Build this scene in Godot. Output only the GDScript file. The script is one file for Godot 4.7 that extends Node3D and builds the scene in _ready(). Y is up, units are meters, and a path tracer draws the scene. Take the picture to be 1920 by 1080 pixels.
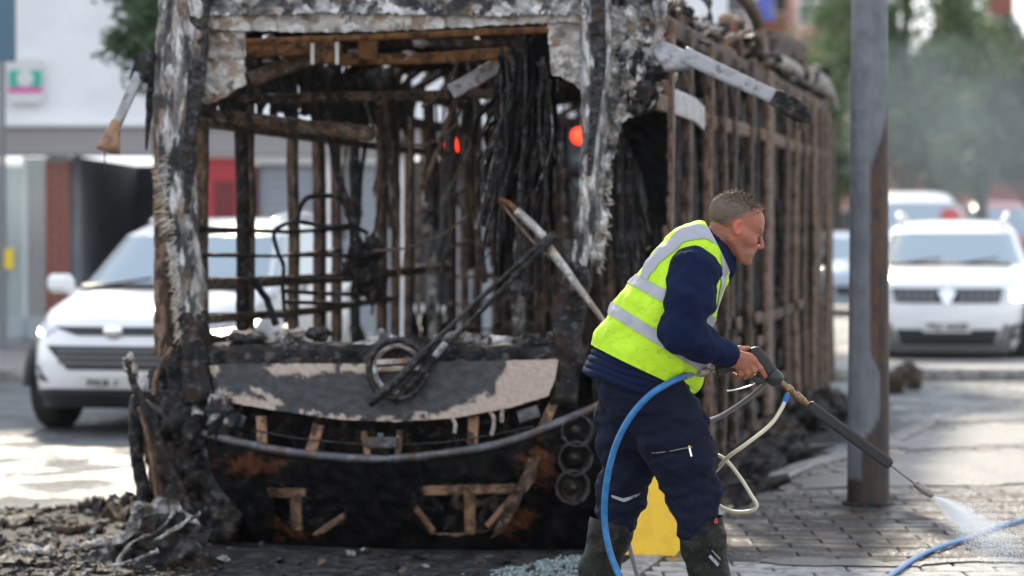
extends Node3D
# A burnt-out single-deck bus on a wet street; a worker in a hi-vis vest hoses the pavement.
const F := 5390.0            # focal length in pixels of the 1920 x 1080 photograph
const EYE := Vector3(0, 1.6, 0)
const PAVE := 0.12           # height of the pavement above the road

var cam_basis := Basis.IDENTITY
var bus_xf := Transform3D()
var rng := RandomNumberGenerator.new()
var noise := FastNoiseLite.new()
var M := {}
var taken := {}
var bus: Node3D

func _ready() -> void:
	rng.seed = 77
	noise.seed = 5
	noise.frequency = 1.0
	noise.fractal_octaves = 3
	camera_and_sky()
	make_materials()
	bus_xf = Transform3D(Basis(Vector3.UP, deg_to_rad(-10.5)), Vector3(-0.489, 0, -14.229))
	build_ground()
	build_left_street()
	build_right_street()
	build_trees()
	build_bus()
	build_pole()
	build_vehicles()
	build_person()
	build_washer()
	build_debris()
	build_spray()

# ------------------------------------------------------------------ camera, sky, sun
func camera_and_sky() -> void:
	var cam := Camera3D.new()
	cam.name = "camera"
	add_child(cam)
	cam.position = EYE
	cam.rotation.x = -atan(120.0 / F)
	cam_basis = cam.basis
	cam.near = 0.1
	cam.far = 2000.0
	var at := CameraAttributesPhysical.new()
	at.frustum_focal_length = 174.7
	at.frustum_focus_distance = 10.45
	at.exposure_aperture = 4.1
	at.frustum_near = 0.1
	at.frustum_far = 2000.0
	cam.attributes = at
	cam.keep_aspect = Camera3D.KEEP_HEIGHT
	cam.fov = rad_to_deg(2.0 * atan(540.0 / F))
	cam.current = true
	var we := WorldEnvironment.new()
	we.name = "world_environment"
	var e := Environment.new()
	e.background_mode = Environment.BG_SKY
	var sm := ProceduralSkyMaterial.new()
	sm.sky_top_color = Color(0.74, 0.79, 0.86)
	sm.sky_horizon_color = Color(0.97, 0.97, 0.97)
	sm.sky_curve = 0.25
	sm.ground_bottom_color = Color(0.3, 0.3, 0.3)
	sm.ground_horizon_color = Color(0.6, 0.6, 0.6)
	sm.sun_angle_max = 50.0
	sm.sun_curve = 0.12
	var sky := Sky.new()
	sky.sky_material = sm
	e.sky = sky
	e.background_energy_multiplier = 1.15
	e.tonemap_mode = Environment.TONE_MAPPER_LINEAR
	e.tonemap_exposure = 1.85
	e.sdfgi_enabled = true
	e.ssao_enabled = true
	e.ssil_enabled = true
	e.fog_enabled = true
	e.fog_density = 0.00015
	e.fog_light_color = Color(0.86, 0.91, 0.94)
	e.volumetric_fog_enabled = true
	e.volumetric_fog_density = 0.0
	we.environment = e
	add_child(we)
	var sun := DirectionalLight3D.new()
	sun.name = "sun"
	sun.light_energy = 1.15
	sun.light_color = Color(1.0, 0.95, 0.86)
	sun.light_angular_distance = 4.0
	sun.shadow_enabled = true
	add_child(sun)
	# the sun stands behind the scene, a little to the left of the line of sight
	var from := Vector3(-sin(deg_to_rad(9)), tan(deg_to_rad(35)), -cos(deg_to_rad(9)))
	sun.look_at_from_position(from * 50.0, Vector3.ZERO, Vector3.UP)

# ------------------------------------------------------------------ pixels of the photograph to points in the place
func ray(px: float, py: float) -> Vector3:
	return cam_basis * Vector3((px - 960.0) / F, (540.0 - py) / F, -1.0)

func P(px: float, py: float, d: float) -> Vector3:
	var r := ray(px, py)
	return EYE + r * (d / -r.z)

func on_level(px: float, py: float, y := 0.0) -> Vector3:
	var r := ray(px, py)
	return EYE + r * ((y - EYE.y) / r.y)

func bz(px: float, py: float, z := 0.0) -> Vector3:   # bus axes, on the plane z
	var o := bus_xf.affine_inverse() * EYE
	var r := bus_xf.basis.inverse() * ray(px, py)
	return o + r * ((z - o.z) / r.z)

func bx(px: float, py: float, x: float) -> Vector3:   # bus axes, on the plane x
	var o := bus_xf.affine_inverse() * EYE
	var r := bus_xf.basis.inverse() * ray(px, py)
	return o + r * ((x - o.x) / r.x)

func bf(px: float, py: float, bow: float, off := 0.0) -> Vector3:   # bus axes, on the bowed front
	var p := bz(px, py, 0.0)
	for k in 4:
		var t := clampf(p.x / 1.25, -1.0, 1.0)
		p = bz(px, py, bow * (1.0 - t * t) + off)
	return p

# ------------------------------------------------------------------ mesh collecting
class Geo:
	var v := PackedVector3Array()
	var i := PackedInt32Array()
	var c := PackedColorArray()
	var n := PackedVector3Array()
	func quad(a: int, b: int, cc: int, d: int) -> void:
		i.append(a); i.append(b); i.append(cc)
		i.append(a); i.append(cc); i.append(d)
	func face(pts: Array) -> void:
		var s := v.size()
		for p in pts: v.append(p)
		for k in range(1, pts.size() - 1):
			i.append(s); i.append(s + k); i.append(s + k + 1)

func commit(g: Geo, smooth := true) -> ArrayMesh:
	var arr := []
	arr.resize(Mesh.ARRAY_MAX)
	var m := ArrayMesh.new()
	if g.i.size() == 0:
		return m
	if smooth:
		var nn := g.n
		if nn.size() != g.v.size():
			nn = PackedVector3Array()
			nn.resize(g.v.size())
			for t in range(0, g.i.size(), 3):
				var a := g.i[t]
				var b := g.i[t + 1]
				var c := g.i[t + 2]
				var f := (g.v[c] - g.v[a]).cross(g.v[b] - g.v[a])
				nn[a] += f
				nn[b] += f
				nn[c] += f
			for k in nn.size():
				nn[k] = nn[k].normalized() if nn[k].length_squared() > 0.0 else Vector3.UP
		arr[Mesh.ARRAY_VERTEX] = g.v
		arr[Mesh.ARRAY_NORMAL] = nn
		arr[Mesh.ARRAY_INDEX] = g.i
		if g.c.size() == g.v.size():
			arr[Mesh.ARRAY_COLOR] = g.c
	else:
		var vv := PackedVector3Array()
		var nn := PackedVector3Array()
		var cc := PackedColorArray()
		var col := g.c.size() == g.v.size()
		for t in range(0, g.i.size(), 3):
			var a := g.v[g.i[t]]
			var b := g.v[g.i[t + 1]]
			var c := g.v[g.i[t + 2]]
			var f := (c - a).cross(b - a).normalized()
			vv.append(a); vv.append(b); vv.append(c)
			nn.append(f); nn.append(f); nn.append(f)
			if col:
				for k in 3: cc.append(g.c[g.i[t + k]])
		arr[Mesh.ARRAY_VERTEX] = vv
		arr[Mesh.ARRAY_NORMAL] = nn
		if col:
			arr[Mesh.ARRAY_COLOR] = cc
	m.add_surface_from_arrays(Mesh.PRIMITIVE_TRIANGLES, arr)
	return m

func numbered(called: String) -> String:
	var k: int = taken.get(called, 0)
	taken[called] = k + 1
	return called if k == 0 else "%s_%03d" % [called, k]

func put(called: String, mesh: Mesh, mat: Material, parent: Node = self) -> MeshInstance3D:
	var o := MeshInstance3D.new()
	o.name = numbered(called) if parent == self else called
	o.mesh = mesh
	o.material_override = mat
	parent.add_child(o, true)
	return o

func part(called: String, g: Geo, mat: Material, parent: Node = self, smooth := true) -> MeshInstance3D:
	return put(called, commit(g, smooth), mat, parent)

func thing(called: String, label: String, category: String, at := Vector3.ZERO, turn := 0.0, group := "") -> Node3D:
	var o := Node3D.new()
	o.name = numbered(called)
	add_child(o)
	o.position = at
	o.rotation.y = turn
	tag(o, label, category, group)
	return o

func tag(o: Node, label: String, category: String, group := "") -> void:
	o.set_meta("label", label)
	o.set_meta("category", category)
	if group != "":
		o.set_meta("group", group)

func structure(o: Node, label := "") -> void:
	o.set_meta("kind", "structure")
	if label != "":
		o.set_meta("label", label)

# ------------------------------------------------------------------ shapes
func frame(dir: Vector3, hint := Vector3.UP) -> Basis:
	var y := dir.normalized()
	if absf(y.dot(hint.normalized())) > 0.98:
		hint = Vector3.RIGHT if absf(y.x) < 0.9 else Vector3.BACK
	var x := hint.cross(y).normalized()
	return Basis(x, y, x.cross(y))

func add_box(g: Geo, c: Vector3, s: Vector3, b := Basis.IDENTITY, bevel := 0.0) -> void:
	var h := s * 0.5
	if bevel <= 0.0:
		for f in [[0, 1, 2], [1, 2, 0], [2, 0, 1]]:
			for sg in [-1.0, 1.0]:
				var q := []
				for uv in [[-1, -1], [1, -1], [1, 1], [-1, 1]]:
					var p := Vector3.ZERO
					p[f[0]] = h[f[0]] * sg
					p[f[1]] = h[f[1]] * uv[0]
					p[f[2]] = h[f[2]] * uv[1]
					q.append(c + b * p)
				if sg > 0: q.reverse()
				g.face(q)
		return
	# chamfered: each face inset, strips and corners between
	var e := minf(bevel, minf(h.x, minf(h.y, h.z)) * 0.9)
	for f in [[0, 1, 2], [1, 2, 0], [2, 0, 1]]:
		for sg in [-1.0, 1.0]:
			var q := []
			for uv in [[-1, -1], [1, -1], [1, 1], [-1, 1]]:
				var p := Vector3.ZERO
				p[f[0]] = h[f[0]] * sg
				p[f[1]] = (h[f[1]] - e) * uv[0]
				p[f[2]] = (h[f[2]] - e) * uv[1]
				q.append(c + b * p)
			if sg > 0: q.reverse()
			g.face(q)
		for s1 in [-1.0, 1.0]:
			for s2 in [-1.0, 1.0]:
				var q := []
				for w in [[-1, 0], [1, 0], [1, 1], [-1, 1]]:
					var p := Vector3.ZERO
					p[f[0]] = (h[f[0]] - e) * w[0]
					p[f[1]] = (h[f[1]] - (e if w[1] == 1 else 0.0)) * s1
					p[f[2]] = (h[f[2]] - (0.0 if w[1] == 1 else e)) * s2
					q.append(c + b * p)
				if s1 * s2 < 0: q.reverse()
				g.face(q)
	for sx in [-1.0, 1.0]:
		for sy in [-1.0, 1.0]:
			for sz in [-1.0, 1.0]:
				var q := [c + b * Vector3(h.x * sx, (h.y - e) * sy, (h.z - e) * sz), c + b * Vector3((h.x - e) * sx, h.y * sy, (h.z - e) * sz), c + b * Vector3((h.x - e) * sx, (h.y - e) * sy, h.z * sz)]
				if sx * sy * sz > 0: q.reverse()
				g.face(q)

func add_beam(g: Geo, a: Vector3, b: Vector3, w: float, d: float, hint := Vector3.BACK, bevel := 0.0) -> void:
	add_box(g, (a + b) * 0.5, Vector3(w, a.distance_to(b), d), beam_basis(b - a, hint), bevel)

func beam_basis(dir: Vector3, deep: Vector3) -> Basis:   # y along dir, z towards deep
	var y := dir.normalized()
	if absf(y.dot(deep.normalized())) > 0.98:
		deep = Vector3.UP if absf(y.y) < 0.9 else Vector3.RIGHT
	var x := y.cross(deep).normalized()
	return Basis(x, y, x.cross(y))

func smooth_path(pts: Array, per := 6) -> PackedVector3Array:
	var out := PackedVector3Array()
	for k in pts.size() - 1:
		var p0: Vector3 = pts[maxi(k - 1, 0)]
		var p1: Vector3 = pts[k]
		var p2: Vector3 = pts[k + 1]
		var p3: Vector3 = pts[mini(k + 2, pts.size() - 1)]
		for j in per:
			out.append(p1.cubic_interpolate(p2, p0, p3, float(j) / per))
	out.append(pts[pts.size() - 1])
	return out

# a tube along a path; radii: one value or one per point; squash < 1 flattens it; rough displaces it
func add_tube(g: Geo, path: PackedVector3Array, radius, sides := 8, rough := 0.0, freq := 20.0, squash := 1.0, hint := Vector3.BACK) -> void:
	var start := g.v.size()
	var n := path.size()
	var b := Basis()
	for k in n:
		var dir := path[mini(k + 1, n - 1)] - path[maxi(k - 1, 0)]
		if dir.length_squared() < 1e-12:
			dir = Vector3.UP
		if k == 0:
			b = beam_basis(dir, hint)
		else:
			var y := dir.normalized()
			var x := (b.x - y * b.x.dot(y)).normalized()
			b = Basis(x, y, x.cross(y))
		var r: float = radius if radius is float else radius[k]
		for s in sides:
			var a := TAU * s / sides
			var o := b.x * cos(a) * r + b.z * sin(a) * r * squash
			var p := path[k] + o
			if rough > 0.0:
				p += o.normalized() * (noise.get_noise_3dv(p * freq) + 0.4 * noise.get_noise_3dv(p * freq * 3.1)) * rough
			g.v.append(p)
	for k in n - 1:
		for s in sides:
			var t := (s + 1) % sides
			g.quad(start + k * sides + s, start + k * sides + t, start + (k + 1) * sides + t, start + (k + 1) * sides + s)
	for e in [0, n - 1]:
		var c := g.v.size()
		g.v.append(path[e])
		for s in sides:
			var t := (s + 1) % sides
			if e == 0:
				g.i.append(c); g.i.append(start + t); g.i.append(start + s)
			else:
				g.i.append(c); g.i.append(start + e * sides + s); g.i.append(start + e * sides + t)

# a bar of rectangular section along a path, finely divided and roughened; wd = [width, depth] or one per point
func add_rough_bar(g: Geo, pts: Array, wd: Array, rough: float, freq: float, deep := Vector3.BACK, step := 0.03, bends := 0.0) -> void:
	var path := PackedVector3Array()
	var wid := PackedFloat32Array()
	var dep := PackedFloat32Array()
	for k in pts.size() - 1:
		var a: Vector3 = pts[k]
		var b: Vector3 = pts[k + 1]
		var w0: Array = wd[k] if wd[0] is Array else wd
		var w1: Array = wd[k + 1] if wd[0] is Array else wd
		var m := maxi(1, int(a.distance_to(b) / step))
		for j in m + (1 if k == pts.size() - 2 else 0):
			var t := float(j) / m
			path.append(a.lerp(b, t))
			wid.append(lerpf(w0[0], w1[0], t))
			dep.append(lerpf(w0[1], w1[1], t))
	var sec := []
	for q in 4:
		for j in 4:
			var t := -1.0 + j * 0.5
			sec.append([Vector2(t, -1), Vector2(1, t), Vector2(-t, 1), Vector2(-1, -t)][q])
	var start := g.v.size()
	var n := path.size()
	var ns := sec.size()
	for k in n:
		var bb := beam_basis(path[mini(k + 1, n - 1)] - path[maxi(k - 1, 0)], deep)
		for s in ns:
			var q: Vector2 = sec[s]
			if absf(q.x) > 0.99 and absf(q.y) > 0.99:
				q *= 0.93
			var p := path[k] + bb.x * q.x * wid[k] * 0.5 + bb.z * q.y * dep[k] * 0.5
			var o := bb.x * q.x + bb.z * q.y
			var d := noise.get_noise_3dv(p * freq) * 0.7 + noise.get_noise_3dv(p * freq * 2.7 + Vector3(7, 3, 1)) * 0.4
			p += o.normalized() * d * rough
			if bends > 0.0:
				p += Vector3(noise.get_noise_3dv(path[k] * 1.7), 0, noise.get_noise_3dv(path[k] * 1.7 + Vector3(9, 9, 9))) * bends
			g.v.append(p)
	for k in n - 1:
		for s in ns:
			var t := (s + 1) % ns
			g.quad(start + k * ns + s, start + (k + 1) * ns + s, start + (k + 1) * ns + t, start + k * ns + t)
	for e in [0, n - 1]:
		var c := g.v.size()
		g.v.append(path[e])
		for s in ns:
			var t := (s + 1) % ns
			if e == 0:
				g.i.append(c); g.i.append(start + s); g.i.append(start + t)
			else:
				g.i.append(c); g.i.append(start + e * ns + t); g.i.append(start + e * ns + s)

# a sheet: the outline is cut into cells and laid through map(Vector2) -> Vector3; thick along back gives it depth
func ragged(poly: PackedVector2Array, step: float, amp: float, freq: float) -> PackedVector2Array:
	var out := PackedVector2Array()
	for k in poly.size():
		var a := poly[k]
		var b := poly[(k + 1) % poly.size()]
		var m := maxi(1, int(a.distance_to(b) / step))
		for j in m:
			var p := a.lerp(b, float(j) / m)
			out.append(p + Vector2(noise.get_noise_2d(p.x * freq, p.y * freq), noise.get_noise_2d(p.x * freq + 50.0, p.y * freq - 30.0)) * amp * (0.6 + 0.8 * rng.randf()))
	return out

func sheet(poly: PackedVector2Array, cell: float, map: Callable, back := Vector3.ZERO, color = null, holes := []) -> Geo:
	var g := Geo.new()
	var lo := poly[0]
	var hi := poly[0]
	for p in poly:
		lo = lo.min(p)
		hi = hi.max(p)
	var known := {}
	var nx := int((hi.x - lo.x) / cell) + 1
	var ny := int((hi.y - lo.y) / cell) + 1
	for ix in nx:
		for iy in ny:
			var a := lo + Vector2(ix, iy) * cell
			var sq := PackedVector2Array([a, a + Vector2(cell, 0), a + Vector2(cell, cell), a + Vector2(0, cell)])
			var pieces := Geometry2D.intersect_polygons(sq, poly)
			for hole in holes:
				var left: Array[PackedVector2Array] = []
				for piece in pieces:
					left.append_array(Geometry2D.clip_polygons(piece, hole))
				pieces = left
			for piece in pieces:
				if piece.size() < 3 or Geometry2D.is_polygon_clockwise(piece):
					continue
				var tri := PackedInt32Array([0, 1, 2, 0, 2, 3]) if piece.size() == 4 else Geometry2D.triangulate_polygon(piece)
				for t in tri:
					var q := piece[t]
					var key := Vector2i((q * 64.0 / cell).round())
					if not known.has(key):
						known[key] = g.v.size()
						g.v.append(map.call(q))
						if color != null:
							g.c.append(color.call(q))
					g.i.append(known[key])
	# wind the front towards -back
	if g.i.size() >= 3:
		var f := (g.v[g.i[2]] - g.v[g.i[0]]).cross(g.v[g.i[1]] - g.v[g.i[0]])
		if back != Vector3.ZERO and f.dot(back) > 0.0:
			for t in range(0, g.i.size(), 3):
				var s := g.i[t]
				g.i[t] = g.i[t + 1]
				g.i[t + 1] = s
	if back != Vector3.ZERO:
		var edge := {}
		for t in range(0, g.i.size(), 3):
			for k in 3:
				var a := g.i[t + k]
				var b := g.i[t + (k + 1) % 3]
				if edge.has(Vector2i(b, a)):
					edge.erase(Vector2i(b, a))
				else:
					edge[Vector2i(a, b)] = true
		var m := g.v.size()
		var ni := g.i.size()
		for k in m:
			g.v.append(g.v[k] + back)
			if color != null: g.c.append(g.c[k])
		for t in range(0, ni, 3):
			g.i.append(g.i[t] + m); g.i.append(g.i[t + 2] + m); g.i.append(g.i[t + 1] + m)
		for e in edge.keys():
			var s := g.v.size()
			for q in [e.x, e.y, e.y + m, e.x + m]:
				g.v.append(g.v[q])
				if color != null: g.c.append(g.c[q])
			g.quad(s, s + 3, s + 2, s + 1)
	return g

func poly2(a: Array) -> PackedVector2Array:
	var p := PackedVector2Array()
	for k in range(0, a.size(), 2):
		p.append(Vector2(a[k], a[k + 1]))
	if Geometry2D.is_polygon_clockwise(p):
		p.reverse()
	return p

func add_lathe(g: Geo, prof: Array, xf: Transform3D, sides := 20) -> void:   # prof: [radius, height] pairs
	var start := g.v.size()
	for p in prof:
		for s in sides:
			var a := TAU * s / sides
			g.v.append(xf * Vector3(cos(a) * p[0], p[1], sin(a) * p[0]))
	for k in prof.size() - 1:
		for s in sides:
			var t := (s + 1) % sides
			g.quad(start + k * sides + s, start + k * sides + t, start + (k + 1) * sides + t, start + (k + 1) * sides + s)

func add_torus(g: Geo, xf: Transform3D, big: float, small: float, n := 32, m := 8, rough := 0.0) -> void:
	var start := g.v.size()
	for k in n:
		for s in m:
			var a := TAU * k / n
			var b := TAU * s / m
			var p := xf * Vector3(cos(a) * (big + small * cos(b)), sin(a) * (big + small * cos(b)), small * sin(b))
			if rough > 0.0:
				p += Vector3.ONE * noise.get_noise_3dv(p * 30.0) * rough
			g.v.append(p)
	for k in n:
		for s in m:
			var k2 := (k + 1) % n
			var t := (s + 1) % m
			g.quad(start + k * m + s, start + k * m + t, start + k2 * m + t, start + k2 * m + s)

func add_blob(g: Geo, c: Vector3, r: Vector3, rough: float, freq: float, nu := 14, nv := 9, turn := Basis.IDENTITY) -> void:
	var start := g.v.size()
	for j in nv + 1:
		for k in nu:
			var a := TAU * k / nu
			var t := PI * j / nv
			var d := Vector3(sin(t) * cos(a), cos(t), sin(t) * sin(a))
			var q := d * (1.0 + rough * (noise.get_noise_3dv(d * freq + c * 3.7) + 0.5 * noise.get_noise_3dv(d * freq * 2.6 + c * 3.7)))
			g.v.append(c + turn * (q * r))
	for j in nv:
		for k in nu:
			var k2 := (k + 1) % nu
			g.quad(start + j * nu + k, start + j * nu + k2, start + (j + 1) * nu + k2, start + (j + 1) * nu + k)

# ------------------------------------------------------------------ materials
func lin(r: float, g: float, b: float) -> Color:
	return Color(r, g, b).linear_to_srgb()

func noise_bytes(size: int, sd: int, freq: float, oct: int, kind := FastNoiseLite.TYPE_SIMPLEX_SMOOTH) -> PackedByteArray:
	var f := FastNoiseLite.new()
	f.seed = sd
	f.noise_type = kind
	f.frequency = freq / size
	f.fractal_octaves = oct
	f.fractal_gain = 0.58
	var im := f.get_seamless_image(size, size, false, false, 0.1, true)
	im.convert(Image.FORMAT_L8)
	return im.get_data()

# base colour with layers [colour, seed, freq, octaves, threshold 0..1, softness, amount]; colours are linear
func layered(size: int, base: Color, layers: Array, grain := 0.15, sd := 1) -> ImageTexture:
	var maps := []
	for l in layers:
		maps.append(noise_bytes(size, l[1], l[2], l[3]))
	var fine := noise_bytes(size, sd + 900, size * 0.35, 2)
	var out := PackedByteArray()
	out.resize(size * size * 3)
	var gam := PackedByteArray()
	gam.resize(1025)
	for k in 1025:
		var s := Color(k / 1024.0, 0, 0).linear_to_srgb().r
		gam[k] = int(clampf(s, 0.0, 1.0) * 255.0)
	var nl := layers.size()
	var luts := []
	for l in layers:
		var lut := PackedFloat32Array()
		lut.resize(256)
		for k in 256:
			lut[k] = smoothstep(l[4] - l[5], l[4] + l[5], k / 255.0) * l[6]
		luts.append(lut)
	for p in size * size:
		var r := base.r
		var g := base.g
		var b := base.b
		for k in nl:
			var mp: PackedByteArray = maps[k]
			var lt: PackedFloat32Array = luts[k]
			var w: float = lt[mp[p]]
			if w > 0.003:
				var c: Color = layers[k][0]
				r += (c.r - r) * w
				g += (c.g - g) * w
				b += (c.b - b) * w
		var f := 1.0 + (fine[p] / 255.0 - 0.5) * 2.0 * grain
		out[p * 3] = gam[int(clampf(r * f, 0.0, 1.0) * 1024.0)]
		out[p * 3 + 1] = gam[int(clampf(g * f, 0.0, 1.0) * 1024.0)]
		out[p * 3 + 2] = gam[int(clampf(b * f, 0.0, 1.0) * 1024.0)]
	return ImageTexture.create_from_image(Image.create_from_data(size, size, false, Image.FORMAT_RGB8, out))

func rough_tex(size: int, sd: int, freq: float, lo: float, hi: float, thr: float, soft: float) -> ImageTexture:
	var a := noise_bytes(size, sd, freq, 4)
	for k in a.size():
		a[k] = int(lerpf(lo, hi, smoothstep(thr - soft, thr + soft, a[k] / 255.0)) * 255.0)
	return ImageTexture.create_from_image(Image.create_from_data(size, size, false, Image.FORMAT_L8, a))

func bump_tex(size: int, sd: int, freq: float, oct: int, strength: float) -> ImageTexture:
	var im := Image.create_from_data(size, size, false, Image.FORMAT_L8, noise_bytes(size, sd, freq, oct))
	im.convert(Image.FORMAT_RGBA8)
	im.bump_map_to_normal_map(strength)
	return ImageTexture.create_from_image(im)

func mat(col: Color, rough := 0.8, metal := 0.0) -> StandardMaterial3D:
	var m := StandardMaterial3D.new()
	m.albedo_color = col
	m.roughness = rough
	m.metallic = metal
	return m

func tmat(tex: Texture2D, scale: float, rough := 0.85, bump: Texture2D = null, bump_scale := 1.0, stretch := Vector3.ONE) -> StandardMaterial3D:
	var m := StandardMaterial3D.new()
	m.albedo_texture = tex
	m.roughness = rough
	m.uv1_triplanar = true
	m.uv1_scale = Vector3.ONE * scale * stretch
	if bump:
		m.normal_enabled = true
		m.normal_texture = bump
		m.normal_scale = bump_scale
	return m

func vmat(rough := 0.8, bump: Texture2D = null, scale := 4.0, bump_scale := 0.8) -> StandardMaterial3D:
	var m := StandardMaterial3D.new()
	m.vertex_color_use_as_albedo = true
	m.roughness = rough
	m.uv1_triplanar = true
	m.uv1_scale = Vector3.ONE * scale
	if bump:
		m.normal_enabled = true
		m.normal_texture = bump
		m.normal_scale = bump_scale
	return m

func make_materials() -> void:
	var bump := bump_tex(512, 11, 9.0, 5, 9.0)
	var bump2 := bump_tex(512, 12, 40.0, 3, 5.0)
	M.bump = bump
	M.bump2 = bump2
	var ash := layered(512, Color(0.035, 0.035, 0.038), [[Color(0.17, 0.16, 0.155), 21, 5.0, 4, 0.47, 0.12, 1.0], [Color(0.44, 0.43, 0.42), 22, 6.0, 4, 0.57, 0.09, 1.0], [Color(0.72, 0.71, 0.69), 23, 8.0, 4, 0.63, 0.07, 0.9], [Color(0.20, 0.12, 0.065), 24, 5.0, 4, 0.64, 0.06, 0.6], [Color(0.016, 0.016, 0.018), 25, 6.0, 4, 0.62, 0.06, 0.92]], 0.18, 1)
	M.ash = tmat(ash, 1.0, 0.9, bump, 1.3)
	M.ash_streak = tmat(ash, 1.1, 0.75, bump, 1.3, Vector3(1.5, 0.4, 1.5))
	var pale := layered(512, Color(0.34, 0.31, 0.28), [[Color(0.48, 0.45, 0.42), 31, 5.0, 4, 0.5, 0.12, 1.0], [Color(0.10, 0.075, 0.06), 32, 6.0, 4, 0.57, 0.08, 0.85], [Color(0.27, 0.15, 0.08), 33, 4.0, 4, 0.58, 0.08, 0.7], [Color(0.66, 0.64, 0.61), 34, 9.0, 4, 0.63, 0.06, 0.8]], 0.2, 2)
	M.pale_ash = tmat(pale, 1.0, 0.95, bump, 1.5)
	var chr := layered(512, Color(0.008, 0.008, 0.0085), [[Color(0.026, 0.026, 0.028), 41, 6.0, 4, 0.54, 0.12, 1.0], [Color(0.045, 0.024, 0.014), 42, 5.0, 4, 0.6, 0.08, 0.7], [Color(0.11, 0.11, 0.115), 43, 10.0, 4, 0.68, 0.05, 0.7]], 0.2, 3)
	M.char = tmat(chr, 1.2, 0.62, bump, 1.4)
	M.char.metallic_specular = 0.3
	M.char_gloss = tmat(chr, 2.0, 0.4, bump, 1.6)
	M.char_gloss.metallic_specular = 0.4
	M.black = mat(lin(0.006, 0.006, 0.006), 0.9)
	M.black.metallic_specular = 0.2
	var rust := layered(512, Color(0.048, 0.029, 0.019), [[Color(0.095, 0.053, 0.031), 51, 5.0, 4, 0.5, 0.12, 1.0], [Color(0.018, 0.014, 0.012), 52, 5.0, 4, 0.54, 0.08, 0.9], [Color(0.16, 0.095, 0.055), 53, 9.0, 4, 0.63, 0.07, 0.7], [Color(0.20, 0.18, 0.16), 54, 10.0, 5, 0.68, 0.05, 0.6]], 0.3, 4)
	M.rust = tmat(rust, 1.5, 0.85, bump, 1.2, Vector3(1.5, 0.5, 1.5))
	M.rust_h = tmat(rust, 1.5, 0.85, bump, 1.2)
	var tan := layered(512, Color(0.17, 0.105, 0.066), [[Color(0.26, 0.17, 0.115), 61, 6.0, 5, 0.5, 0.12, 1.0], [Color(0.07, 0.04, 0.026), 62, 8.0, 5, 0.58, 0.08, 0.9], [Color(0.03, 0.022, 0.018), 63, 5.0, 4, 0.66, 0.06, 0.8]], 0.25, 5)
	M.tan = tmat(tan, 1.6, 0.85, bump, 1.0, Vector3(1.4, 0.6, 1.4))
	var ochre := layered(256, Color(0.30, 0.14, 0.04), [[Color(0.16, 0.07, 0.022), 71, 6.0, 5, 0.5, 0.12, 1.0], [Color(0.04, 0.025, 0.015), 72, 7.0, 5, 0.6, 0.07, 0.9], [Color(0.42, 0.25, 0.10), 73, 12.0, 4, 0.65, 0.06, 0.6]], 0.25, 6)
	M.ochre = tmat(ochre, 1.3, 0.85, bump, 1.0)
	M.ochre.albedo_color = Color(0.78, 0.74, 0.72)
	var sooty := layered(256, Color(0.36, 0.36, 0.38), [[Color(0.25, 0.23, 0.22), 81, 4.0, 4, 0.6, 0.12, 0.7], [Color(0.08, 0.06, 0.05), 82, 5.0, 4, 0.72, 0.06, 0.7]], 0.15, 7)
	M.metal = tmat(sooty, 1.5, 0.5, bump2, 0.4)
	M.metal.metallic = 0.3
	M.dark_metal = tmat(layered(256, Color(0.075, 0.078, 0.088), [[Color(0.16, 0.16, 0.17), 85, 7.0, 4, 0.6, 0.08, 0.9], [Color(0.09, 0.045, 0.025), 86, 6.0, 4, 0.62, 0.07, 0.8]], 0.15, 77), 1.5, 0.4, bump2, 0.4)
	M.dark_metal.metallic = 0.3
	M.panel = vmat(0.6, bump, 1.2, 0.2)
	M.bumper = vmat(0.5, bump, 0.6, 0.35)
	M.bumper.metallic_specular = 0.2
	M.wood = tmat(layered(256, Color(0.40, 0.235, 0.14), [[Color(0.30, 0.16, 0.09), 91, 5.0, 4, 0.52, 0.15, 0.8], [Color(0.10, 0.06, 0.04), 92, 5.0, 4, 0.57, 0.09, 0.85], [Color(0.025, 0.018, 0.014), 93, 4.0, 4, 0.62, 0.07, 0.85]], 0.15, 78), 1.5, 0.8)
	M.polem = vmat(0.6, bump2, 1.5, 0.5)
	M.polem.metallic = 0.1
	M.wire = tmat(chr, 3.0, 0.8)
	M.pale_wire = tmat(pale, 3.0, 0.9)
	M.pale_wire.albedo_color = Color(0.6, 0.58, 0.56)
	# street
	var asph := layered(512, Color(0.11, 0.11, 0.113), [[Color(0.17, 0.17, 0.17), 101, 7.0, 5, 0.5, 0.15, 0.8], [Color(0.06, 0.06, 0.062), 102, 5.0, 5, 0.6, 0.08, 0.8], [Color(0.26, 0.26, 0.25), 103, 150.0, 2, 0.66, 0.08, 0.7]], 0.4, 8)
	M.road = tmat(asph, 0.21, 0.5, bump2, 0.9)
	M.road.uv1_world_triplanar = true
	M.road.roughness = 1.0
	M.road.roughness_texture = rough_tex(512, 105, 6.0, 0.42, 0.85, 0.5, 0.16)
	var flag := layered(512, Color(0.15, 0.125, 0.11), [[Color(0.21, 0.18, 0.155), 111, 7.0, 5, 0.5, 0.15, 0.9], [Color(0.05, 0.045, 0.043), 112, 6.0, 5, 0.57, 0.09, 0.9], [Color(0.03, 0.03, 0.03), 113, 14.0, 4, 0.66, 0.06, 0.7]], 0.3, 9)
	M.pavers = []
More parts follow.
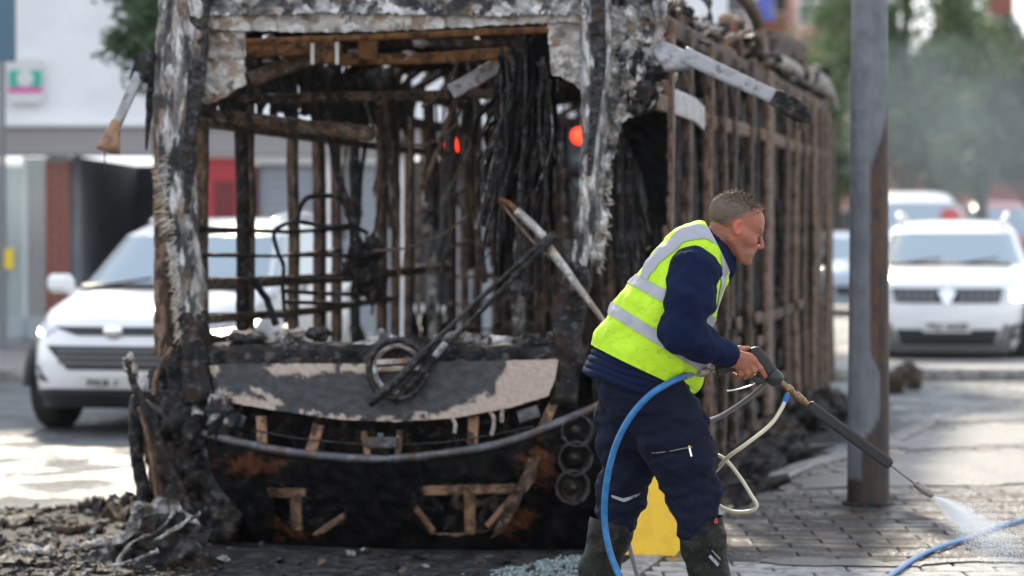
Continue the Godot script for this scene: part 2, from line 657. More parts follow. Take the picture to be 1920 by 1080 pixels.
	for k in 5:
		var m := tmat(flag, 0.55, 0.5, bump2, 0.6)
		m.uv1_offset = Vector3(k * 0.21, k * 0.13, k * 0.37)
		m.uv1_world_triplanar = true
		m.roughness = 1.0
		m.roughness_texture = rough_tex(256, 116, 5.0, 0.3, 0.62, 0.5, 0.15) if k == 0 else M.pavers[0].roughness_texture
		m.albedo_color = [Color(1, 1, 1), Color(0.9, 0.88, 0.87), Color(1.0, 0.95, 0.9), Color(0.82, 0.82, 0.84), Color(0.94, 0.9, 0.86)][k]
		M.pavers.append(m)
	M.shade_soot_pavers = []  # near pavers: the shade over them put into the colour, with some soot
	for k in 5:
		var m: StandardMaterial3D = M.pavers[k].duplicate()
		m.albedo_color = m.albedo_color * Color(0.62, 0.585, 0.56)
		m.roughness_texture = rough_tex(256, 117, 5.0, 0.38, 0.72, 0.5, 0.15) if k == 0 else M.shade_soot_pavers[0].roughness_texture
		M.shade_soot_pavers.append(m)
	M.joint = tmat(flag, 0.55, 0.6)
	M.joint.albedo_color = Color(0.62, 0.6, 0.6)
	M.joint.uv1_world_triplanar = true
	var conc := layered(256, Color(0.34, 0.32, 0.30), [[Color(0.24, 0.225, 0.21), 121, 6.0, 5, 0.5, 0.15, 0.9], [Color(0.1, 0.095, 0.09), 122, 9.0, 5, 0.64, 0.06, 0.7]], 0.25, 10)
	M.soot = tmat(layered(256, Color(0.022, 0.021, 0.021), [[Color(0.06, 0.058, 0.056), 125, 6.0, 5, 0.55, 0.1, 0.9], [Color(0.01, 0.01, 0.01), 126, 9.0, 4, 0.6, 0.08, 0.8]], 0.3, 66), 0.9, 0.75, bump2, 0.9)
	M.soot.metallic_specular = 0.25
	M.concrete = tmat(conc, 0.8, 0.7, bump2, 0.6)
	M.concrete.uv1_world_triplanar = true
	M.film = mat(lin(0.08, 0.074, 0.07), 0.4)
	M.film.metallic_specular = 0.6
	M.film.normal_enabled = true
	M.film.normal_texture = bump2
	M.film.normal_scale = 0.6
	M.film.uv1_triplanar = true
	M.film.uv1_scale = Vector3(0.9, 0.9, 0.9)
	var red := layered(256, Color(0.28, 0.085, 0.06), [[Color(0.20, 0.06, 0.045), 131, 40.0, 3, 0.5, 0.1, 0.8], [Color(0.36, 0.15, 0.11), 132, 10.0, 4, 0.6, 0.1, 0.6]], 0.2, 11)
	M.brick = tmat(red, 0.8, 0.9)
	M.mortar = mat(lin(0.3, 0.27, 0.25), 0.95)
	M.white_wall = tmat(layered(256, Color(0.80, 0.805, 0.81), [[Color(0.72, 0.72, 0.73), 141, 4.0, 4, 0.52, 0.2, 0.7]], 0.05, 12), 0.2, 0.85)
	M.grey_wall = tmat(layered(256, Color(0.30, 0.32, 0.35), [[Color(0.22, 0.24, 0.27), 142, 5.0, 4, 0.52, 0.2, 0.7]], 0.08, 13), 0.3, 0.6)
	M.dark = mat(lin(0.012, 0.013, 0.015), 0.5)
	M.red_paint = mat(lin(0.42, 0.035, 0.04), 0.5)
	M.fascia = mat(lin(0.30, 0.28, 0.28), 0.6)
	M.slate = mat(lin(0.10, 0.085, 0.085), 0.8)
	M.pink_wall = tmat(layered(256, Color(0.50, 0.27, 0.22), [[Color(0.42, 0.21, 0.17), 143, 20.0, 4, 0.52, 0.2, 0.7]], 0.15, 14), 0.5, 0.9)
	M.window = mat(lin(0.04, 0.05, 0.06), 0.08)
	M.frame_white = mat(lin(0.65, 0.65, 0.63), 0.5)
	M.glass = mat(Color(0.75, 0.82, 0.82, 0.18), 0.03)
	M.glass.transparency = BaseMaterial3D.TRANSPARENCY_ALPHA
	M.bark = tmat(layered(256, Color(0.06, 0.045, 0.033), [[Color(0.12, 0.1, 0.08), 151, 12.0, 5, 0.5, 0.1, 0.9]], 0.3, 15), 1.5, 0.9, bump, 1.5)
	M.leaf = []
	for c in [Color(0.08, 0.12, 0.05), Color(0.06, 0.098, 0.045), Color(0.115, 0.14, 0.05), Color(0.06, 0.09, 0.055)]:
		var m := mat(lin(c.r, c.g, c.b), 0.6)
		m.backlight_enabled = true
		m.backlight = lin(c.r * 0.6, c.g * 0.7, c.b * 0.4)
		M.leaf.append(m)
	# vehicles
	M.white_paint = mat(lin(0.80, 0.80, 0.81), 0.35)
	M.white_paint.clearcoat_enabled = true
	M.white_paint.clearcoat = 0.8
	M.white_paint.clearcoat_roughness = 0.06
	M.red_car = M.white_paint.duplicate()
	M.red_car.albedo_color = lin(0.25, 0.02, 0.03)
	M.blue_car = M.white_paint.duplicate()
	M.blue_car.albedo_color = lin(0.34, 0.42, 0.52)
	M.car_glass = mat(lin(0.34, 0.39, 0.42), 0.1, 0.75)
	M.trim = mat(lin(0.022, 0.022, 0.024), 0.55)
	M.grey_trim = mat(lin(0.20, 0.20, 0.21), 0.4, 0.3)
	M.tyre = mat(lin(0.018, 0.018, 0.018), 0.85)
	M.rim = mat(lin(0.45, 0.45, 0.46), 0.35, 0.8)
	M.chrome = mat(lin(0.75, 0.75, 0.77), 0.15, 1.0)
	M.lens = mat(lin(0.55, 0.57, 0.6), 0.08, 0.4)
	M.lamp = mat(lin(1, 0.93, 0.78), 0.3)
	M.lamp.emission_enabled = true
	M.lamp.emission = Color(1.0, 0.93, 0.78)
	M.lamp.emission_energy_multiplier = 16.0
	M.red_lamp = mat(lin(0.8, 0.05, 0.02), 0.3)
	M.red_lamp.emission_enabled = true
	M.red_lamp.emission = Color(1.0, 0.16, 0.06)
	M.red_lamp.emission_energy_multiplier = 3.5
	M.plate = mat(lin(0.78, 0.78, 0.76), 0.4)
	M.ink = mat(lin(0.02, 0.02, 0.02), 0.6)

# ------------------------------------------------------------------ ground
var kerb_line := [Vector2(-1.6, 2), Vector2(-0.62, 6.5), Vector2(0.22, 11), Vector2(0.86, 14), Vector2(1.3, 16), Vector2(1.8, 17.7), Vector2(2.5, 19.4), Vector2(3.38, 22.4), Vector2(4.6, 25.0), Vector2(8, 29), Vector2(20, 36)]

func kerb_x(d: float) -> float:
	for k in kerb_line.size() - 1:
		if d <= kerb_line[k + 1].y:
			return lerpf(kerb_line[k].x, kerb_line[k + 1].x, (d - kerb_line[k].y) / (kerb_line[k + 1].y - kerb_line[k].y))
	return 20.0

func build_ground() -> void:
	var g := Geo.new()
	g.face([Vector3(-900, 0, 100), Vector3(900, 0, 100), Vector3(900, 0, -1500), Vector3(-900, 0, -1500)])
	structure(part("road", g, M.road), "wet grey asphalt road")
	# pavement: a bed with a kerb, pavers laid on it
	g = Geo.new()
	var outline := PackedVector2Array()
	for k in kerb_line:
		outline.append(k)
	outline.append(Vector2(20, 2))
	var tri := Geometry2D.triangulate_polygon(outline)
	for q in outline:
		g.v.append(Vector3(q.x, PAVE - 0.012, -q.y))
	for t in range(0, tri.size(), 3):
		var f := (g.v[tri[t + 2]] - g.v[tri[t]]).cross(g.v[tri[t + 1]] - g.v[tri[t]])
		for q in ([tri[t], tri[t + 1], tri[t + 2]] if f.y > 0 else [tri[t], tri[t + 2], tri[t + 1]]):
			g.i.append(q)
	var pave := part("pavement", g, M.joint)
	structure(pave, "wet brick paved footway")
	# kerb stones follow the line
	var line := []
	var walk := 0.0
	var last: Vector2 = kerb_line[1]
	for k in range(1, kerb_line.size() - 2):
		var a: Vector2 = kerb_line[k]
		var b: Vector2 = kerb_line[k + 1]
		var n := maxi(1, roundi(a.distance_to(b) / 0.85))
		for j in n:
			line.append([a.lerp(b, float(j) / n), a.lerp(b, float(j + 1) / n)])
	for s in line:
		var a := Vector3(s[0].x, 0, -s[0].y)
		var b := Vector3(s[1].x, 0, -s[1].y)
		var kg := Geo.new()
		var dir := (b - a).normalized()
		add_box(kg, Vector3.ZERO, Vector3(0.13, PAVE + 0.06, a.distance_to(b) - 0.012), Basis.IDENTITY, 0.012)
		var o := part("kerb_stone", kg, M.concrete, pave, false)
		o.transform = Transform3D(Basis.looking_at(dir, Vector3.UP), (a + b) * 0.5 + Vector3(0, (PAVE - 0.06) * 0.5 + rng.randf_range(0.0, 0.006), 0))
	# pavers: singly where they show, joined elsewhere
	var pw := 0.32
	var pd := 0.18
	var shapes := []
	for k in 4:
		var pg := Geo.new()
		add_box(pg, Vector3.ZERO, Vector3(pw - 0.007 - 0.002 * (k % 2), 0.05, pd - 0.007 - 0.002 * (k / 2)), Basis.IDENTITY, 0.004)
		shapes.append(commit(pg, false))
	var rest := [Geo.new(), Geo.new(), Geo.new(), Geo.new(), Geo.new()]
	var pale := Geo.new()
	var row := 0
	var d := 7.0
	while d < 26.0:
		var x := kerb_x(d + pd) + 0.16
		var start := kerb_x(d + pd) + 0.08
		x = floorf(start / pw) * pw + (pw * 0.5 if row % 2 else 0.0)
		if x > start:
			x -= pw
		if x + pw - start > 0.06:
			add_box(pale if d < 12.45 else rest[row % 5], Vector3((start + x + pw) * 0.5, PAVE - 0.025, -(d + pd * 0.5)), Vector3(x + pw - start - 0.011, 0.05, pd - 0.011))
		x += pw
		while x < 0.205 * d + 0.6 and x + pw < 12.0:
			var c := Vector3(x + pw * 0.5, PAVE - 0.025 + rng.randf_range(-0.003, 0.002), -(d + pd * 0.5))
			var tilt := Basis(Vector3(rng.randf_range(-1, 1), 0.0, rng.randf_range(-1, 1)).normalized(), rng.randf_range(-0.008, 0.008))
			var kind := rng.randi() % 5
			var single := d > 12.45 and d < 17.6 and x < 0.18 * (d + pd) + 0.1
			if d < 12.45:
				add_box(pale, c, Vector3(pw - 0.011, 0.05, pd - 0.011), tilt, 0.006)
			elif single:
				var o := put("paver", shapes[rng.randi() % 4], M.shade_soot_pavers[kind] if d + 0.3 * noise.get_noise_2d(x * 1.3, d) < 15.75 else M.pavers[kind], pave)
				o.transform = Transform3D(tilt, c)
			else:
				add_box(rest[kind], c, Vector3(pw - 0.011, 0.05, pd - 0.011), tilt)
			x += pw
		d += pd
		row += 1
	for k in 5:
		part("far_pavers", rest[k], M.pavers[k], pave, false).set_meta("kind", "stuff")
	part("pale_flags", pale, M.concrete, pave, false).set_meta("kind", "stuff")
	# soot washed over the road round the wreck
	var stain := PackedVector2Array()
	for q in [[-2.2, 12.3], [-1.2, 11.6], [0.1, 11.2], [0.35, 12.0], [0.9, 14.2], [1.4, 16.4], [2.0, 19.0], [3.0, 23.0], [3.2, 26.0], [0.6, 26.5], [-0.4, 22.0], [-1.3, 17.5], [-2.1, 15.2], [-2.3, 16.2], [-3.4, 15.9], [-4.8, 15.4], [-5.0, 13.2], [-4.0, 12.2]]:
		stain.append(Vector2(q[0], -q[1]))
	if Geometry2D.is_polygon_clockwise(stain):
		stain.reverse()
	var level := func(q: Vector2) -> Vector3: return Vector3(q.x, 0.004, q.y)
	structure(part("soot_stain", sheet(ragged(stain, 0.12, 0.45, 1.6), 0.8, level, Vector3(0, -0.003, 0)), M.soot), "wet black soot washed over the road round the bus")
	# films of standing water
	var films := [
		[1480, 905, 1600, 880, 1700, 858, 1800, 850, 1930, 846, 1960, 880, 1960, 905, 1800, 912, 1640, 914, 1500, 918],
		[1670, 838, 1740, 812, 1830, 800, 1960, 795, 1960, 832, 1820, 838, 1720, 846],
		[1740, 796, 1800, 778, 1960, 766, 1960, 786, 1850, 790],
		[1370, 1056, 1500, 1050, 1620, 1053, 1900, 1050, 1960, 1056, 1700, 1063, 1480, 1062],
	]
	for f in films:
		var pl := PackedVector2Array()
		for k in range(0, f.size(), 2):
			var w := on_level(f[k], f[k + 1], PAVE)
			pl.append(Vector2(w.x, w.z))
		if Geometry2D.is_polygon_clockwise(pl):
			pl.reverse()
		pl = ragged(pl, 0.06, 0.16, 2.2)
		var fg := sheet(pl, 0.5, func(q: Vector2) -> Vector3: return Vector3(q.x, PAVE + 0.006, q.y))
		if fg.i.size() > 2 and (fg.v[fg.i[2]] - fg.v[fg.i[0]]).cross(fg.v[fg.i[1]] - fg.v[fg.i[0]]).y < 0:
			for t in range(0, fg.i.size(), 3):
				var s := fg.i[t]
				fg.i[t] = fg.i[t + 1]
				fg.i[t + 1] = s
		structure(part("puddle", fg, M.film), "film of water standing on the pavers")

# ------------------------------------------------------------------ across the road, left
func build_left_street() -> void:
	var z := -34.7
	var s := F / 34.7
	var X := func(px: float) -> float: return (px - 960.0) / s
	var Y := func(py: float) -> float: return 1.6 + (420.0 - py) / s
	var g := Geo.new()
	add_box(g, Vector3(-6, PAVE * 0.5, -32.0), Vector3(26, PAVE, 5.4), Basis.IDENTITY, 0.02)
	structure(part("far_pavement", g, M.concrete, self, false), "pale footway across the road")
	var b := thing("shop_building", "white rendered building with grey fascia, brick pier and dark shop opening across the road", "building", Vector3(0, PAVE, z))
	var put_box := func(called: String, x0: float, x1: float, y0: float, y1: float, z0: float, z1: float, m: Material, par: Node) -> MeshInstance3D:
		var q := Geo.new()
		add_box(q, Vector3((x0 + x1) * 0.5, (y0 + y1) * 0.5, (z0 + z1) * 0.5), Vector3(absf(x1 - x0), absf(y1 - y0), absf(z1 - z0)), Basis.IDENTITY, 0.01)
		return part(called, q, m, par, false)
	var o := PAVE
	put_box.call("upper_wall", -14.0, 2.6, Y.call(240) - o, 9.0, -6.0, 0.0, M.white_wall, b)
	put_box.call("fascia", -14.0, 2.62, Y.call(292) - o, Y.call(240) - o - 0.003, -0.5, 0.14, M.fascia, b)
	put_box.call("cornice", -14.0, 2.62, Y.call(240) - o, Y.call(232) - o, 0.003, 0.2, M.frame_white, b)
	put_box.call("back_wall", -14.0, 2.6, 0.0, Y.call(292) - o, -6.0, -5.8, M.grey_wall, b)
	put_box.call("end_wall", -14.3, -14.0, 0.0, 9.0, -6.0, 0.0, M.grey_wall, b)
	put_box.call("partition", X.call(130) - 0.02, X.call(130) + 0.08, 0.0, Y.call(292) - o - 0.003, -5.8, -0.35, M.grey_wall, b)
	put_box.call("partition", X.call(345) - 0.1, X.call(345), 0.0, Y.call(292) - o - 0.003, -5.8, -0.3, M.grey_wall, b)
	put_box.call("side_wall", 2.3, 2.6, 0.0, Y.call(292) - o - 0.003, -5.7, -0.1, M.grey_wall, b)
	# brick piers, brick by brick
	for pier in [[85.0, 130.0, 0.0], [38.0, 82.0, -0.5]]:
		var x0: float = X.call(pier[0])
		var x1: float = X.call(pier[1])
		var top: float = Y.call(294) - o
		var core: MeshInstance3D = put_box.call("brick_pier", x0 + 0.01, x1 - 0.01, 0.0, top, pier[2] - 0.3, pier[2] - 0.012, M.mortar, b)
		var bm := Geo.new()
		add_box(bm, Vector3.ZERO, Vector3((x1 - x0) * 0.62 - 0.012, 0.064, 0.1), Basis.IDENTITY, 0.004)
		var hm := Geo.new()
		add_box(hm, Vector3.ZERO, Vector3((x1 - x0) * 0.38 - 0.012, 0.064, 0.1), Basis.IDENTITY, 0.004)
		var big := commit(bm, false)
		var small := commit(hm, false)
		var y := 0.04
		var k := 0
		while y < top - 0.04:
			var wide := x1 - x0
			var cut := 0.62 if k % 2 == 0 else 0.38
			put("brick", big if k % 2 == 0 else small, M.brick, core).position = Vector3(x0 + wide * cut * 0.5, y, pier[2] - 0.05)
			put("brick", small if k % 2 == 0 else big, M.brick, core).position = Vector3(x1 - wide * (1.0 - cut) * 0.5, y, pier[2] - 0.05)
			y += 0.0765
			k += 1
	# shop window left of the pier, its low red bench board and mullions
	var win: MeshInstance3D = put_box.call("window", X.call(-60), X.call(38), 0.35, Y.call(300) - o, -0.32, -0.3, M.glass, b)
	for px in [-60.0, -8.0, 36.0]:
		put_box.call("window_frame", X.call(px), X.call(px) + 0.05, 0.0, Y.call(294) - o, -0.36, -0.26, M.frame_white, win)
	put_box.call("stall_riser", X.call(-60), X.call(84), 0.0, 0.35, -0.5, -0.26, M.grey_wall, b)
	put_box.call("bench_board", X.call(15), X.call(84), 0.52, 0.62, -1.2, -0.8, M.red_paint, b)
	# red shopfront seen through the bus
	var rf: MeshInstance3D = put_box.call("red_shopfront", X.call(345), X.call(478), 0.0, Y.call(294) - o - 0.003, -0.3, 0.02, M.red_paint, b)
	put_box.call("door_panel", X.call(402), X.call(440), 0.0, 2.0, 0.02, 0.035, mat(lin(0.16, 0.02, 0.024), 0.5), rf)
	# roller shutters, slat by slat
	for sh in [[484.0, 600.0], [625.0, 740.0], [860.0, 960.0]]:
		var x0: float = X.call(sh[0])
		var x1: float = X.call(sh[1])
		var shut: MeshInstance3D = put_box.call("roller_shutter", x0, x1, 0.0, Y.call(296) - o, -0.2, -0.06, M.grey_wall, b)
		var sg := Geo.new()
		add_box(sg, Vector3.ZERO, Vector3(x1 - x0 - 0.04, 0.085, 0.03), Basis.IDENTITY, 0.012)
		var sm := commit(sg, false)
		var y := 0.06
		while y < 2.2:
			put("slat", sm, M.grey_wall, shut).position = Vector3((x0 + x1) * 0.5, y, -0.055)
			y += 0.1
		put_box.call("shutter_box", x0 - 0.05, x1 + 0.05, 2.2, Y.call(294) - o - 0.003, -0.06, 0.06, M.frame_white, shut)
	for px in [604.0, 746.0, 840.0, 968.0, 1120.0, 1290.0]:
		put_box.call("pilaster", X.call(px), X.call(px) + 0.14, 0.0, Y.call(294) - o - 0.003, -0.4, 0.03, M.frame_white, b)
	for w in [[760.0, 836.0], [985.0, 1110.0], [1140.0, 1280.0]]:
		var wn: MeshInstance3D = put_box.call("window", X.call(w[0]), X.call(w[1]), 0.5, Y.call(300) - o, -0.22, -0.2, M.window, b)
		put_box.call("sill", X.call(w[0]), X.call(w[1]), 0.42, 0.5, -0.25, 0.06, M.frame_white, wn)
		put_box.call("stall_riser", X.call(w[0]), X.call(w[1]), 0.0, 0.42, -0.25, -0.05, M.grey_wall, b)
	# projecting sign with green panel, round white emblem and pink band
	var sc := F / 34.62
	var sp := P(48, 152, 34.62)
	var sg2 := thing("hanging_sign", "white sign with green panel, white disc and pink stripe on the white wall", "sign", sp)
	var q := Geo.new()
	add_box(q, Vector3.ZERO, Vector3(64 / sc, 84 / sc, 0.05), Basis.IDENTITY, 0.006)
	part("board", q, M.frame_white, sg2, false)
	q = Geo.new()
	add_box(q, Vector3(0, 4 / sc, 0.028), Vector3(60 / sc, 32 / sc, 0.008))
	part("green_panel", q, mat(lin(0.02, 0.42, 0.30), 0.5), sg2, false)
	q = Geo.new()
	add_lathe(q, [[0.0, 0.006], [15 / sc, 0.006], [16 / sc, 0.0]], Transform3D(Basis(Vector3.RIGHT, PI / 2), Vector3(0, 4 / sc, 0.033)))
	part("emblem", q, M.frame_white, sg2)
	q = Geo.new()
	add_box(q, Vector3(0, -17 / sc, 0.028), Vector3(64 / sc, 9 / sc, 0.008))
	part("pink_stripe", q, mat(lin(0.72, 0.06, 0.35), 0.5), sg2, false)
	# glazed shelter post with a yellow notice, and a dark banner above it
	var pb := on_level(5, 655, PAVE)
	var sh := thing("shelter_post", "tall grey post at the left edge with a small yellow notice", "post", pb)
	q = Geo.new()
	add_tube(q, PackedVector3Array([Vector3.ZERO, Vector3(0, 3.9, 0)]), 0.045, 12)
	part("shaft", q, M.grey_trim, sh)
	q = Geo.new()
	add_box(q, Vector3(0.09, 1.07, 0.05), Vector3(0.11, 0.24, 0.02), Basis.IDENTITY, 0.004)
	part("yellow_notice", q, mat(lin(0.75, 0.55, 0.03), 0.5), sh, false)
	q = Geo.new()
	add_box(q, Vector3(0.26, 0.06, 0), Vector3(0.5, 0.08, 0.06))
	part("foot_rail", q, M.grey_trim, sh, false)
	q = Geo.new()
	add_box(q, Vector3(0.28, 1.2, 0.0), Vector3(0.46, 2.1, 0.012))
	part("glass_panel", q, M.glass, sh, false)
	var bn := P(8, 30, 30.0)
	q = Geo.new()
	add_box(q, Vector3.ZERO, Vector3(0.24, 0.95, 0.04), Basis.IDENTITY, 0.01)
	var ban := part("banner", q, mat(lin(0.09, 0.16, 0.22), 0.6), self, false)
	ban.position = bn
	tag(ban, "dark blue banner hanging at the top left corner", "banner")

# ------------------------------------------------------------------ far right: houses, flag, traffic light
func house(label: String, px0: float, px1: float, d: float, top_py: float, wall: Material, roof_h: float, chim: Array, rows: int, cols: int) -> Node3D:
	var a := P(px0, 420, d)
	var w := (px1 - px0) * d / F
	var h := 1.6 + (420.0 - top_py) * d / F
	var b := thing("brick_house", label, "house", Vector3(a.x + w * 0.5, 0, -d - 4.0))
	var g := Geo.new()
	add_box(g, Vector3(0, h * 0.5, 0), Vector3(w, h, 8.0))
	part("wall", g, wall, b, false)
	g = Geo.new()
	g.face([Vector3(-w * 0.52, h, 4.3), Vector3(-w * 0.52, h + roof_h, 0), Vector3(w * 0.52, h + roof_h, 0), Vector3(w * 0.52, h, 4.3)])
	g.face([Vector3(w * 0.52, h, -4.3), Vector3(w * 0.52, h + roof_h, 0), Vector3(-w * 0.52, h + roof_h, 0), Vector3(-w * 0.52, h, -4.3)])
	g.face([Vector3(-w * 0.5, h, 4.3), Vector3(-w * 0.5, h, -4.3), Vector3(-w * 0.5, h + roof_h, 0)])
	g.face([Vector3(w * 0.5, h, -4.3), Vector3(w * 0.5, h, 4.3), Vector3(w * 0.5, h + roof_h, 0)])
	var roof := part("roof", g, M.slate, b, false)
	for c in chim:
		g = Geo.new()
		add_box(g, Vector3(c * w, h + roof_h + 0.3, 0), Vector3(0.95, 2.2, 0.9), Basis.IDENTITY, 0.03)
		add_box(g, Vector3(c * w, h + roof_h + 1.45, 0), Vector3(1.1, 0.16, 1.05), Basis.IDENTITY, 0.03)
		part("chimney", g, wall, roof, false)
	for r in rows:
		for c in cols:
			var x := w * ((c + 0.5) / cols - 0.5)
			var y := h * (r + 0.55) / rows
			g = Geo.new()
			add_box(g, Vector3(x, y, 4.0), Vector3(1.0, 1.5, 0.12), Basis.IDENTITY, 0.02)
			var wn := part("window", g, M.frame_white, b, false)
			g = Geo.new()
			add_box(g, Vector3(x, y + 0.36, 4.07), Vector3(0.84, 0.62, 0.02))
			part("pane", g, M.window, wn, false)
			g = Geo.new()
			add_box(g, Vector3(x, y - 0.36, 4.07), Vector3(0.84, 0.62, 0.02))
			part("pane", g, M.window, wn, false)
	return b

func build_right_street() -> void:
	house("red brick house with chimney rising above the trees at the right", 1788, 1925, 112.0, 82.0, M.brick, 1.5, [0.36], 3, 3)
	house("pink rendered brick block behind the bus roof", 1500, 1640, 92.0, -60.0, M.pink_wall, 2.0, [0.2], 4, 3)
	house("darker red brick block left of the pink one", 1290, 1500, 97.0, -80.0, M.brick, 2.0, [-0.2], 4, 4)
	house("distant low brick terrace behind the parked cars at far right", 1700, 2300, 125.0, 250.0, M.brick, 1.2, [0.1, 0.4], 2, 6)
	# flag above the bus roof
	var fp := P(1424, 12, 60.0)
	var fl := thing("flag", "red white and blue flag on a pole above the bus roof", "flag", Vector3(fp.x, 0, fp.z))
	var g := Geo.new()
	add_tube(g, PackedVector3Array([Vector3(-0.22, 0, 0), Vector3(-0.22, 7.2, 0)]), 0.03, 8)
	part("flagpole", g, M.frame_white, fl)
	var wave := func(q: Vector2) -> Vector3: return Vector3(q.x + 0.05 * sin(q.y * 7.0), q.y, 0.07 * sin(q.x * 14.0 + q.y * 5.0))
	var y0 := fp.y - 0.3
	part("blue_field", sheet(poly2([-0.2, y0, 0.32, y0, 0.32, y0 + 1.2, -0.2, y0 + 1.2]), 0.06, wave, Vector3(0, 0, -0.008)), mat(lin(0.10, 0.13, 0.42), 0.8), fl)
	var wave2 := func(q: Vector2) -> Vector3: return wave.call(q) + Vector3(0, 0, 0.006)
	part("white_band", sheet(poly2([-0.2, y0 + 0.35, 0.32, y0 + 0.75, 0.32, y0 + 1.1, -0.2, y0 + 0.7]), 0.05, wave2, Vector3(0, 0, -0.004)), M.frame_white, fl)
	var wave3 := func(q: Vector2) -> Vector3: return wave.call(q) + Vector3(0, 0, 0.012)
	part("red_band", sheet(poly2([-0.2, y0 + 0.44, 0.32, y0 + 0.84, 0.32, y0 + 1.0, -0.2, y0 + 0.6]), 0.05, wave3, Vector3(0, 0, -0.004)), mat(lin(0.55, 0.03, 0.05), 0.8), fl)
	# traffic lights glimpsed through the bus
	for t in [[1086.0, 255.0, 30.0, "lit red traffic light seen beside the right windscreen pillar"], [851.0, 272.0, 33.0, "small red traffic light seen deep through the bus"]]:
		var p := P(t[0], t[1], t[2])
		var tl := thing("traffic_light", t[3], "traffic light", Vector3(p.x, 0, p.z), 0, "traffic lights behind the bus")
		g = Geo.new()
		add_tube(g, PackedVector3Array([Vector3(0, 0, -0.08), Vector3(0, 3.0, -0.08)]), 0.05, 10)
		part("post", g, M.trim, tl)
		g = Geo.new()
		add_box(g, Vector3(0, p.y - 0.27, 0), Vector3(0.28, 0.86, 0.16), Basis.IDENTITY, 0.02)
		part("housing", g, M.trim, tl, false)
		for k in 3:
			g = Geo.new()
			add_lathe(g, [[0.0, 0.03], [0.05, 0.025], [0.08, 0.0]], Transform3D(Basis(Vector3.RIGHT, PI / 2), Vector3(0, p.y - 0.27 * k, 0.085)), 18)
			part("signal_lamp", g, M.red_lamp if k == 0 else M.window, tl)
	# blue shop awning beyond the bus, seen through the door opening
	var ap := P(1170, 268, 40.0)
	g = Geo.new()
	g.face([Vector3(-0.7, 0.25, -0.6), Vector3(0.7, 0.25, -0.6), Vector3(0.7, -0.2, 0.1), Vector3(-0.7, -0.2, 0.1)])
	g.face([Vector3(-0.7, -0.2, 0.1), Vector3(0.7, -0.2, 0.1), Vector3(0.7, -0.42, 0.1), Vector3(-0.7, -0.42, 0.1)])
	var kiosk := thing("market_kiosk", "pale kiosk with blue awning glimpsed through the bus door opening", "kiosk", Vector3(ap.x, 0, ap.z))
	var aw := part("awning", g, mat(lin(0.13, 0.16, 0.5), 0.8), kiosk, false)
	aw.position.y = ap.y
	g = Geo.new()
	add_box(g, Vector3(0, ap.y * 0.5, -0.9), Vector3(1.3, ap.y, 0.6), Basis.IDENTITY, 0.02)
	part("cabin", g, M.pink_wall, kiosk, false)
	# thin smoke drifting before the far trees
	for s in [[1790.0, 250.0, 58.0, 4.6, 4.2], [1900.0, 330.0, 62.0, 4.0, 4.6], [1700.0, 190.0, 66.0, 3.0, 3.0]]:
		var fv := FogVolume.new()
		fv.shape = RenderingServer.FOG_VOLUME_SHAPE_ELLIPSOID
		fv.size = Vector3(s[3], s[4], 5.0)
		var fm := FogMaterial.new()
		fm.albedo = Color(0.86, 0.91, 0.95)
		fm.density = 0.024
		fv.material = fm
		fv.name = numbered("smoke")
		fv.position = P(s[0], s[1], s[2])
		fv.set_meta("kind", "stuff")
		fv.set_meta("label", "thin blue grey smoke drifting before the far trees")
		add_child(fv)

# ------------------------------------------------------------------ trees
var leaf_mesh: ArrayMesh

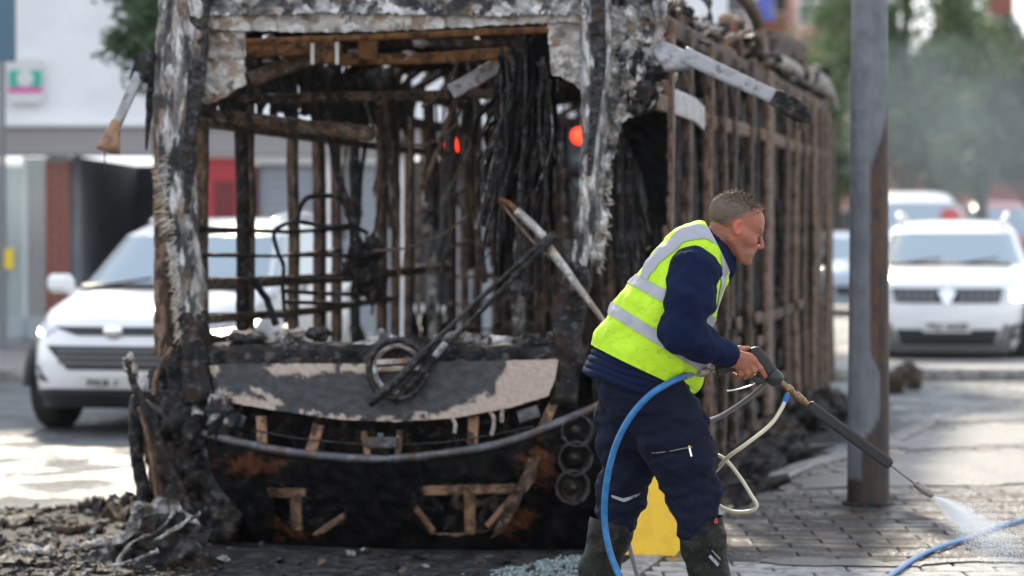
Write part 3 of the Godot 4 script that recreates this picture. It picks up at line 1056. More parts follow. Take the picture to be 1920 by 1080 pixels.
func tree(label: String, at: Vector3, height: float, crown: Vector3, crown_y: float, leaves: int, leaf: float, kind: int) -> void:
	var t := thing("tree", label, "tree", at, 0, "trees along the street")
	var g := Geo.new()
	var r0 := height * 0.024
	add_tube(g, smooth_path([Vector3(0, -0.1, 0), Vector3(0.06, height * 0.3, 0.04), Vector3(-0.08, height * 0.6, 0), Vector3(0.05, height * 0.88, 0)], 4), PackedFloat32Array([r0 * 1.5, r0 * 1.1, r0, r0, r0 * 0.95, r0 * 0.9, r0 * 0.8, r0 * 0.7, r0 * 0.55, r0 * 0.45, r0 * 0.35, r0 * 0.25, r0 * 0.12]), 9, 0.02, 4.0)
	var clumps := []
	for k in 46:
		var d := Vector3(rng.randfn(), rng.randfn(), rng.randfn()).normalized() * pow(rng.randf(), 0.4)
		d = d * (0.86 + 0.22 * noise.get_noise_3dv(d * 1.9 + at))
		clumps.append([Vector3(0, crown_y, 0) + d * crown, rng.randf_range(0.5, 1.0) * crown.x * 0.32])
	for k in 14:
		var c: Vector3 = clumps[k * 3][0]
		var y := clampf(c.y - crown.y * 0.5, height * 0.22, height * 0.8)
		var base := Vector3(0, y, 0)
		add_tube(g, smooth_path([base, base.lerp(c, 0.5) + Vector3(0, 0.2, 0), c], 4), PackedFloat32Array([r0 * 0.42, r0 * 0.36, r0 * 0.3, r0 * 0.25, r0 * 0.2, r0 * 0.16, r0 * 0.12, r0 * 0.08, r0 * 0.05]), 6)
	part("trunk", g, M.bark, t)
	if leaf_mesh == null:
		var lg := Geo.new()
		for q in [[Vector3(0, 0, 0), Vector3(0.32, 0.5, 0.1), Vector3(0, 1, 0), Vector3(-0.32, 0.5, 0.1)], [Vector3(0.25, 0.3, 0.2), Vector3(0.9, 0.5, 0.35), Vector3(1.1, 0.9, 0.1), Vector3(0.5, 0.8, 0.3)], [Vector3(-0.2, 0.2, -0.2), Vector3(-0.8, 0.2, -0.3), Vector3(-1.1, 0.7, -0.5), Vector3(-0.5, 0.7, -0.25)]]:
			lg.face(q)
		leaf_mesh = commit(lg, false)
	var mm := MultiMesh.new()
	mm.transform_format = MultiMesh.TRANSFORM_3D
	mm.mesh = leaf_mesh
	mm.instance_count = leaves
	for k in leaves:
		var c: Array = clumps[rng.randi() % clumps.size()]
		var d: Vector3 = Vector3(rng.randfn(), rng.randfn() * 0.8, rng.randfn()) * c[1] * 0.55
		var b := Basis.from_euler(Vector3(rng.randf() * TAU, rng.randf() * TAU, rng.randf() * TAU)).scaled(Vector3.ONE * leaf * rng.randf_range(0.6, 1.3))
		mm.set_instance_transform(k, Transform3D(b, c[0] + d))
	var mi := MultiMeshInstance3D.new()
	mi.set_meta("kind", "stuff")
	mi.name = "crown"
	mi.multimesh = mm
	mi.material_override = M.leaf[kind]
	t.add_child(mi)

func build_trees() -> void:
	var spots := [
		[1700.0, 70.0, 9.0, Vector3(2.7, 3.3, 2.7), 5.9, 5000, 0.17, 0, "broad tree just right of the steel pole"],
		[1560.0, 76.0, 8.0, Vector3(1.9, 3.2, 2.0), 4.8, 3500, 0.16, 1, "slim dark tree between the bus rear and the pole"],
		[1835.0, 82.0, 8.2, Vector3(2.0, 2.6, 2.2), 4.8, 4000, 0.17, 2, "yellow green tree below the red house"],
		[1935.0, 74.0, 7.6, Vector3(2.0, 2.8, 2.0), 4.6, 4000, 0.17, 3, "smoky tree at the right edge"],
		[1745.0, 96.0, 8.5, Vector3(3.2, 3.0, 2.5), 5.2, 4500, 0.2, 1, "farther dark tree behind the broad tree"],
		[1470.0, 84.0, 7.0, Vector3(1.5, 2.2, 1.6), 5.2, 2500, 0.17, 2, "light green tree top over the bus roof"],
	]
	for s in spots:
		var p := P(s[0], 420, s[1])
		tree(s[8], Vector3(p.x, 0, p.z), s[2], s[3], s[4], s[5], s[6], s[7])
	var q := P(292, 0, 27.0)
	tree("dark leafy tree over the white building at the upper left", Vector3(q.x, 0, q.z - 0.6), 5.8, Vector3(0.72, 1.3, 0.8), 3.98, 4200, 0.075, 1)

# ------------------------------------------------------------------ steel pole
func build_pole() -> void:
	var base := on_level(1628, 945, PAVE)
	var t := thing("steel_pole", "thick grey steel pole with soot and rust scorched down its right side", "pole", base)
	var g := Geo.new()
	var n := 72
	var rows := 150
	var h := 4.6
	for k in rows + 1:
		var y := h * k / rows
		var r := lerpf(0.112, 0.083, y / h)
		for s in n:
			var a := TAU * s / n
			var dir := Vector3(cos(a), 0, sin(a))
			g.v.append(dir * r + Vector3(0, y, 0))
			# right side facing the bus fire; side: -1 left .. 1 right as seen from the road
			var p := dir * r + Vector3(0, y, 0)
			var nz := noise.get_noise_3dv(p * 9.0) * 0.5 + noise.get_noise_3dv(p * 28.0) * 0.3
			var side := dir.x + nz * 0.25
			var c := Color(0.115, 0.12, 0.135).lerp(Color(0.195, 0.205, 0.225), clampf(0.5 + nz * 1.2 + 0.5 * noise.get_noise_3dv(dir * 2.0 + Vector3(0, y * 0.5, 0)), 0, 1))
			var edge := lerpf(1.1, 0.85, smoothstep(2.6, 2.0, y))
			if y < 2.05: edge = lerpf(0.8, -0.05, smoothstep(2.05, 1.75, y))
			if y < 0.82: edge = lerpf(0.0, 0.42, smoothstep(0.82, 0.66, y))
			if y < 0.52: edge = lerpf(0.42, -0.5, smoothstep(0.5, 0.28, y))
			if y < 0.14: edge = -2.0
			var burnt := smoothstep(edge - 0.1, edge + 0.1, side)
			var rust := clampf(0.5 + nz * 1.3 + 0.4 * noise.get_noise_2d(a * 2.0, y * 2.0), 0, 1)
			var bc := Color(0.022, 0.02, 0.019).lerp(Color(0.10, 0.052, 0.03), rust * (1.0 if y > 0.75 else 0.55))
			if y > 3.05 and noise.get_noise_2d(a * 2.0, 3.0) * 0.1 + y > 3.08 and dir.x < 0.1:
				c = Color(0.12, 0.11, 0.10)
			g.c.append(c.lerp(bc, burnt))
	for k in rows:
		for s in n:
			var s2 := (s + 1) % n
			g.quad(k * n + s, k * n + s2, (k + 1) * n + s2, (k + 1) * n + s)
	part("shaft", g, M.polem, t)
	g = Geo.new()
	add_lathe(g, [[0.112, 0.0], [0.14, 0.0], [0.14, 0.012], [0.113, 0.02]], Transform3D(Basis.IDENTITY, Vector3(0, -0.004, 0)), 40)
	part("base_collar", g, M.char, t)

# ------------------------------------------------------------------ vehicles
# a body is stacked from rings: [y front, y rear, z front, z rear, half width, squareness]
func ring_pt(r: Array, a: float) -> Vector3:
	var c := cos(a)
	var s := sin(a)
	var e: float = 2.0 / r[5]
	var zc: float = (r[2] + r[3]) * 0.5
	var l: float = (r[2] - r[3]) * 0.5
	var x: float = r[4] * signf(c) * pow(absf(c), e)
	var zz: float = signf(s) * pow(absf(s), e)
	return Vector3(x, lerpf(r[1], r[0], zz * 0.5 + 0.5), zc + l * zz)

func front_pt(rings: Array, x: float, y: float, off: float) -> Vector3:
	var k := 0
	while k < rings.size() - 2 and rings[k + 1][0] < y:
		k += 1
	var t: float = clampf((y - rings[k][0]) / maxf(rings[k + 1][0] - rings[k][0], 0.001), 0.0, 1.0)
	var z := 0.0
	for j in 2:
		var r: Array = rings[k + j]
		var l: float = (r[2] - r[3]) * 0.5
		var q: float = clampf(absf(x) / r[4], 0.0, 0.995)
		z += (t if j == 1 else 1.0 - t) * ((r[2] + r[3]) * 0.5 + l * pow(1.0 - pow(q, r[5]), 1.0 / r[5]))
	return Vector3(x, y, z + off)

func make_car(t: Node3D, rings: Array, paint: Material, base_ring: int, roof_ring: int, wheel_z: Array, wheel_r: float, side_cuts: Array) -> void:
	var n := 96
	var body := Geo.new()
	var panes := {}
	for r in rings:
		for k in n:
			body.v.append(ring_pt(r, TAU * k / n))
	for j in rings.size() - 1:
		for k in n:
			var k2 := (k + 1) % n
			var m := (ring_pt(rings[j], TAU * (k + 0.5) / n) + ring_pt(rings[j + 1], TAU * (k + 0.5) / n)) * 0.5
			var r: Array = rings[j]
			var pane := ""
			if j == base_ring:
				var fr := sin(TAU * (k + 0.5) / n)
				var cx: float = absf(m.x) / ((r[4] + rings[j + 1][4]) * 0.5)
				if absf(fr) > 0.62 and cx < 0.93:
					pane = "windscreen" if fr > 0.0 else "rear_window"
				elif cx > 0.93:
					for c in side_cuts:
						if m.z < c[0] and m.z > c[1]: pane = "side_window %s %s" % [c[0], m.x > 0.0]
			if pane == "":
				body.quad(j * n + k, j * n + k2, (j + 1) * n + k2, (j + 1) * n + k)
			else:
				if not panes.has(pane):
					panes[pane] = [Geo.new(), {}]
				var pg: Geo = panes[pane][0]
				var ids := []
				for q in [j * n + k, j * n + k2, (j + 1) * n + k2, (j + 1) * n + k]:
					if not panes[pane][1].has(q):
						panes[pane][1][q] = pg.v.size()
						pg.v.append(body.v[q])
					ids.append(panes[pane][1][q])
				pg.quad(ids[0], ids[1], ids[2], ids[3])
	var top := body.v.size()
	var last := rings.size() - 1
	var mid := Vector3(0, rings[last][0] + 0.012, (rings[last][2] + rings[last][3]) * 0.5)
	body.v.append(mid)
	for k in n:
		body.i.append(last * n + k); body.i.append(last * n + (k + 1) % n); body.i.append(top)
	part("body", body, paint, t)
	for pane in panes.keys():
		part(pane.split(" ")[0], panes[pane][0], M.car_glass, t)
	# floor
	var g := Geo.new()
	var r0: Array = rings[0]
	add_box(g, Vector3(0, r0[0] + 0.02, (r0[2] + r0[3]) * 0.5), Vector3(r0[4] * 1.8, 0.06, (r0[2] - r0[3]) * 0.9))
	part("underbody", g, M.trim, t, false)
	for z in wheel_z:
		for sx in [-1.0, 1.0]:
			var wx: float = (rings[1][4] - 0.1) * sx
			g = Geo.new()
			var xf := Transform3D(Basis(Vector3.FORWARD, PI / 2 * sx), Vector3(wx, wheel_r, z))
			add_lathe(g, [[wheel_r * 0.6, -0.11], [wheel_r * 0.93, -0.11], [wheel_r, -0.085], [wheel_r, 0.085], [wheel_r * 0.93, 0.11], [wheel_r * 0.62, 0.112], [wheel_r * 0.6, 0.08]], xf, 36)
			var tyre := part("wheel", g, M.tyre, t)
			g = Geo.new()
			add_lathe(g, [[0.0, 0.085], [wheel_r * 0.16, 0.095], [wheel_r * 0.2, 0.07], [wheel_r * 0.55, 0.06], [wheel_r * 0.61, 0.1]], xf, 30)
			part("rim", g, M.rim, tyre)
			g = Geo.new()
			var arc := PackedVector3Array()
			for q in 15:
				var a := PI * q / 14.0
				arc.append(Vector3((rings[1][4] - 0.004) * sx, wheel_r + sin(a) * (wheel_r + 0.06), z + cos(a) * (wheel_r + 0.06)))
			add_tube(g, arc, 0.035, 6)
			part("wheel_arch", g, M.trim, t)

func fascia(t: Node, called: String, rings: Array, pl: Array, off: float, m: Material, mirrored := false, thick := 0.02) -> MeshInstance3D:
	var o: MeshInstance3D
	for sx in ([1.0, -1.0] if mirrored else [1.0]):
		var q := poly2(pl)
		if sx < 0:
			for k in q.size(): q[k].x = -q[k].x
			q.reverse()
		var g := sheet(q, 0.05, func(u: Vector2) -> Vector3: return front_pt(rings, u.x, u.y, off), Vector3(0, 0, -thick))
		o = part(called, g, m, t, false)
	return o

func text_on(t: Node, s: String, at: Vector3, h: float, m: Material) -> void:
	var tm := TextMesh.new()
	tm.text = s
	var f := SystemFont.new()
	f.font_names = PackedStringArray(["Droid Sans"])
	f.font_weight = 700
	tm.font = f
	tm.font_size = 64
	tm.pixel_size = h / 47.0
	tm.depth = 0.004
	var o := put("lettering", tm, m, t)
	o.position = at

func mirrors(t: Node, x: float, y: float, z: float, m: Material) -> void:
	for sx in [-1.0, 1.0]:
		var g := Geo.new()
		add_box(g, Vector3(x * sx, y, z), Vector3(0.24, 0.155, 0.13), Basis(Vector3.UP, 0.25 * sx), 0.045)
		add_box(g, Vector3((x - 0.12) * sx, y - 0.06, z), Vector3(0.12, 0.05, 0.06))
		part("wing_mirror", g, m, t, false)

func wipers(t: Node, y: float, z: float, w: float) -> void:
	for sx in [-0.75, 0.05]:
		var g := Geo.new()
		add_tube(g, PackedVector3Array([Vector3(w * sx, y, z + 0.05), Vector3(w * (sx + 0.62), y + 0.07, z - 0.02)]), 0.011, 6)
		part("wiper", g, M.trim, t)
	var g2 := Geo.new()
	add_box(g2, Vector3(0, y + 0.005, z + 0.02), Vector3(w * 1.7, 0.03, 0.1), Basis(Vector3.RIGHT, 0.3), 0.01)
	part("cowl", g2, M.trim, t, false)

func build_vehicles() -> void:
	# white crossover waiting on the left
	var ix := [[0.20, 0.20, 2.02, -2.1, 0.80, 5.0], [0.30, 0.30, 2.13, -2.18, 0.87, 4.4], [0.46, 0.46, 2.2, -2.2, 0.9, 4.0], [0.66, 0.66, 2.2, -2.2, 0.91, 3.8], [0.82, 0.86, 2.14, -2.18, 0.905, 3.6], [0.93, 0.98, 2.0, -2.15, 0.89, 3.4], [0.99, 1.04, 1.75, -2.12, 0.87, 3.4], [1.09, 1.10, 1.08, -2.08, 0.85, 5.0], [1.50, 1.56, 0.36, -1.75, 0.70, 5.0], [1.6, 1.63, 0.02, -1.6, 0.6, 4.0], [1.645, 1.65, -0.4, -1.3, 0.4, 3.0]]
	var p := on_level(228, 815)
	var yaw := deg_to_rad(-13)
	var t := thing("white_suv", "white SUV with lit headlamp stopped on the road left of the burnt bus", "car", p - Basis(Vector3.UP, yaw).z * 2.0, yaw)
	make_car(t, ix, M.white_paint, 7, 8, [1.35, -1.3], 0.345, [[0.7, -0.35], [-0.45, -1.2], [-1.3, -1.7]])
	fascia(t, "lower_bumper", ix, [-0.62, 0.2, 0.62, 0.2, 0.78, 0.33, 0.5, 0.35, -0.5, 0.35, -0.78, 0.33], 0.012, M.trim)
	fascia(t, "lower_grille", ix, [-0.36, 0.5, 0.36, 0.5, 0.56, 0.68, -0.56, 0.68], 0.012, M.trim)
	for y in [0.545, 0.59, 0.635]:
		fascia(t, "grille_bar", ix, [-0.44, y, 0.44, y, 0.45, y + 0.014, -0.45, y + 0.014], 0.022, M.grey_trim)
	fascia(t, "upper_grille", ix, [-0.3, 0.762, 0.3, 0.762, 0.52, 0.825, 0, 0.825, -0.52, 0.825], 0.012, M.trim)
	var em := Geo.new()
	add_lathe(em, [[0.0, 0.02], [0.055, 0.018], [0.065, 0.0]], Transform3D(Basis(Vector3.RIGHT, PI / 2).scaled(Vector3(1.25, 1, 0.85)), front_pt(ix, 0, 0.79, 0.02)), 24)
	part("emblem", em, M.chrome, t)
	fascia(t, "fog_lamp", ix, [0.55, 0.4, 0.78, 0.43, 0.8, 0.53, 0.66, 0.52], 0.012, M.trim, true)
	fascia(t, "fog_lens", ix, [0.62, 0.43, 0.69, 0.44, 0.7, 0.5, 0.64, 0.5], 0.022, M.lens, true)
	fascia(t, "headlamp", ix, [0.5, 0.80, 0.62, 0.74, 0.8, 0.74, 0.868, 0.82, 0.868, 0.94, 0.76, 0.90, 0.6, 0.855], 0.014, M.lens, true)
	fascia(t, "running_light", ix, [0.64, 0.752, 0.79, 0.752, 0.855, 0.82, 0.855, 0.87, 0.80, 0.80, 0.66, 0.785], 0.024, M.lamp, true)
	var pl := fascia(t, "number_plate", ix, [-0.26, 0.36, 0.26, 0.36, 0.26, 0.47, -0.26, 0.47], 0.03, M.plate)
	text_on(pl, "HEB 7", front_pt(ix, -0.07, 0.415, 0.034), 0.07, M.ink)
	wipers(t, 1.1, 1.06, 0.8)
	mirrors(t, 0.98, 1.12, 0.78, M.white_paint)
	for sx in [-1.0, 1.0]:
		var rr := Geo.new()
		add_tube(rr, smooth_path([Vector3(0.53 * sx, 1.62, -0.1), Vector3(0.54 * sx, 1.675, -0.35), Vector3(0.54 * sx, 1.685, -1.1), Vector3(0.52 * sx, 1.63, -1.5)], 4), 0.016, 8)
		part("roof_rail", rr, M.chrome, t)
	# white off-roader coming up on the right, headlamps on
	var du := [[0.19, 0.19, 2.0, -2.05, 0.78, 5.0], [0.32, 0.32, 2.12, -2.14, 0.87, 4.4], [0.5, 0.5, 2.17, -2.17, 0.9, 4.2], [0.72, 0.72, 2.17, -2.17, 0.905, 4.2], [0.9, 0.9, 2.12, -2.15, 0.9, 4.2], [1.0, 1.0, 2.0, -2.12, 0.885, 4.0], [1.06, 1.07, 1.72, -2.1, 0.87, 3.8], [1.14, 1.14, 1.05, -2.06, 0.87, 5.5], [1.5, 1.55, 0.42, -1.85, 0.73, 5.5], [1.6, 1.62, 0.1, -1.7, 0.64, 4.5], [1.64, 1.645, -0.4, -1.3, 0.4, 3.0]]
	p = on_level(1776, 694)
	yaw = deg_to_rad(-10)
	t = thing("white_offroader", "white off-roader with both headlamps glowing right of the steel pole", "car", p - Basis(Vector3.UP, yaw).z * 2.0, yaw)
	make_car(t, du, M.white_paint, 7, 8, [1.35, -1.32], 0.35, [[0.7, -0.35], [-0.45, -1.3], [-1.4, -1.75]])
	fascia(t, "lower_bumper", du, [-0.66, 0.19, 0.66, 0.19, 0.86, 0.4, 0.62, 0.52, 0.5, 0.26, -0.5, 0.26, -0.62, 0.52, -0.86, 0.4], 0.012, M.grey_trim)
	fascia(t, "lower_grille", du, [-0.5, 0.27, 0.5, 0.27, 0.56, 0.45, -0.56, 0.45], 0.012, M.trim)
	fascia(t, "corner_vent", du, [0.66, 0.3, 0.84, 0.42, 0.85, 0.52, 0.7, 0.5], 0.018, M.trim, true)
	fascia(t, "fog_lamp", du, [0.72, 0.38, 0.79, 0.4, 0.79, 0.47, 0.72, 0.46], 0.028, M.lens, true)
	fascia(t, "grille", du, [-0.56, 0.74, 0.56, 0.74, 0.6, 0.9, -0.6, 0.9], 0.012, M.trim)
	for k in 5:
		for sx in [-1.0, 1.0]:
			fascia(t, "grille_cell", du, [(0.14 + k * 0.085) * sx, 0.77, (0.195 + k * 0.085) * sx, 0.77, (0.2 + k * 0.085) * sx, 0.81, (0.14 + k * 0.085) * sx, 0.81], 0.022, M.grey_trim)
			fascia(t, "grille_cell", du, [(0.14 + k * 0.085) * sx, 0.835, (0.195 + k * 0.085) * sx, 0.835, (0.2 + k * 0.085) * sx, 0.87, (0.14 + k * 0.085) * sx, 0.87], 0.022, M.grey_trim)
	fascia(t, "emblem", du, [-0.1, 0.87, -0.03, 0.72, 0.03, 0.72, 0.1, 0.87, 0, 0.9], 0.03, M.chrome)
	fascia(t, "headlamp", du, [0.58, 0.75, 0.86, 0.75, 0.87, 0.9, 0.62, 0.9], 0.016, M.lens, true)
	fascia(t, "headlamp_bulb", du, [0.70, 0.765, 0.85, 0.765, 0.855, 0.885, 0.70, 0.885], 0.026, M.lamp, true)
	pl = fascia(t, "number_plate", du, [-0.26, 0.42, 0.26, 0.42, 0.26, 0.55, -0.26, 0.55], 0.03, M.plate)
	text_on(pl, "YRZ 6420", front_pt(du, 0.0, 0.485, 0.034), 0.08, M.ink)
	wipers(t, 1.15, 1.03, 0.8)
	mirrors(t, 1.04, 1.16, 0.75, M.white_paint)
	for sx in [-1.0, 1.0]:
		var rr := Geo.new()
		add_tube(rr, smooth_path([Vector3(0.57 * sx, 1.56, 0.15), Vector3(0.62 * sx, 1.7, -0.12), Vector3(0.62 * sx, 1.71, -1.2), Vector3(0.56 * sx, 1.6, -1.6)], 4), 0.03, 8)
		part("roof_rail", rr, M.frame_white, t)
	# vans and cars farther back
	var van := [[0.3, 0.3, 2.4, -2.6, 0.85, 5.0], [0.5, 0.5, 2.5, -2.65, 0.97, 5.0], [0.9, 0.9, 2.5, -2.65, 0.99, 5.0], [1.15, 1.15, 2.3, -2.65, 0.98, 5.0], [1.3, 1.3, 1.75, -2.65, 0.95, 5.5], [2.05, 2.1, 0.9, -2.6, 0.86, 6.0], [2.22, 2.26, 0.55, -2.5, 0.76, 5.0], [2.28, 2.3, 0.2, -2.3, 0.55, 3.5]]
	for v in [[1742.0, 58.0, 0.0, M.white_paint, "large white van with a red disc on its windscreen behind the white off-roader"], [1192.0, 52.0, 4.0, M.white_paint, "white van glimpsed through the bus door opening"], [1892.0, 84.0, 0.0, M.red_car, "dark red van far behind the off-roader at the right edge"]]:
		var q := P(v[0], 420, v[1])
		t = thing("van", v[4], "van", Vector3(q.x, 0, q.z - 2.5), deg_to_rad(v[2]), "vans in the distance")
		make_car(t, van, v[3], 4, 5, [1.6, -1.7], 0.36, [[0.95, 0.1]])
		fascia(t, "grille", van, [-0.55, 0.75, 0.55, 0.75, 0.6, 0.95, -0.6, 0.95], 0.012, M.trim)
		fascia(t, "lower_bumper", van, [-0.8, 0.32, 0.8, 0.32, 0.85, 0.55, -0.85, 0.55], 0.012, M.trim)
		fascia(t, "headlamp", van, [0.62, 0.8, 0.9, 0.8, 0.92, 1.06, 0.68, 1.0], 0.016, M.lens, true)
		mirrors(t, 1.1, 1.4, 1.5, M.trim)
		if v[0] > 1700.0 and v[0] < 1800.0:
			var dg := Geo.new()
			add_lathe(dg, [[0.0, 0.012], [0.2, 0.01], [0.21, 0.0]], Transform3D(Basis(Vector3.RIGHT, PI / 2 - 0.75), Vector3(0.62, 1.78, 1.24)), 24)
			part("red_disc", dg, M.red_paint, t)
	var hb := [[0.2, 0.2, 1.9, -1.95, 0.75, 5.0], [0.36, 0.36, 2.0, -2.02, 0.85, 4.4], [0.6, 0.6, 2.02, -2.02, 0.87, 4.2], [0.75, 0.8, 1.95, -2.0, 0.86, 4.0], [0.88, 0.92, 1.6, -1.98, 0.84, 4.0], [0.96, 0.98, 1.0, -1.95, 0.8, 4.6], [1.36, 1.38, 0.3, -1.6, 0.62, 4.6], [1.43, 1.45, 0.0, -1.4, 0.5, 4.0], [1.46, 1.47, -0.4, -1.1, 0.34, 3.0]]
	var q2 := P(1618, 420, 50.0)
	t = thing("blue_hatchback", "pale blue hatchback half hidden by the steel pole", "car", Vector3(q2.x, 0, q2.z - 2.0), 0.03)
	make_car(t, hb, M.blue_car, 5, 6, [1.25, -1.2], 0.31, [[0.6, -0.3], [-0.4, -1.2]])
	fascia(t, "grille", hb, [-0.5, 0.36, 0.5, 0.36, 0.55, 0.52, -0.55, 0.52], 0.012, M.trim)
	fascia(t, "headlamp", hb, [0.52, 0.62, 0.8, 0.64, 0.82, 0.78, 0.6, 0.72], 0.016, M.lens, true)
	fascia(t, "number_plate", hb, [-0.26, 0.4, 0.26, 0.4, 0.26, 0.5, -0.26, 0.5], 0.02, M.plate)
	mirrors(t, 0.94, 1.0, 0.7, M.blue_car)

# ------------------------------------------------------------------ the burnt bus
func bar(called: String, pts: Array, wd: Array, m: Material, rough := 0.006, freq := 14.0, deep := Vector3.BACK, bends := 0.0, parent: Node = null) -> MeshInstance3D:
	var g := Geo.new()
	add_rough_bar(g, pts, wd, rough, freq, deep, 0.035, bends)
	return part(called, g, m, bus if parent == null else parent)

func fpts(a: Array, z: float) -> Array:
	var out := []
	for k in range(0, a.size(), 2):
		out.append(bz(a[k], a[k + 1], z))
	return out

func pipe(called: String, pts: Array, r, m: Material, rough := 0.0, sides := 8, per := 5, parent: Node = null) -> MeshInstance3D:
	var g := Geo.new()
	add_tube(g, smooth_path(pts, per), r, sides, rough, 25.0)
	return part(called, g, m, bus if parent == null else parent)

func front_sheet(called: String, pl: Array, cell: float, bow: float, off: float, bumps: float, m: Material, thick := 0.012, rag := 0.0, color = null, holes := [], tuck := 0.0) -> MeshInstance3D:
	var q := poly2(pl)
	if rag > 0.0:
		q = ragged(q, 6.0, rag, 0.08)
	var map := func(u: Vector2) -> Vector3:
		var p := bf(u.x, u.y, bow, off - tuck * pow(maxf(0.0, u.y - 850.0) / 200.0, 1.6))
		p.z += bumps * (noise.get_noise_3dv(p * 5.0) + 0.6 * noise.get_noise_3dv(p * 14.0) + 0.3 * noise.get_noise_3dv(p * 35.0))
		return p
	return part(called, sheet(q, cell, map, Vector3(0, 0, -thick), color, holes), m, bus)

func build_bus() -> void:
	bus = thing("burnt_bus", "burnt out single deck bus reduced to rusty posts, ash and soot", "bus")
	bus.transform = bus_xf
	bus_shell()
	bus_front()
	bus_inside()
	bus_roof_and_arms()

func bus_shell() -> void:
	var g := Geo.new()
	add_box(g, Vector3(0, 0.36, -5.7), Vector3(2.36, 0.1, 10.9), Basis.IDENTITY, 0.02)
	part("floor", g, M.char, bus, false)
	for sx in [-1.0, 1.0]:
		g = Geo.new()
		add_box(g, Vector3(0.45 * sx, 0.24, -5.6), Vector3(0.1, 0.2, 10.6), Basis.IDENTITY, 0.01)
		part("chassis_rail", g, M.rust_h, bus, false)
	# what is left of the roof skin, in sagging torn lengths
	for seg in [[-0.3, -1.2, 0.14], [-1.25, -2.9, 0.0], [-3.05, -5.2, 0.1], [-5.4, -8.3, 0.06], [-8.45, -11.15, 0.12]]:
		var pl := ragged(poly2([-1.12, seg[0], 1.12, seg[0], 1.12, seg[1], -1.12, seg[1]]), 0.08, 0.22, 3.0)
		var hole := ragged(poly2([-0.5 + seg[2] * 4.0, seg[0] - 0.5, 0.1 + seg[2] * 4.0, seg[0] - 0.4, 0.2 + seg[2] * 3.0, seg[0] - 0.9, -0.4 + seg[2] * 4.0, seg[0] - 1.0]), 0.06, 0.2, 4.0)
		var map := func(u: Vector2) -> Vector3:
			return Vector3(u.x, 2.74 - 0.12 * pow(absf(u.x) / 1.12, 3.0) + 0.07 * noise.get_noise_2d(u.x * 1.6, u.y * 1.6) + 0.03 * noise.get_noise_2d(u.x * 7.0, u.y * 7.0), u.y)
		part("roof_skin", sheet(pl, 0.11, map, Vector3(0, -0.015, 0), null, [hole]), M.char, bus)
	for k in 12:
		var z := -0.5 - k * 0.95
		bar("roof_hoop", [Vector3(-1.18, 2.5, z), Vector3(-0.9, 2.66, z), Vector3(0, 2.70 - 0.03 * (k % 3), z), Vector3(0.9, 2.66, z), Vector3(1.18, 2.5, z)], [0.05, 0.05], M.rust_h, 0.006)
	# left-hand wall posts and rails, seen through the windscreen opening
	var left := [[380, 0.07, 0], [452, 0.085, 1], [466, 0.04, 0], [548, 0.06, 0], [598, 0.12, 0], [630, 0.06, 0], [664, 0.05, 1], [716, 0.1, 0], [742, 0.06, 0], [768, 0.08, 0], [806, 0.09, 0], [846, 0.1, 1], [872, 0.08, 0], [896, 0.13, 0], [930, 0.1, 0], [956, 0.1, 1], [980, 0.12, 0], [1004, 0.12, 0], [1026, 0.12, 0]]
	for q in left:
		var z: float = bx(q[0], 420, -1.2).z
		bar("wall_post", [Vector3(-1.2, 0.38, z), Vector3(-1.2 + rng.randf_range(-0.01, 0.02), 1.3, z), Vector3(-1.2, 2.5, z)], [0.06, q[1]], M.char if q[2] else M.rust, 0.004, 12.0, Vector3.BACK, 0.008)
	for k in 5:  # lining added along the upper band to keep window light out
		var z := -0.2 - k * 1.0
		var pl := ragged(poly2([z, 2.22, z - 0.95, 2.2, z - 0.95, 2.6, z, 2.6]), 0.06, 0.16, 4.0)
		var map := func(u: Vector2) -> Vector3: return Vector3(-1.15 + 0.03 * noise.get_noise_2d(u.x * 4.0, u.y * 4.0), u.y, u.x)
		part("burnt_shade_lining", sheet(pl, 0.08, map, Vector3(-0.012, 0, 0)), M.char, bus)
	# charred lining added on the left-hand wall towards the rear to darken the saloon
	for k in range(7, left.size() - 1):
		for h in 3:
			if rng.randf() < 0.5:
				continue
			var z0: float = bx(left[k][0], 420, -1.16).z
			var z1: float = bx(left[k + 1][0], 420, -1.16).z
			var y0: float = [0.4, 1.15, 1.85][h] + rng.randf_range(-0.1, 0.15)
			var y1: float = [1.2, 1.9, 2.55][h] + rng.randf_range(-0.25, 0.05)
			var pl := ragged(poly2([z0, y0, z1, y0 + rng.randf_range(-0.1, 0.1), z1 + (z0 - z1) * rng.randf_range(0.0, 0.4), y1, z0, y1]), 0.08, 0.2, 3.0)
			var map := func(u: Vector2) -> Vector3: return Vector3(-1.14 + 0.06 * noise.get_noise_2d(u.x * 3.0, u.y * 3.0), u.y, u.x)
			part("burnt_shade_lining", sheet(pl, 0.1, map, Vector3(-0.012, 0, 0)), [M.char, M.rust, M.char][(k + h) % 3], bus)
	for r in [[0.62, 0.05, -0.3, -11.0], [1.11, 0.045, -0.25, -4.6], [1.29, 0.06, -0.25, -6.5], [1.44, 0.018, -0.3, -3.2], [1.575, 0.024, -0.3, -3.6], [2.12, 0.05, -0.2, -9.0], [2.31, 0.07, -0.4, -11.0], [2.5, 0.08, -0.1, -11.1]]:
		bar("wall_rail", [Vector3(-1.17, r[0], r[2]), Vector3(-1.17, r[0] - 0.02, (r[2] + r[3]) * 0.5), Vector3(-1.17, r[0], r[3])], [0.035, r[1]], M.rust_h if r[1] > 0.03 else M.char, 0.004, 12.0, Vector3.UP, 0.01)
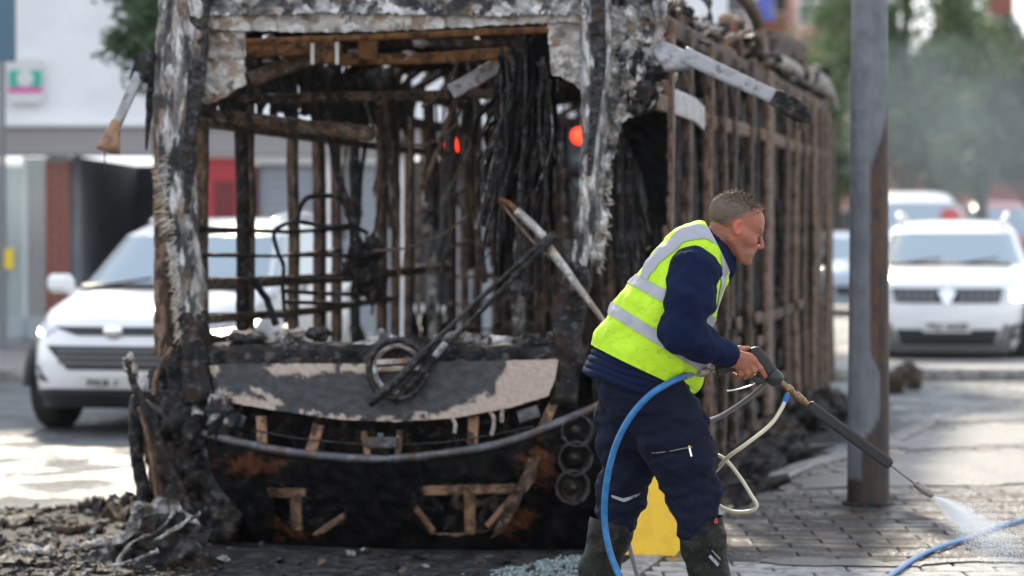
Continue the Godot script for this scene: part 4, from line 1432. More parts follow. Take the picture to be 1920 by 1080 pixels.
	# right-hand wall: the flank along the kerb
	var right := [[1256, 0.085, 2, 2.62], [1290, 0.11, 0, 2.62], [1330, 0.07, 2, 2.62], [1352, 0.09, 0, 2.6], [1378, 0.09, 0, 2.6], [1410, 0.13, 0, 2.66], [1442, 0.3, 2, 2.64], [1476, 0.16, 0, 2.6], [1494, 0.16, 2, 2.6], [1509, 0.18, 0, 2.6], [1524, 0.2, 2, 2.6], [1538, 0.22, 0, 2.56], [1549, 0.2, 2, 2.56], [1560, 0.22, 0, 2.5]]
	for q in right:
		var z: float = bx(q[0], 420, 1.22).z
		var m: Material = [M.rust, M.char, M.tan][q[2]]
		bar("wall_post", [Vector3(1.22, 0.2, z), Vector3(1.22 + rng.randf_range(-0.03, 0.02), 1.2, z), Vector3(1.22, q[3], z)], [0.05, q[1] * 1.35], m if rng.randf() < 0.85 else M.rust, 0.003, 11.0, Vector3.BACK, 0.006)
	for k in 17:
		var z := -2.2 - k * 0.54
		bar("inner_post", [Vector3(1.08, 0.35, z), Vector3(1.1 + rng.randf_range(-0.04, 0.04), 1.4, z + rng.randf_range(-0.05, 0.05)), Vector3(1.1, rng.randf_range(1.7, 2.5), z)], [0.04, rng.randf_range(0.05, 0.16)], M.char, 0.004, 11.0, Vector3.BACK, 0.01)
	for k in 9:  # sheets added behind the posts so the gaps between them read black
		var z := -1.9 - k * 1.03
		var pl := ragged(poly2([z, 0.4, z - 0.98, 0.4, z - 0.95, 2.45, z - 0.1, 2.5]), 0.09, 0.22, 3.0)
		var map := func(u: Vector2) -> Vector3: return Vector3(0.98 + 0.05 * noise.get_noise_2d(u.x * 3.0, u.y * 3.0), u.y, u.x)
		part("burnt_shade_lining", sheet(pl, 0.12, map, Vector3(-0.012, 0, 0)), M.char, bus)
	for r in [[0.24, 0.1, -0.1, -11.1], [0.5, 0.06, -4.0, -7.1], [1.0, 0.07, -2.2, -3.4], [0.97, 0.07, -5.2, -8.1], [2.2, 0.085, 0.0, -4.9], [2.2, 0.085, -5.3, -11.1], [2.6, 0.1, 0.0, -11.1]]:
		bar("wall_rail", [Vector3(1.2, r[0], r[2]), Vector3(1.19, r[0] - 0.015, (r[2] + r[3]) * 0.5), Vector3(1.2, r[0], r[3])], [0.04, r[1]], M.tan if r[0] > 2.1 and r[0] < 2.3 else M.rust_h, 0.006, 12.0, Vector3.UP, 0.012)
	bar("gusset", [bx(1262, 190, 1.235), bx(1300, 205, 1.235), bx(1318, 222, 1.235)], [0.02, 0.13], M.metal, 0.004)
	for q in [[1420, 596, 0.16], [1425, 640, 0.15], [1500, 572, 0.2], [1384, 606, 0.12], [1540, 566, 0.2]]:
		var p := bx(q[0], q[1], 1.24)
		bar("bracket", [p + Vector3(0, 0, q[2] * 0.9), p - Vector3(0, 0, q[2] * 0.9)], [0.02, 0.07], M.tan, 0.008, 16.0, Vector3.UP)
	# torn strips of lower side panel
	for k in 9:
		var z := -2.5 - k * 0.98
		var top := rng.randf_range(0.7, 1.15)
		var pl := ragged(poly2([z, 0.2, z - 0.9, 0.2, z - 0.85, top * 0.9, z - 0.4, top, z, top * 0.8]), 0.06, 0.16, 5.0)
		var map := func(u: Vector2) -> Vector3: return Vector3(1.14 + 0.06 * noise.get_noise_2d(u.x * 4.0, u.y * 4.0) + 0.02 * sin(u.x * 60.0), u.y, u.x)
		part("side_panel", sheet(pl, 0.05, map, Vector3(-0.008, 0, 0)), M.rust if k % 2 else M.char, bus)
	# rear frame
	for k in 9:
		var x := -1.1 + k * 0.275
		bar("rear_post", [Vector3(x, 0.35, -11.15), Vector3(x + rng.randf_range(-0.03, 0.03), 1.4, -11.15), Vector3(x, 2.55, -11.15)], [rng.randf_range(0.05, 0.13), 0.06], M.rust if k % 2 else M.char, 0.006, 11.0, Vector3.BACK, 0.02)
	for y in [0.9, 1.3, 2.05, 2.5]:
		bar("rear_rail", [Vector3(-1.2, y, -11.12), Vector3(1.2, y - 0.02, -11.12)], [0.09, 0.05], M.rust_h, 0.006)
	var rmap := func(u: Vector2) -> Vector3: return Vector3(u.x, u.y, -11.05 + 0.05 * noise.get_noise_2d(u.x * 4.0, u.y * 4.0))
	part("engine_panel", sheet(ragged(poly2([-1.15, 0.3, 1.15, 0.3, 1.15, 1.2, 0.3, 1.35, -0.4, 1.1, -1.15, 1.3]), 0.08, 0.2, 4.0), 0.08, rmap, Vector3(0, 0, -0.02)), M.rust_h, bus)
	# bare wheels
	for z in [-2.75, -8.4]:
		for sx in [-1.0, 1.0]:
			var xf := Transform3D(Basis(Vector3.FORWARD, PI / 2 * sx), Vector3(1.04 * sx, 0.42, z))
			g = Geo.new()
			add_lathe(g, [[0.2, -0.13], [0.3, -0.14], [0.31, -0.1], [0.27, -0.08], [0.27, 0.07], [0.31, 0.1], [0.3, 0.13], [0.22, 0.09], [0.2, 0.04], [0.1, 0.06], [0.0, 0.07]], xf, 32)
			part("wheel_rim", g, M.rust_h, bus)
			g = Geo.new()
			for k in 40:
				var a := TAU * k / 40.0
				add_blob(g, xf * Vector3(cos(a) * 0.35, rng.randf_range(-0.08, 0.1), sin(a) * 0.35), Vector3(0.05, 0.05, 0.05), 0.5, 2.0, 7, 5)
			part("burnt_tyre", g, M.char, bus).set_meta("kind", "stuff")

func soot_panel(q: Vector2) -> Color:
	var n := noise.get_noise_2d(q.x * 0.03, q.y * 0.05) + 0.55 * noise.get_noise_2d(q.x * 0.11, q.y * 0.14) + 0.25 * noise.get_noise_2d(q.x * 0.4, q.y * 0.4)
	var grey := Color(0.026, 0.027, 0.030).lerp(Color(0.068, 0.069, 0.075), clampf(0.5 + n * 0.9, 0, 1))
	var beige := Color(0.40, 0.31, 0.255).lerp(Color(0.52, 0.42, 0.355), clampf(0.5 + noise.get_noise_2d(q.x * 0.09 + 40.0, q.y * 0.09) * 1.2, 0, 1))
	# bare patches: broad right end, two along the top, a lens at lower left
	var w := -1.0
	var edge := lerpf(795.0, 700.0, clampf((q.x - 760.0) / 260.0, 0, 1))
	if q.x > 930.0: edge = lerpf(716.0, 672.0, clampf((q.x - 930.0) / 25.0, 0, 1))
	w = maxf(w, (q.y - edge) / 14.0 if q.x > 740.0 else -1.0)
	if q.x > 960.0: w = maxf(w, minf((q.x - 955.0) / 10.0, 1.0))
	w = maxf(w, 1.0 - absf(q.y - 692.0) / 13.0 - maxf(0.0, absf(q.x - 565.0) - 58.0) / 12.0)
	w = maxf(w, 1.0 - absf(q.y - 690.0) / 8.0 - maxf(0.0, absf(q.x - 665.0) - 24.0) / 8.0)
	w = maxf(w, 1.0 - absf(q.y - (752.0 + (q.x - 450.0) * 0.16)) / 13.0 - maxf(0.0, absf(q.x - 460.0) - 50.0) / 14.0)
	w = maxf(w, 1.0 - absf(q.y - (742.0 + (q.x - 500.0) * 0.5)) / 6.0 - maxf(0.0, absf(q.x - 498.0) - 26.0) / 8.0)
	w = maxf(w, 1.0 - absf(q.y - 693.0) / 14.0 - maxf(0.0, absf(q.x - 398.0) - 8.0) / 6.0)
	if q.y > 783.0 - absf(q.x - 700.0) * 0.12 and q.x > 560.0 and q.x < 800.0: w = maxf(w, 0.2 + n)
	return grey.lerp(beige, smoothstep(-0.14, 0.26, w + n * 0.75 - 0.08))

func soot_bumper(q: Vector2) -> Color:
	var n := noise.get_noise_2d(q.x * 0.025, q.y * 0.03) + 0.5 * noise.get_noise_2d(q.x * 0.09, q.y * 0.09) + 0.3 * noise.get_noise_2d(q.x * 0.3, q.y * 0.3)
	var c := Color(0.005, 0.005, 0.0052).lerp(Color(0.0135, 0.013, 0.0135), clampf(0.45 + n, 0, 1))
	var w := 0.0
	for s in [[470, 870, 95, 34], [560, 985, 90, 40], [1010, 870, 60, 70], [960, 975, 60, 50], [420, 1000, 40, 40]]:
		w = maxf(w, 1.0 - Vector2((q.x - s[0]) / s[2], (q.y - s[1]) / s[3]).length())
	var r := Color(0.05, 0.02, 0.011).lerp(Color(0.13, 0.05, 0.023), clampf(0.5 + noise.get_noise_2d(q.x * 0.12, q.y * 0.12 + 60.0) * 1.3, 0, 1))
	return c.lerp(r, smoothstep(0.3, 0.75, w + n * 0.6) * 0.85)

func bus_front() -> void:
	# header over the windscreen in two ash covered layers
	front_sheet("header_panel", [318, -30, 1130, -30, 1128, 26, 900, 30, 600, 24, 322, 32], 7.0, 0.14, 0.03, 0.012, M.ash, 0.05, 5.0)
	front_sheet("header_panel", [400, 22, 1100, 18, 1100, 42, 1028, 42, 860, 52, 640, 60, 460, 58, 396, 56], 6.0, 0.14, 0.0, 0.018, M.pale_ash, 0.05, 4.0)
	front_sheet("corner_panel", [388, 50, 458, 54, 458, 160, 440, 168, 420, 182, 385, 196, 372, 190], 5.0, 0.12, -0.02, 0.016, M.pale_ash, 0.03, 4.0)
	front_sheet("corner_panel", [1026, 38, 1100, 36, 1098, 180, 1080, 160, 1050, 142, 1034, 140], 5.0, 0.12, -0.02, 0.016, M.pale_ash, 0.03, 4.0)
	# windscreen pillars
	bar("windscreen_pillar", [bz(352, -30, 0.02), bz(345, 90, 0.02), bz(330, 220, 0.02), bz(334, 320, 0.02), bz(342, 430, 0.02), bz(357, 540, 0.02), bz(364, 604, 0.03)], [[0.24, 0.2], [0.24, 0.2], [0.2, 0.18], [0.155, 0.15], [0.135, 0.14], [0.13, 0.14], [0.11, 0.13]], M.ash_streak, 0.03, 9.0)
	bar("pillar_foot", [bz(361, 585, 0.03), bz(370, 650, 0.04), bz(380, 760, 0.08)], [[0.12, 0.13], [0.13, 0.16], [0.14, 0.2]], M.char, 0.03, 9.0)
	bar("pillar_trim", [bz(375, -20, 0.1), bz(372, 120, 0.1), bz(356, 260, 0.1), bz(350, 400, 0.09)], [[0.1, 0.03], [0.09, 0.03], [0.06, 0.03], [0.03, 0.02]], M.char_gloss, 0.012, 14.0)
	bar("windscreen_pillar", [bz(1118, -30, 0.02), bz(1122, 120, 0.02), bz(1117, 260, 0.02), bz(1108, 400, 0.02), bz(1086, 510, 0.03)], [[0.16, 0.16], [0.15, 0.16], [0.13, 0.15], [0.12, 0.14], [0.08, 0.12]], M.ash_streak, 0.022, 10.0)
	bar("pillar_foot", [bz(1092, 480, 0.02), bz(1084, 530, 0.03), bz(1064, 620, 0.05), bz(1056, 760, 0.08)], [[0.09, 0.13], [0.12, 0.14], [0.14, 0.14], [0.12, 0.18]], M.char, 0.02, 10.0)
	bar("pillar_trim", [bz(1120, -20, 0.115), bz(1126, 120, 0.11), bz(1112, 230, 0.1), bz(1104, 330, 0.1)], [[0.07, 0.02], [0.06, 0.02], [0.045, 0.02], [0.02, 0.01]], M.char_gloss, 0.006, 14.0)
	bar("door_pillar", [bz(305, 240, -0.12), bz(306, 440, -0.12), bz(306, 668, -0.12)], [0.075, 0.1], M.tan, 0.008, 9.0)
	bar("door_pillar", [bz(330, 430, -0.2), bz(334, 560, -0.2), bz(336, 690, -0.2)], [0.05, 0.08], M.rust, 0.008, 9.0)
	# lumpy ash on the near corner, with the burnt-out lamp hole
	front_sheet("corner_shell", [1140, -30, 1236, -30, 1244, 60, 1246, 150, 1232, 196, 1200, 214, 1164, 232, 1148, 300, 1140, 400, 1128, 500, 1106, 500, 1122, 380, 1130, 240, 1134, 120], 4.0, 0.05, 0.03, 0.05, M.ash, 0.03, 5.0, null, [ragged(poly2([1182, 170, 1196, 160, 1216, 162, 1228, 178, 1222, 198, 1204, 206, 1186, 198]), 5.0, 3.0, 0.1)])
	var g := Geo.new()
	add_lathe(g, [[0.0, -0.1], [0.05, -0.1], [0.066, 0.0], [0.074, 0.03], [0.08, 0.0]], Transform3D(Basis(Vector3.RIGHT, PI / 2), bz(1205, 183, 0.04)), 22)
	part("lamp_hole", g, M.char, bus)
	for k in 16:
		var p := bz(rng.randf_range(1140, 1240), rng.randf_range(-20, 225), 0.05)
		g = Geo.new()
		add_blob(g, p, Vector3(rng.randf_range(0.02, 0.06), rng.randf_range(0.03, 0.09), 0.035), 0.7, 2.4, 12, 9)
		part("ash_lump", g, M.ash if k % 3 else M.char, bus)
	# frayed fibre on the pillars' edges
	var fib := Geo.new()
	for k in 320:
		var y := rng.randf_range(290, 640)
		var x := 312.0 + (y - 300.0) * 0.08 + rng.randf_range(-4, 8)
		var p := bz(x, y, 0.06 + rng.randf_range(-0.04, 0.05))
		var dv := Vector3(-rng.randf_range(0.01, 0.04) * (2.0 if y < 430 else 1.0), rng.randf_range(-0.05, 0.01), rng.randf_range(-0.02, 0.02))
		add_tube(fib, PackedVector3Array([p, p + dv * 0.5 + Vector3(0, 0.004, 0), p + dv]), PackedFloat32Array([0.0035, 0.0025, 0.001]), 4)
	for k in 70:
		var y := rng.randf_range(300, 520)
		var p := bz(1138.0 - maxf(0.0, y - 420.0) * 0.2 + rng.randf_range(-4, 4), y, 0.05)
		var dv := Vector3(rng.randf_range(0.008, 0.03), rng.randf_range(-0.04, 0.01), rng.randf_range(-0.02, 0.02))
		add_tube(fib, PackedVector3Array([p, p + dv]), PackedFloat32Array([0.0035, 0.001]), 4)
	part("frayed_fibre", fib, mat(lin(0.56, 0.50, 0.41), 0.95), bus).set_meta("kind", "stuff")
	# dashboard ledge, lumpy with melted plastic
	var dash := []
	for k in 23:
		dash.append(bf(392 + k * 29.5, 668, 0.26, -0.16))
	bar("dashboard", dash, [0.13, 0.34], M.char, 0.03, 7.0, Vector3.BACK)
	for k in 34:
		var px := rng.randf_range(395, 1040)
		g = Geo.new()
		add_blob(g, bf(px, rng.randf_range(632, 655) - (10.0 if px < 640 else 0.0), 0.26, rng.randf_range(-0.3, -0.05)), Vector3(rng.randf_range(0.03, 0.1), rng.randf_range(0.015, 0.045), rng.randf_range(0.03, 0.09)), 0.8, 2.6, 12, 8)
		part("melted_lump", g, [M.char, M.ash, M.char, M.pale_ash][k % 4], bus)
	# front panel below the windscreen with its soot and bare patches
	front_sheet("front_panel", [392, 686, 420, 682, 700, 682, 1040, 674, 1046, 676, 1040, 712, 1028, 742, 960, 764, 850, 784, 740, 791, 640, 787, 520, 770, 440, 756, 404, 742], 4.0, 0.27, 0.02, 0.0015, M.panel, 0.012, 1.2, soot_panel)
	# round badge of two rings and bars, lying on the panel
	var c := bf(745, 692, 0.27, 0.05)
	for r in [[0.142, 0.016], [0.112, 0.013]]:
		g = Geo.new()
		add_torus(g, Transform3D(Basis(Vector3.RIGHT, -0.1), c), r[0], r[1], 44, 8, 0.006)
		part("badge_ring", g, M.char_gloss if r[0] > 0.13 else M.ash, bus)
	for y in [0.032, -0.004]:
		bar("badge_bar", [c + Vector3(-0.1, y, 0), c + Vector3(0.11, y + 0.012, 0)], [0.024, 0.02], M.pale_ash, 0.006, 30.0)
	# wipers
	var w := [[[692, 758, 745, 712, 800, 655], [800, 655, 900, 560, 1012, 458]], [[738, 755, 790, 700, 836, 644], [836, 650, 930, 555, 1038, 446]]]
	for k in 2:
		var z0 := 0.36 - 0.03 * k
		var wp := pipe("wiper_arm", fpts(w[k][0], z0), 0.022, M.char_gloss, 0.003)
		pipe("wiper_blade", fpts(w[k][1], z0 - 0.02), 0.013, M.char_gloss, 0.003, 6, 5, wp)
	pipe("wiper_tip", fpts([815, 668, 836, 643], 0.37), 0.017, M.metal)
	pipe("loose_rod", fpts([936, 374, 955, 382, 972, 398], 0.26), 0.014, M.ochre, 0.003)
	pipe("loose_rod", fpts([968, 394, 1000, 424, 1022, 446], 0.27), 0.02, M.pale_ash, 0.004)
	pipe("loose_rod", fpts([1028, 462, 1080, 532, 1132, 602], 0.27), PackedFloat32Array([0.02, 0.02, 0.02, 0.02, 0.019, 0.018, 0.017, 0.015, 0.013, 0.011, 0.008]), M.pale_ash, 0.003)
	pipe("loose_rod", fpts([940, 380, 975, 425, 1008, 462, 1040, 490], 0.24), 0.007, M.tan, 0.002)
	pipe("wiper_joint", fpts([1012, 464, 1042, 440], 0.29), 0.026, M.char_gloss, 0.004)
	# backing sheet added so the gap below the panel reads black; brackets in it
	front_sheet("gap_dark_backing", [380, 700, 1110, 700, 1130, 1040, 400, 1050], 22.0, 0.2, -0.4, 0.06, M.char, 0.02)
	for k in 22:
		var px := rng.randf_range(420, 1060)
		var py := rng.randf_range(800, 960)
		pipe("engine_pipe", [bf(px, py, 0.2, -0.25), bf(px + rng.randf_range(-30, 30), py + rng.randf_range(-20, 60), 0.2, -0.2), bf(px + rng.randf_range(-120, 120), py + rng.randf_range(20, 90), 0.2, -0.28)], rng.randf_range(0.006, 0.026), [M.char, M.rust_h, M.char, M.dark_metal][k % 4], 0.005, 8)
	for q in [[404, 770, 426, 826, 20], [490, 780, 492, 838, 20], [598, 796, 582, 852, 22], [682, 808, 690, 854, 12], [750, 806, 746, 852, 12], [888, 780, 886, 834, 20], [1040, 752, 1016, 806, 18]]:
		bar("bracket", [bf(q[0], q[1], 0.24, -0.02), bf(q[2], q[3], 0.24, -0.02)], [q[4] / 385.0, 0.02], M.wood, 0.002, 18.0)
	bar("cross_plate", [bf(690, 830, 0.24, 0.0), bf(744, 830, 0.24, 0.0)], [0.055, 0.02], M.dark_metal, 0.003)
	bar("cross_plate", [bf(714, 812, 0.24, 0.01), bf(714, 826, 0.24, 0.01)], [0.03, 0.02], M.dark_metal, 0.003)
	for q in [[422, 776, 458, 792], [972, 782, 1010, 770]]:
		bar("hinge_plate", [bf(q[0], q[1], 0.22, 0.0), bf(q[2], q[3], 0.22, 0.0)], [0.06, 0.012], M.dark_metal, 0.004, 16.0)
	pipe("slack_wire", [bf(476, 806, 0.26), bf(560, 822, 0.26), bf(690, 834, 0.26)], 0.004, M.wire)
	pipe("slack_wire", [bf(750, 834, 0.26), bf(860, 826, 0.26), bf(1000, 800, 0.26)], 0.004, M.wire)
	for q in [[846, 782, 854, 796, 852, 812], [918, 772, 926, 786, 922, 816], [942, 768, 940, 792]]:
		var pp := []
		for k in range(0, q.size(), 2): pp.append(bf(q[k], q[k + 1], 0.24, 0.04))
		pipe("melted_drip", pp, 0.01, M.pale_ash, 0.004)
	# bumper: bright edge above, blackened skin with holes below
	var lip := []
	for q in [[270, 755], [300, 770], [350, 802], [460, 832], [580, 852], [720, 861], [850, 848], [950, 829], [1050, 791], [1130, 757]]:
		lip.append(bf(q[0], q[1], 0.34, 0.04))
	var lg := Geo.new()
	add_tube(lg, smooth_path(lip, 6), 0.021, 10, 0.005, 18.0)
	part("bumper_edge", lg, M.dark_metal, bus)
	var holes := [ragged(poly2([496, 914, 520, 906, 576, 912, 600, 940, 655, 948, 640, 990, 590, 1004, 548, 998, 520, 975]), 5.0, 4.0, 0.08), ragged(poly2([760, 920, 800, 902, 880, 906, 950, 900, 975, 880, 985, 905, 960, 950, 920, 996, 860, 1006, 800, 1000, 770, 965]), 5.0, 4.0, 0.08)]
	front_sheet("bumper_skin", [290, 772, 350, 806, 460, 836, 580, 856, 720, 865, 850, 852, 950, 833, 1050, 795, 1128, 762, 1152, 830, 1150, 980, 1090, 1042, 900, 1064, 640, 1068, 440, 1056, 400, 980, 372, 920, 330, 850], 5.0, 0.33, 0.03, 0.014, M.bumper, 0.015, 4.0, soot_bumper, holes, 0.24)
	g = Geo.new()  # shelf added to keep sunlight from reaching the bay behind the bumper
	add_box(g, Vector3(0, 0.9, -0.22), Vector3(2.2, 0.05, 0.6), Basis.IDENTITY, 0.01)
	part("bay_light_block", g, M.char, bus, false)
	for q in [[500, 924, 574, 924, 18], [556, 930, 556, 992, 22], [592, 1004, 646, 966, 12], [508, 966, 536, 1000, 14], [794, 920, 966, 916, 18], [882, 926, 882, 1000, 22], [964, 928, 914, 986, 12], [800, 1004, 904, 1006, 10], [778, 950, 812, 996, 12]]:
		bar("bumper_frame", [bf(q[0], q[1], 0.3, -0.06 - 0.2 * pow(maxf(0.0, q[1] - 850.0) / 200.0, 1.6)), bf(q[2], q[3], 0.3, -0.06 - 0.2 * pow(maxf(0.0, q[3] - 850.0) / 200.0, 1.6))], [q[4] / 385.0, 0.03], M.wood, 0.003, 16.0)
	front_sheet("torn_flap", [1010, 856, 1004, 900, 980, 930, 960, 970, 940, 1000, 920, 1010, 930, 985, 958, 945, 975, 900, 990, 862], 5.0, 0.33, 0.07, 0.03, M.rust_h, 0.012, 3.0, null, [], 0.2)
	for q in [[1082, 808, 0.075], [1079, 860, 0.08], [1074, 914, 0.08]]:
		var lc := bf(q[0], q[1], 0.33, 0.06)
		g = Geo.new()
		add_torus(g, Transform3D(Basis(Vector3.UP, 0.35), lc), q[2], 0.007, 40, 8, 0.006)
		var lr := part("lamp_ring", g, M.char_gloss, bus)
		g = Geo.new()
		add_lathe(g, [[0.0, 0.0], [q[2] * 0.3, -0.01], [q[2] * 0.5, -0.055], [q[2] * 0.75, -0.04], [q[2], 0.0]], Transform3D(Basis(Vector3.UP, 0.35) * Basis(Vector3.RIGHT, PI / 2), lc), 24)
		part("lamp_bowl", g, M.char_gloss, lr)
	# near corner: step well and wheel arch, burnt to a black crust
	var cmap := func(u: Vector2) -> Vector3: return Vector3(1.2 + 0.05 * noise.get_noise_2d(u.x * 5.0, u.y * 5.0), u.y, u.x)
	part("door_sill", sheet(ragged(poly2([0.0, 0.12, -2.2, 0.12, -2.2, 0.5, -1.2, 0.42, -0.2, 0.78, 0.0, 0.9]), 0.06, 0.14, 4.0), 0.05, cmap, Vector3(-0.02, 0, 0)), M.char, bus)
	for q in [[1150, 700, 1172, 860, 1180, 1010, 40], [1190, 720, 1210, 860, 1216, 1010, 30]]:
		bar("corner_post", fpts(q.slice(0, 6), -0.05), [q[6] / 385.0, 0.12], M.char, 0.02, 9.0)
	# far corner: collapsed struts and crust
	for q in [[238, 672, 250, 712, 272, 762, 300, 830, 340, 920, 372, 985, 0.024, 1, 0.2], [262, 762, 284, 850, 296, 948, 0.012, 2, 0.12], [256, 742, 258, 850, 276, 952, 0.035, 1, -0.05], [276, 800, 290, 872, 306, 950, 0.04, 2, -0.1], [322, 652, 304, 680, 290, 712, 288, 740, 0.012, 2, 0.15], [345, 660, 352, 760, 352, 900, 366, 1010, 0.1, 1, 0.0], [392, 742, 400, 860, 420, 1000, 0.09, 1, 0.05], [300, 690, 320, 760, 330, 860, 340, 960, 0.07, 1, -0.08]]:
		var pp := fpts(q.slice(0, q.size() - 3), q[q.size() - 1])
		var rr: float = q[q.size() - 3]
		pipe("collapsed_strut", pp, rr, [M.ash, M.char, M.tan, M.metal][q[q.size() - 2]], rr * 0.5, 12, 8)
	for k in 12:
		g = Geo.new()
		add_blob(g, bz(238 + k * 2.5 + rng.randf_range(-7, 7), 672 + k * 6.0, 0.2), Vector3(0.018, 0.024, 0.018) * rng.randf_range(0.7, 1.3), 0.9, 2.5, 9, 7)
		part("ash_lump", g, M.pale_ash, bus)
	for k in 14:
		g = Geo.new()
		add_blob(g, bz(rng.randf_range(330, 420), rng.randf_range(760, 1030), rng.randf_range(0.0, 0.15)), Vector3(0.06, 0.09, 0.06) * rng.randf_range(0.6, 1.4), 0.8, 2.2, 13, 9)
		part("melted_lump", g, M.char if k % 4 else M.ash, bus)

func bus_inside() -> void:
	var g := Geo.new()
	# roof front frame
	bar("header_beam", fpts([440, 80, 700, 70, 1030, 56], -0.12), [0.032, 0.05], M.ochre, 0.003)
	bar("header_beam", fpts([640, 112, 800, 110, 955, 100], -0.5), [0.06, 0.06], M.ochre, 0.006)
	bar("header_beam", fpts([380, 190, 600, 182, 962, 176], -0.95), [0.05, 0.07], M.rust_h, 0.006)
	bar("header_beam", fpts([368, 212, 520, 232, 700, 250], -0.75), [0.075, 0.05], M.rust_h, 0.01)
	bar("header_beam", fpts([460, 96, 560, 92, 640, 96], -0.35), [0.07, 0.04], M.ochre, 0.012)
	bar("header_beam", fpts([470, 150, 540, 122, 586, 108], -0.4), [0.08, 0.04], M.rust_h, 0.012)
	bar("header_plate", fpts([690, 66, 690, 112], -0.45), [0.1, 0.02], M.ochre, 0.006)
	bar("loose_board", fpts([846, 172, 900, 142, 950, 112], -0.6), [0.08, 0.02], M.metal, 0.006)
	g = Geo.new()
	add_box(g, bz(610, 96, -0.3), Vector3(0.115, 0.13, 0.1), Basis.IDENTITY, 0.006)
	var hb := part("heater_box", g, M.ochre, bus, false)
	for px in [586.0, 632.0]:
		g = Geo.new()
		add_box(g, bz(px, 97, -0.22), Vector3(0.018, 0.13, 0.02), Basis.IDENTITY, 0.003)
		part("side_strip", g, M.frame_white, hb, false)
	for k in 12:
		g = Geo.new()
		add_blob(g, bz(rng.randf_range(470, 940), rng.randf_range(80, 120), -0.5), Vector3(0.03, 0.014, 0.03) * rng.randf_range(0.5, 1.3), 0.9, 2.6, 10, 7)
		part("ash_lump", g, M.pale_ash, bus)
	# hanging curtain of melted lining by the near pillar
	for k in 90:
		var x0 := rng.randf_range(935, 1036)
		var z := rng.randf_range(-0.9, -0.1)
		var y0 := rng.randf_range(60, 180)
		var y1 := rng.randf_range(250, 560)
		var x1 := x0 + rng.randf_range(-50, 20)
		pipe("hanging_strand", fpts([x0, y0, x0 + rng.randf_range(-15, 15), lerpf(y0, y1, 0.35), lerpf(x0, x1, 0.7) + rng.randf_range(-12, 12), lerpf(y0, y1, 0.7), x1, y1], z), rng.randf_range(0.003, 0.016), [M.char, M.char_gloss, M.char, M.black][k % 4] if k % 15 else M.ash, 0.006, 7, 6)
	for k in 16:
		var x0 := rng.randf_range(990, 1042)
		bar("burnt_shade_lining", fpts([x0, rng.randf_range(60, 120), x0 + rng.randf_range(-30, 10), 240, x0 + rng.randf_range(-50, 10), rng.randf_range(300, 420)], rng.randf_range(-1.2, -0.3)), [rng.randf_range(0.03, 0.09), 0.015], M.black, 0.015, 10.0)
	# strands in the door opening
	for k in 18:
		var x0 := rng.randf_range(1140, 1235)
		pipe("hanging_strand", fpts([x0, rng.randf_range(190, 260), x0 + rng.randf_range(-10, 10), 340, x0 + rng.randf_range(-20, 30), rng.randf_range(400, 620)], rng.randf_range(-1.6, -0.3)), rng.randf_range(0.004, 0.016), M.char, 0.005, 6, 5)
	var arch := func(u: Vector2) -> Vector3: return bz(u.x, u.y, -0.35) + Vector3(0, 0, 0.04 * noise.get_noise_2d(u.x * 0.05, u.y * 0.05))
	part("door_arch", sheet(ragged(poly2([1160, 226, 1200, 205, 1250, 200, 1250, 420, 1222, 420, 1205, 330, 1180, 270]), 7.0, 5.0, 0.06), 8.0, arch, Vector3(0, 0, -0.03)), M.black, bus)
	# stanchions and wreckage down the saloon
	for k in 62:
		var z := -1.4 - 9.4 * pow(rng.randf(), 0.9)
		var x := rng.randf_range(-0.95, 1.0)
		if z > -4.0 and x < 0.1:
			x = rng.randf_range(0.1, 0.7)
		var pp: Vector3 = bus_xf * Vector3(x, 2.0, z)
		var shown := 960.0 + F * pp.x / -pp.z
		if shown > 1056.0 and shown < 1116.0:
			x -= 0.25
		var y1 := rng.randf_range(1.5, 2.6)
		bar("stanchion", [Vector3(x, 0.4, z), Vector3(x + rng.randf_range(-0.06, 0.06), 1.2, z + rng.randf_range(-0.05, 0.05)), Vector3(x + rng.randf_range(-0.05, 0.05), y1, z)], [rng.randf_range(0.025, 0.09), 0.04], [M.rust, M.char, M.rust, M.tan][k % 4] if k % 7 else M.ash, 0.007, 10.0, Vector3.BACK, 0.03)
	# thin bare framing and conduits across the saloon
	for k in 44:
		var z := rng.randf_range(-6.5, -1.0)
		var px := rng.randf_range(640, 1020)
		var y0 := rng.randf_range(60, 300)
		var y1 := y0 + rng.randf_range(160, 420)
		var lean := rng.randf_range(-14, 14) if k % 3 else rng.randf_range(-90, 40)
		var a := bz(px, y0, z)
		var b := bz(px + lean, minf(y1, 640), z + rng.randf_range(-0.1, 0.1))
		bar("thin_frame", [a, a.lerp(b, 0.5) + Vector3(rng.randf_range(-0.02, 0.02), 0, 0), b], [rng.randf_range(0.012, 0.034), 0.02], [M.rust, M.tan, M.rust, M.char][k % 4], 0.003, 12.0, Vector3.BACK, 0.015)
	for k in 34:
		var z := -1.2 - 8.0 * rng.randf()
		var x := rng.randf_range(-0.6, 1.0)
		var y0 := rng.randf_range(2.2, 2.7)
		var y1 := rng.randf_range(0.9, 1.9)
		pipe("hanging_cable", [Vector3(x, y0, z), Vector3(x + rng.randf_range(-0.15, 0.15), lerpf(y0, y1, 0.5), z), Vector3(x + rng.randf_range(-0.3, 0.3), y1, z + 0.1)], rng.randf_range(0.003, 0.011), M.wire if k % 4 else M.pale_wire, 0.003, 6)
	for q in [[[750, 268, 790, 272, 830, 255, 860, 230], -1.2], [[700, 470, 760, 465, 830, 440, 880, 400], -1.1], [[680, 180, 700, 240, 712, 300, 700, 360], -1.5], [[870, 100, 820, 180, 790, 200], -0.8]]:
		pipe("slack_cable", fpts(q[0], q[1]), 0.007, M.pale_wire, 0.005, 7, 6)
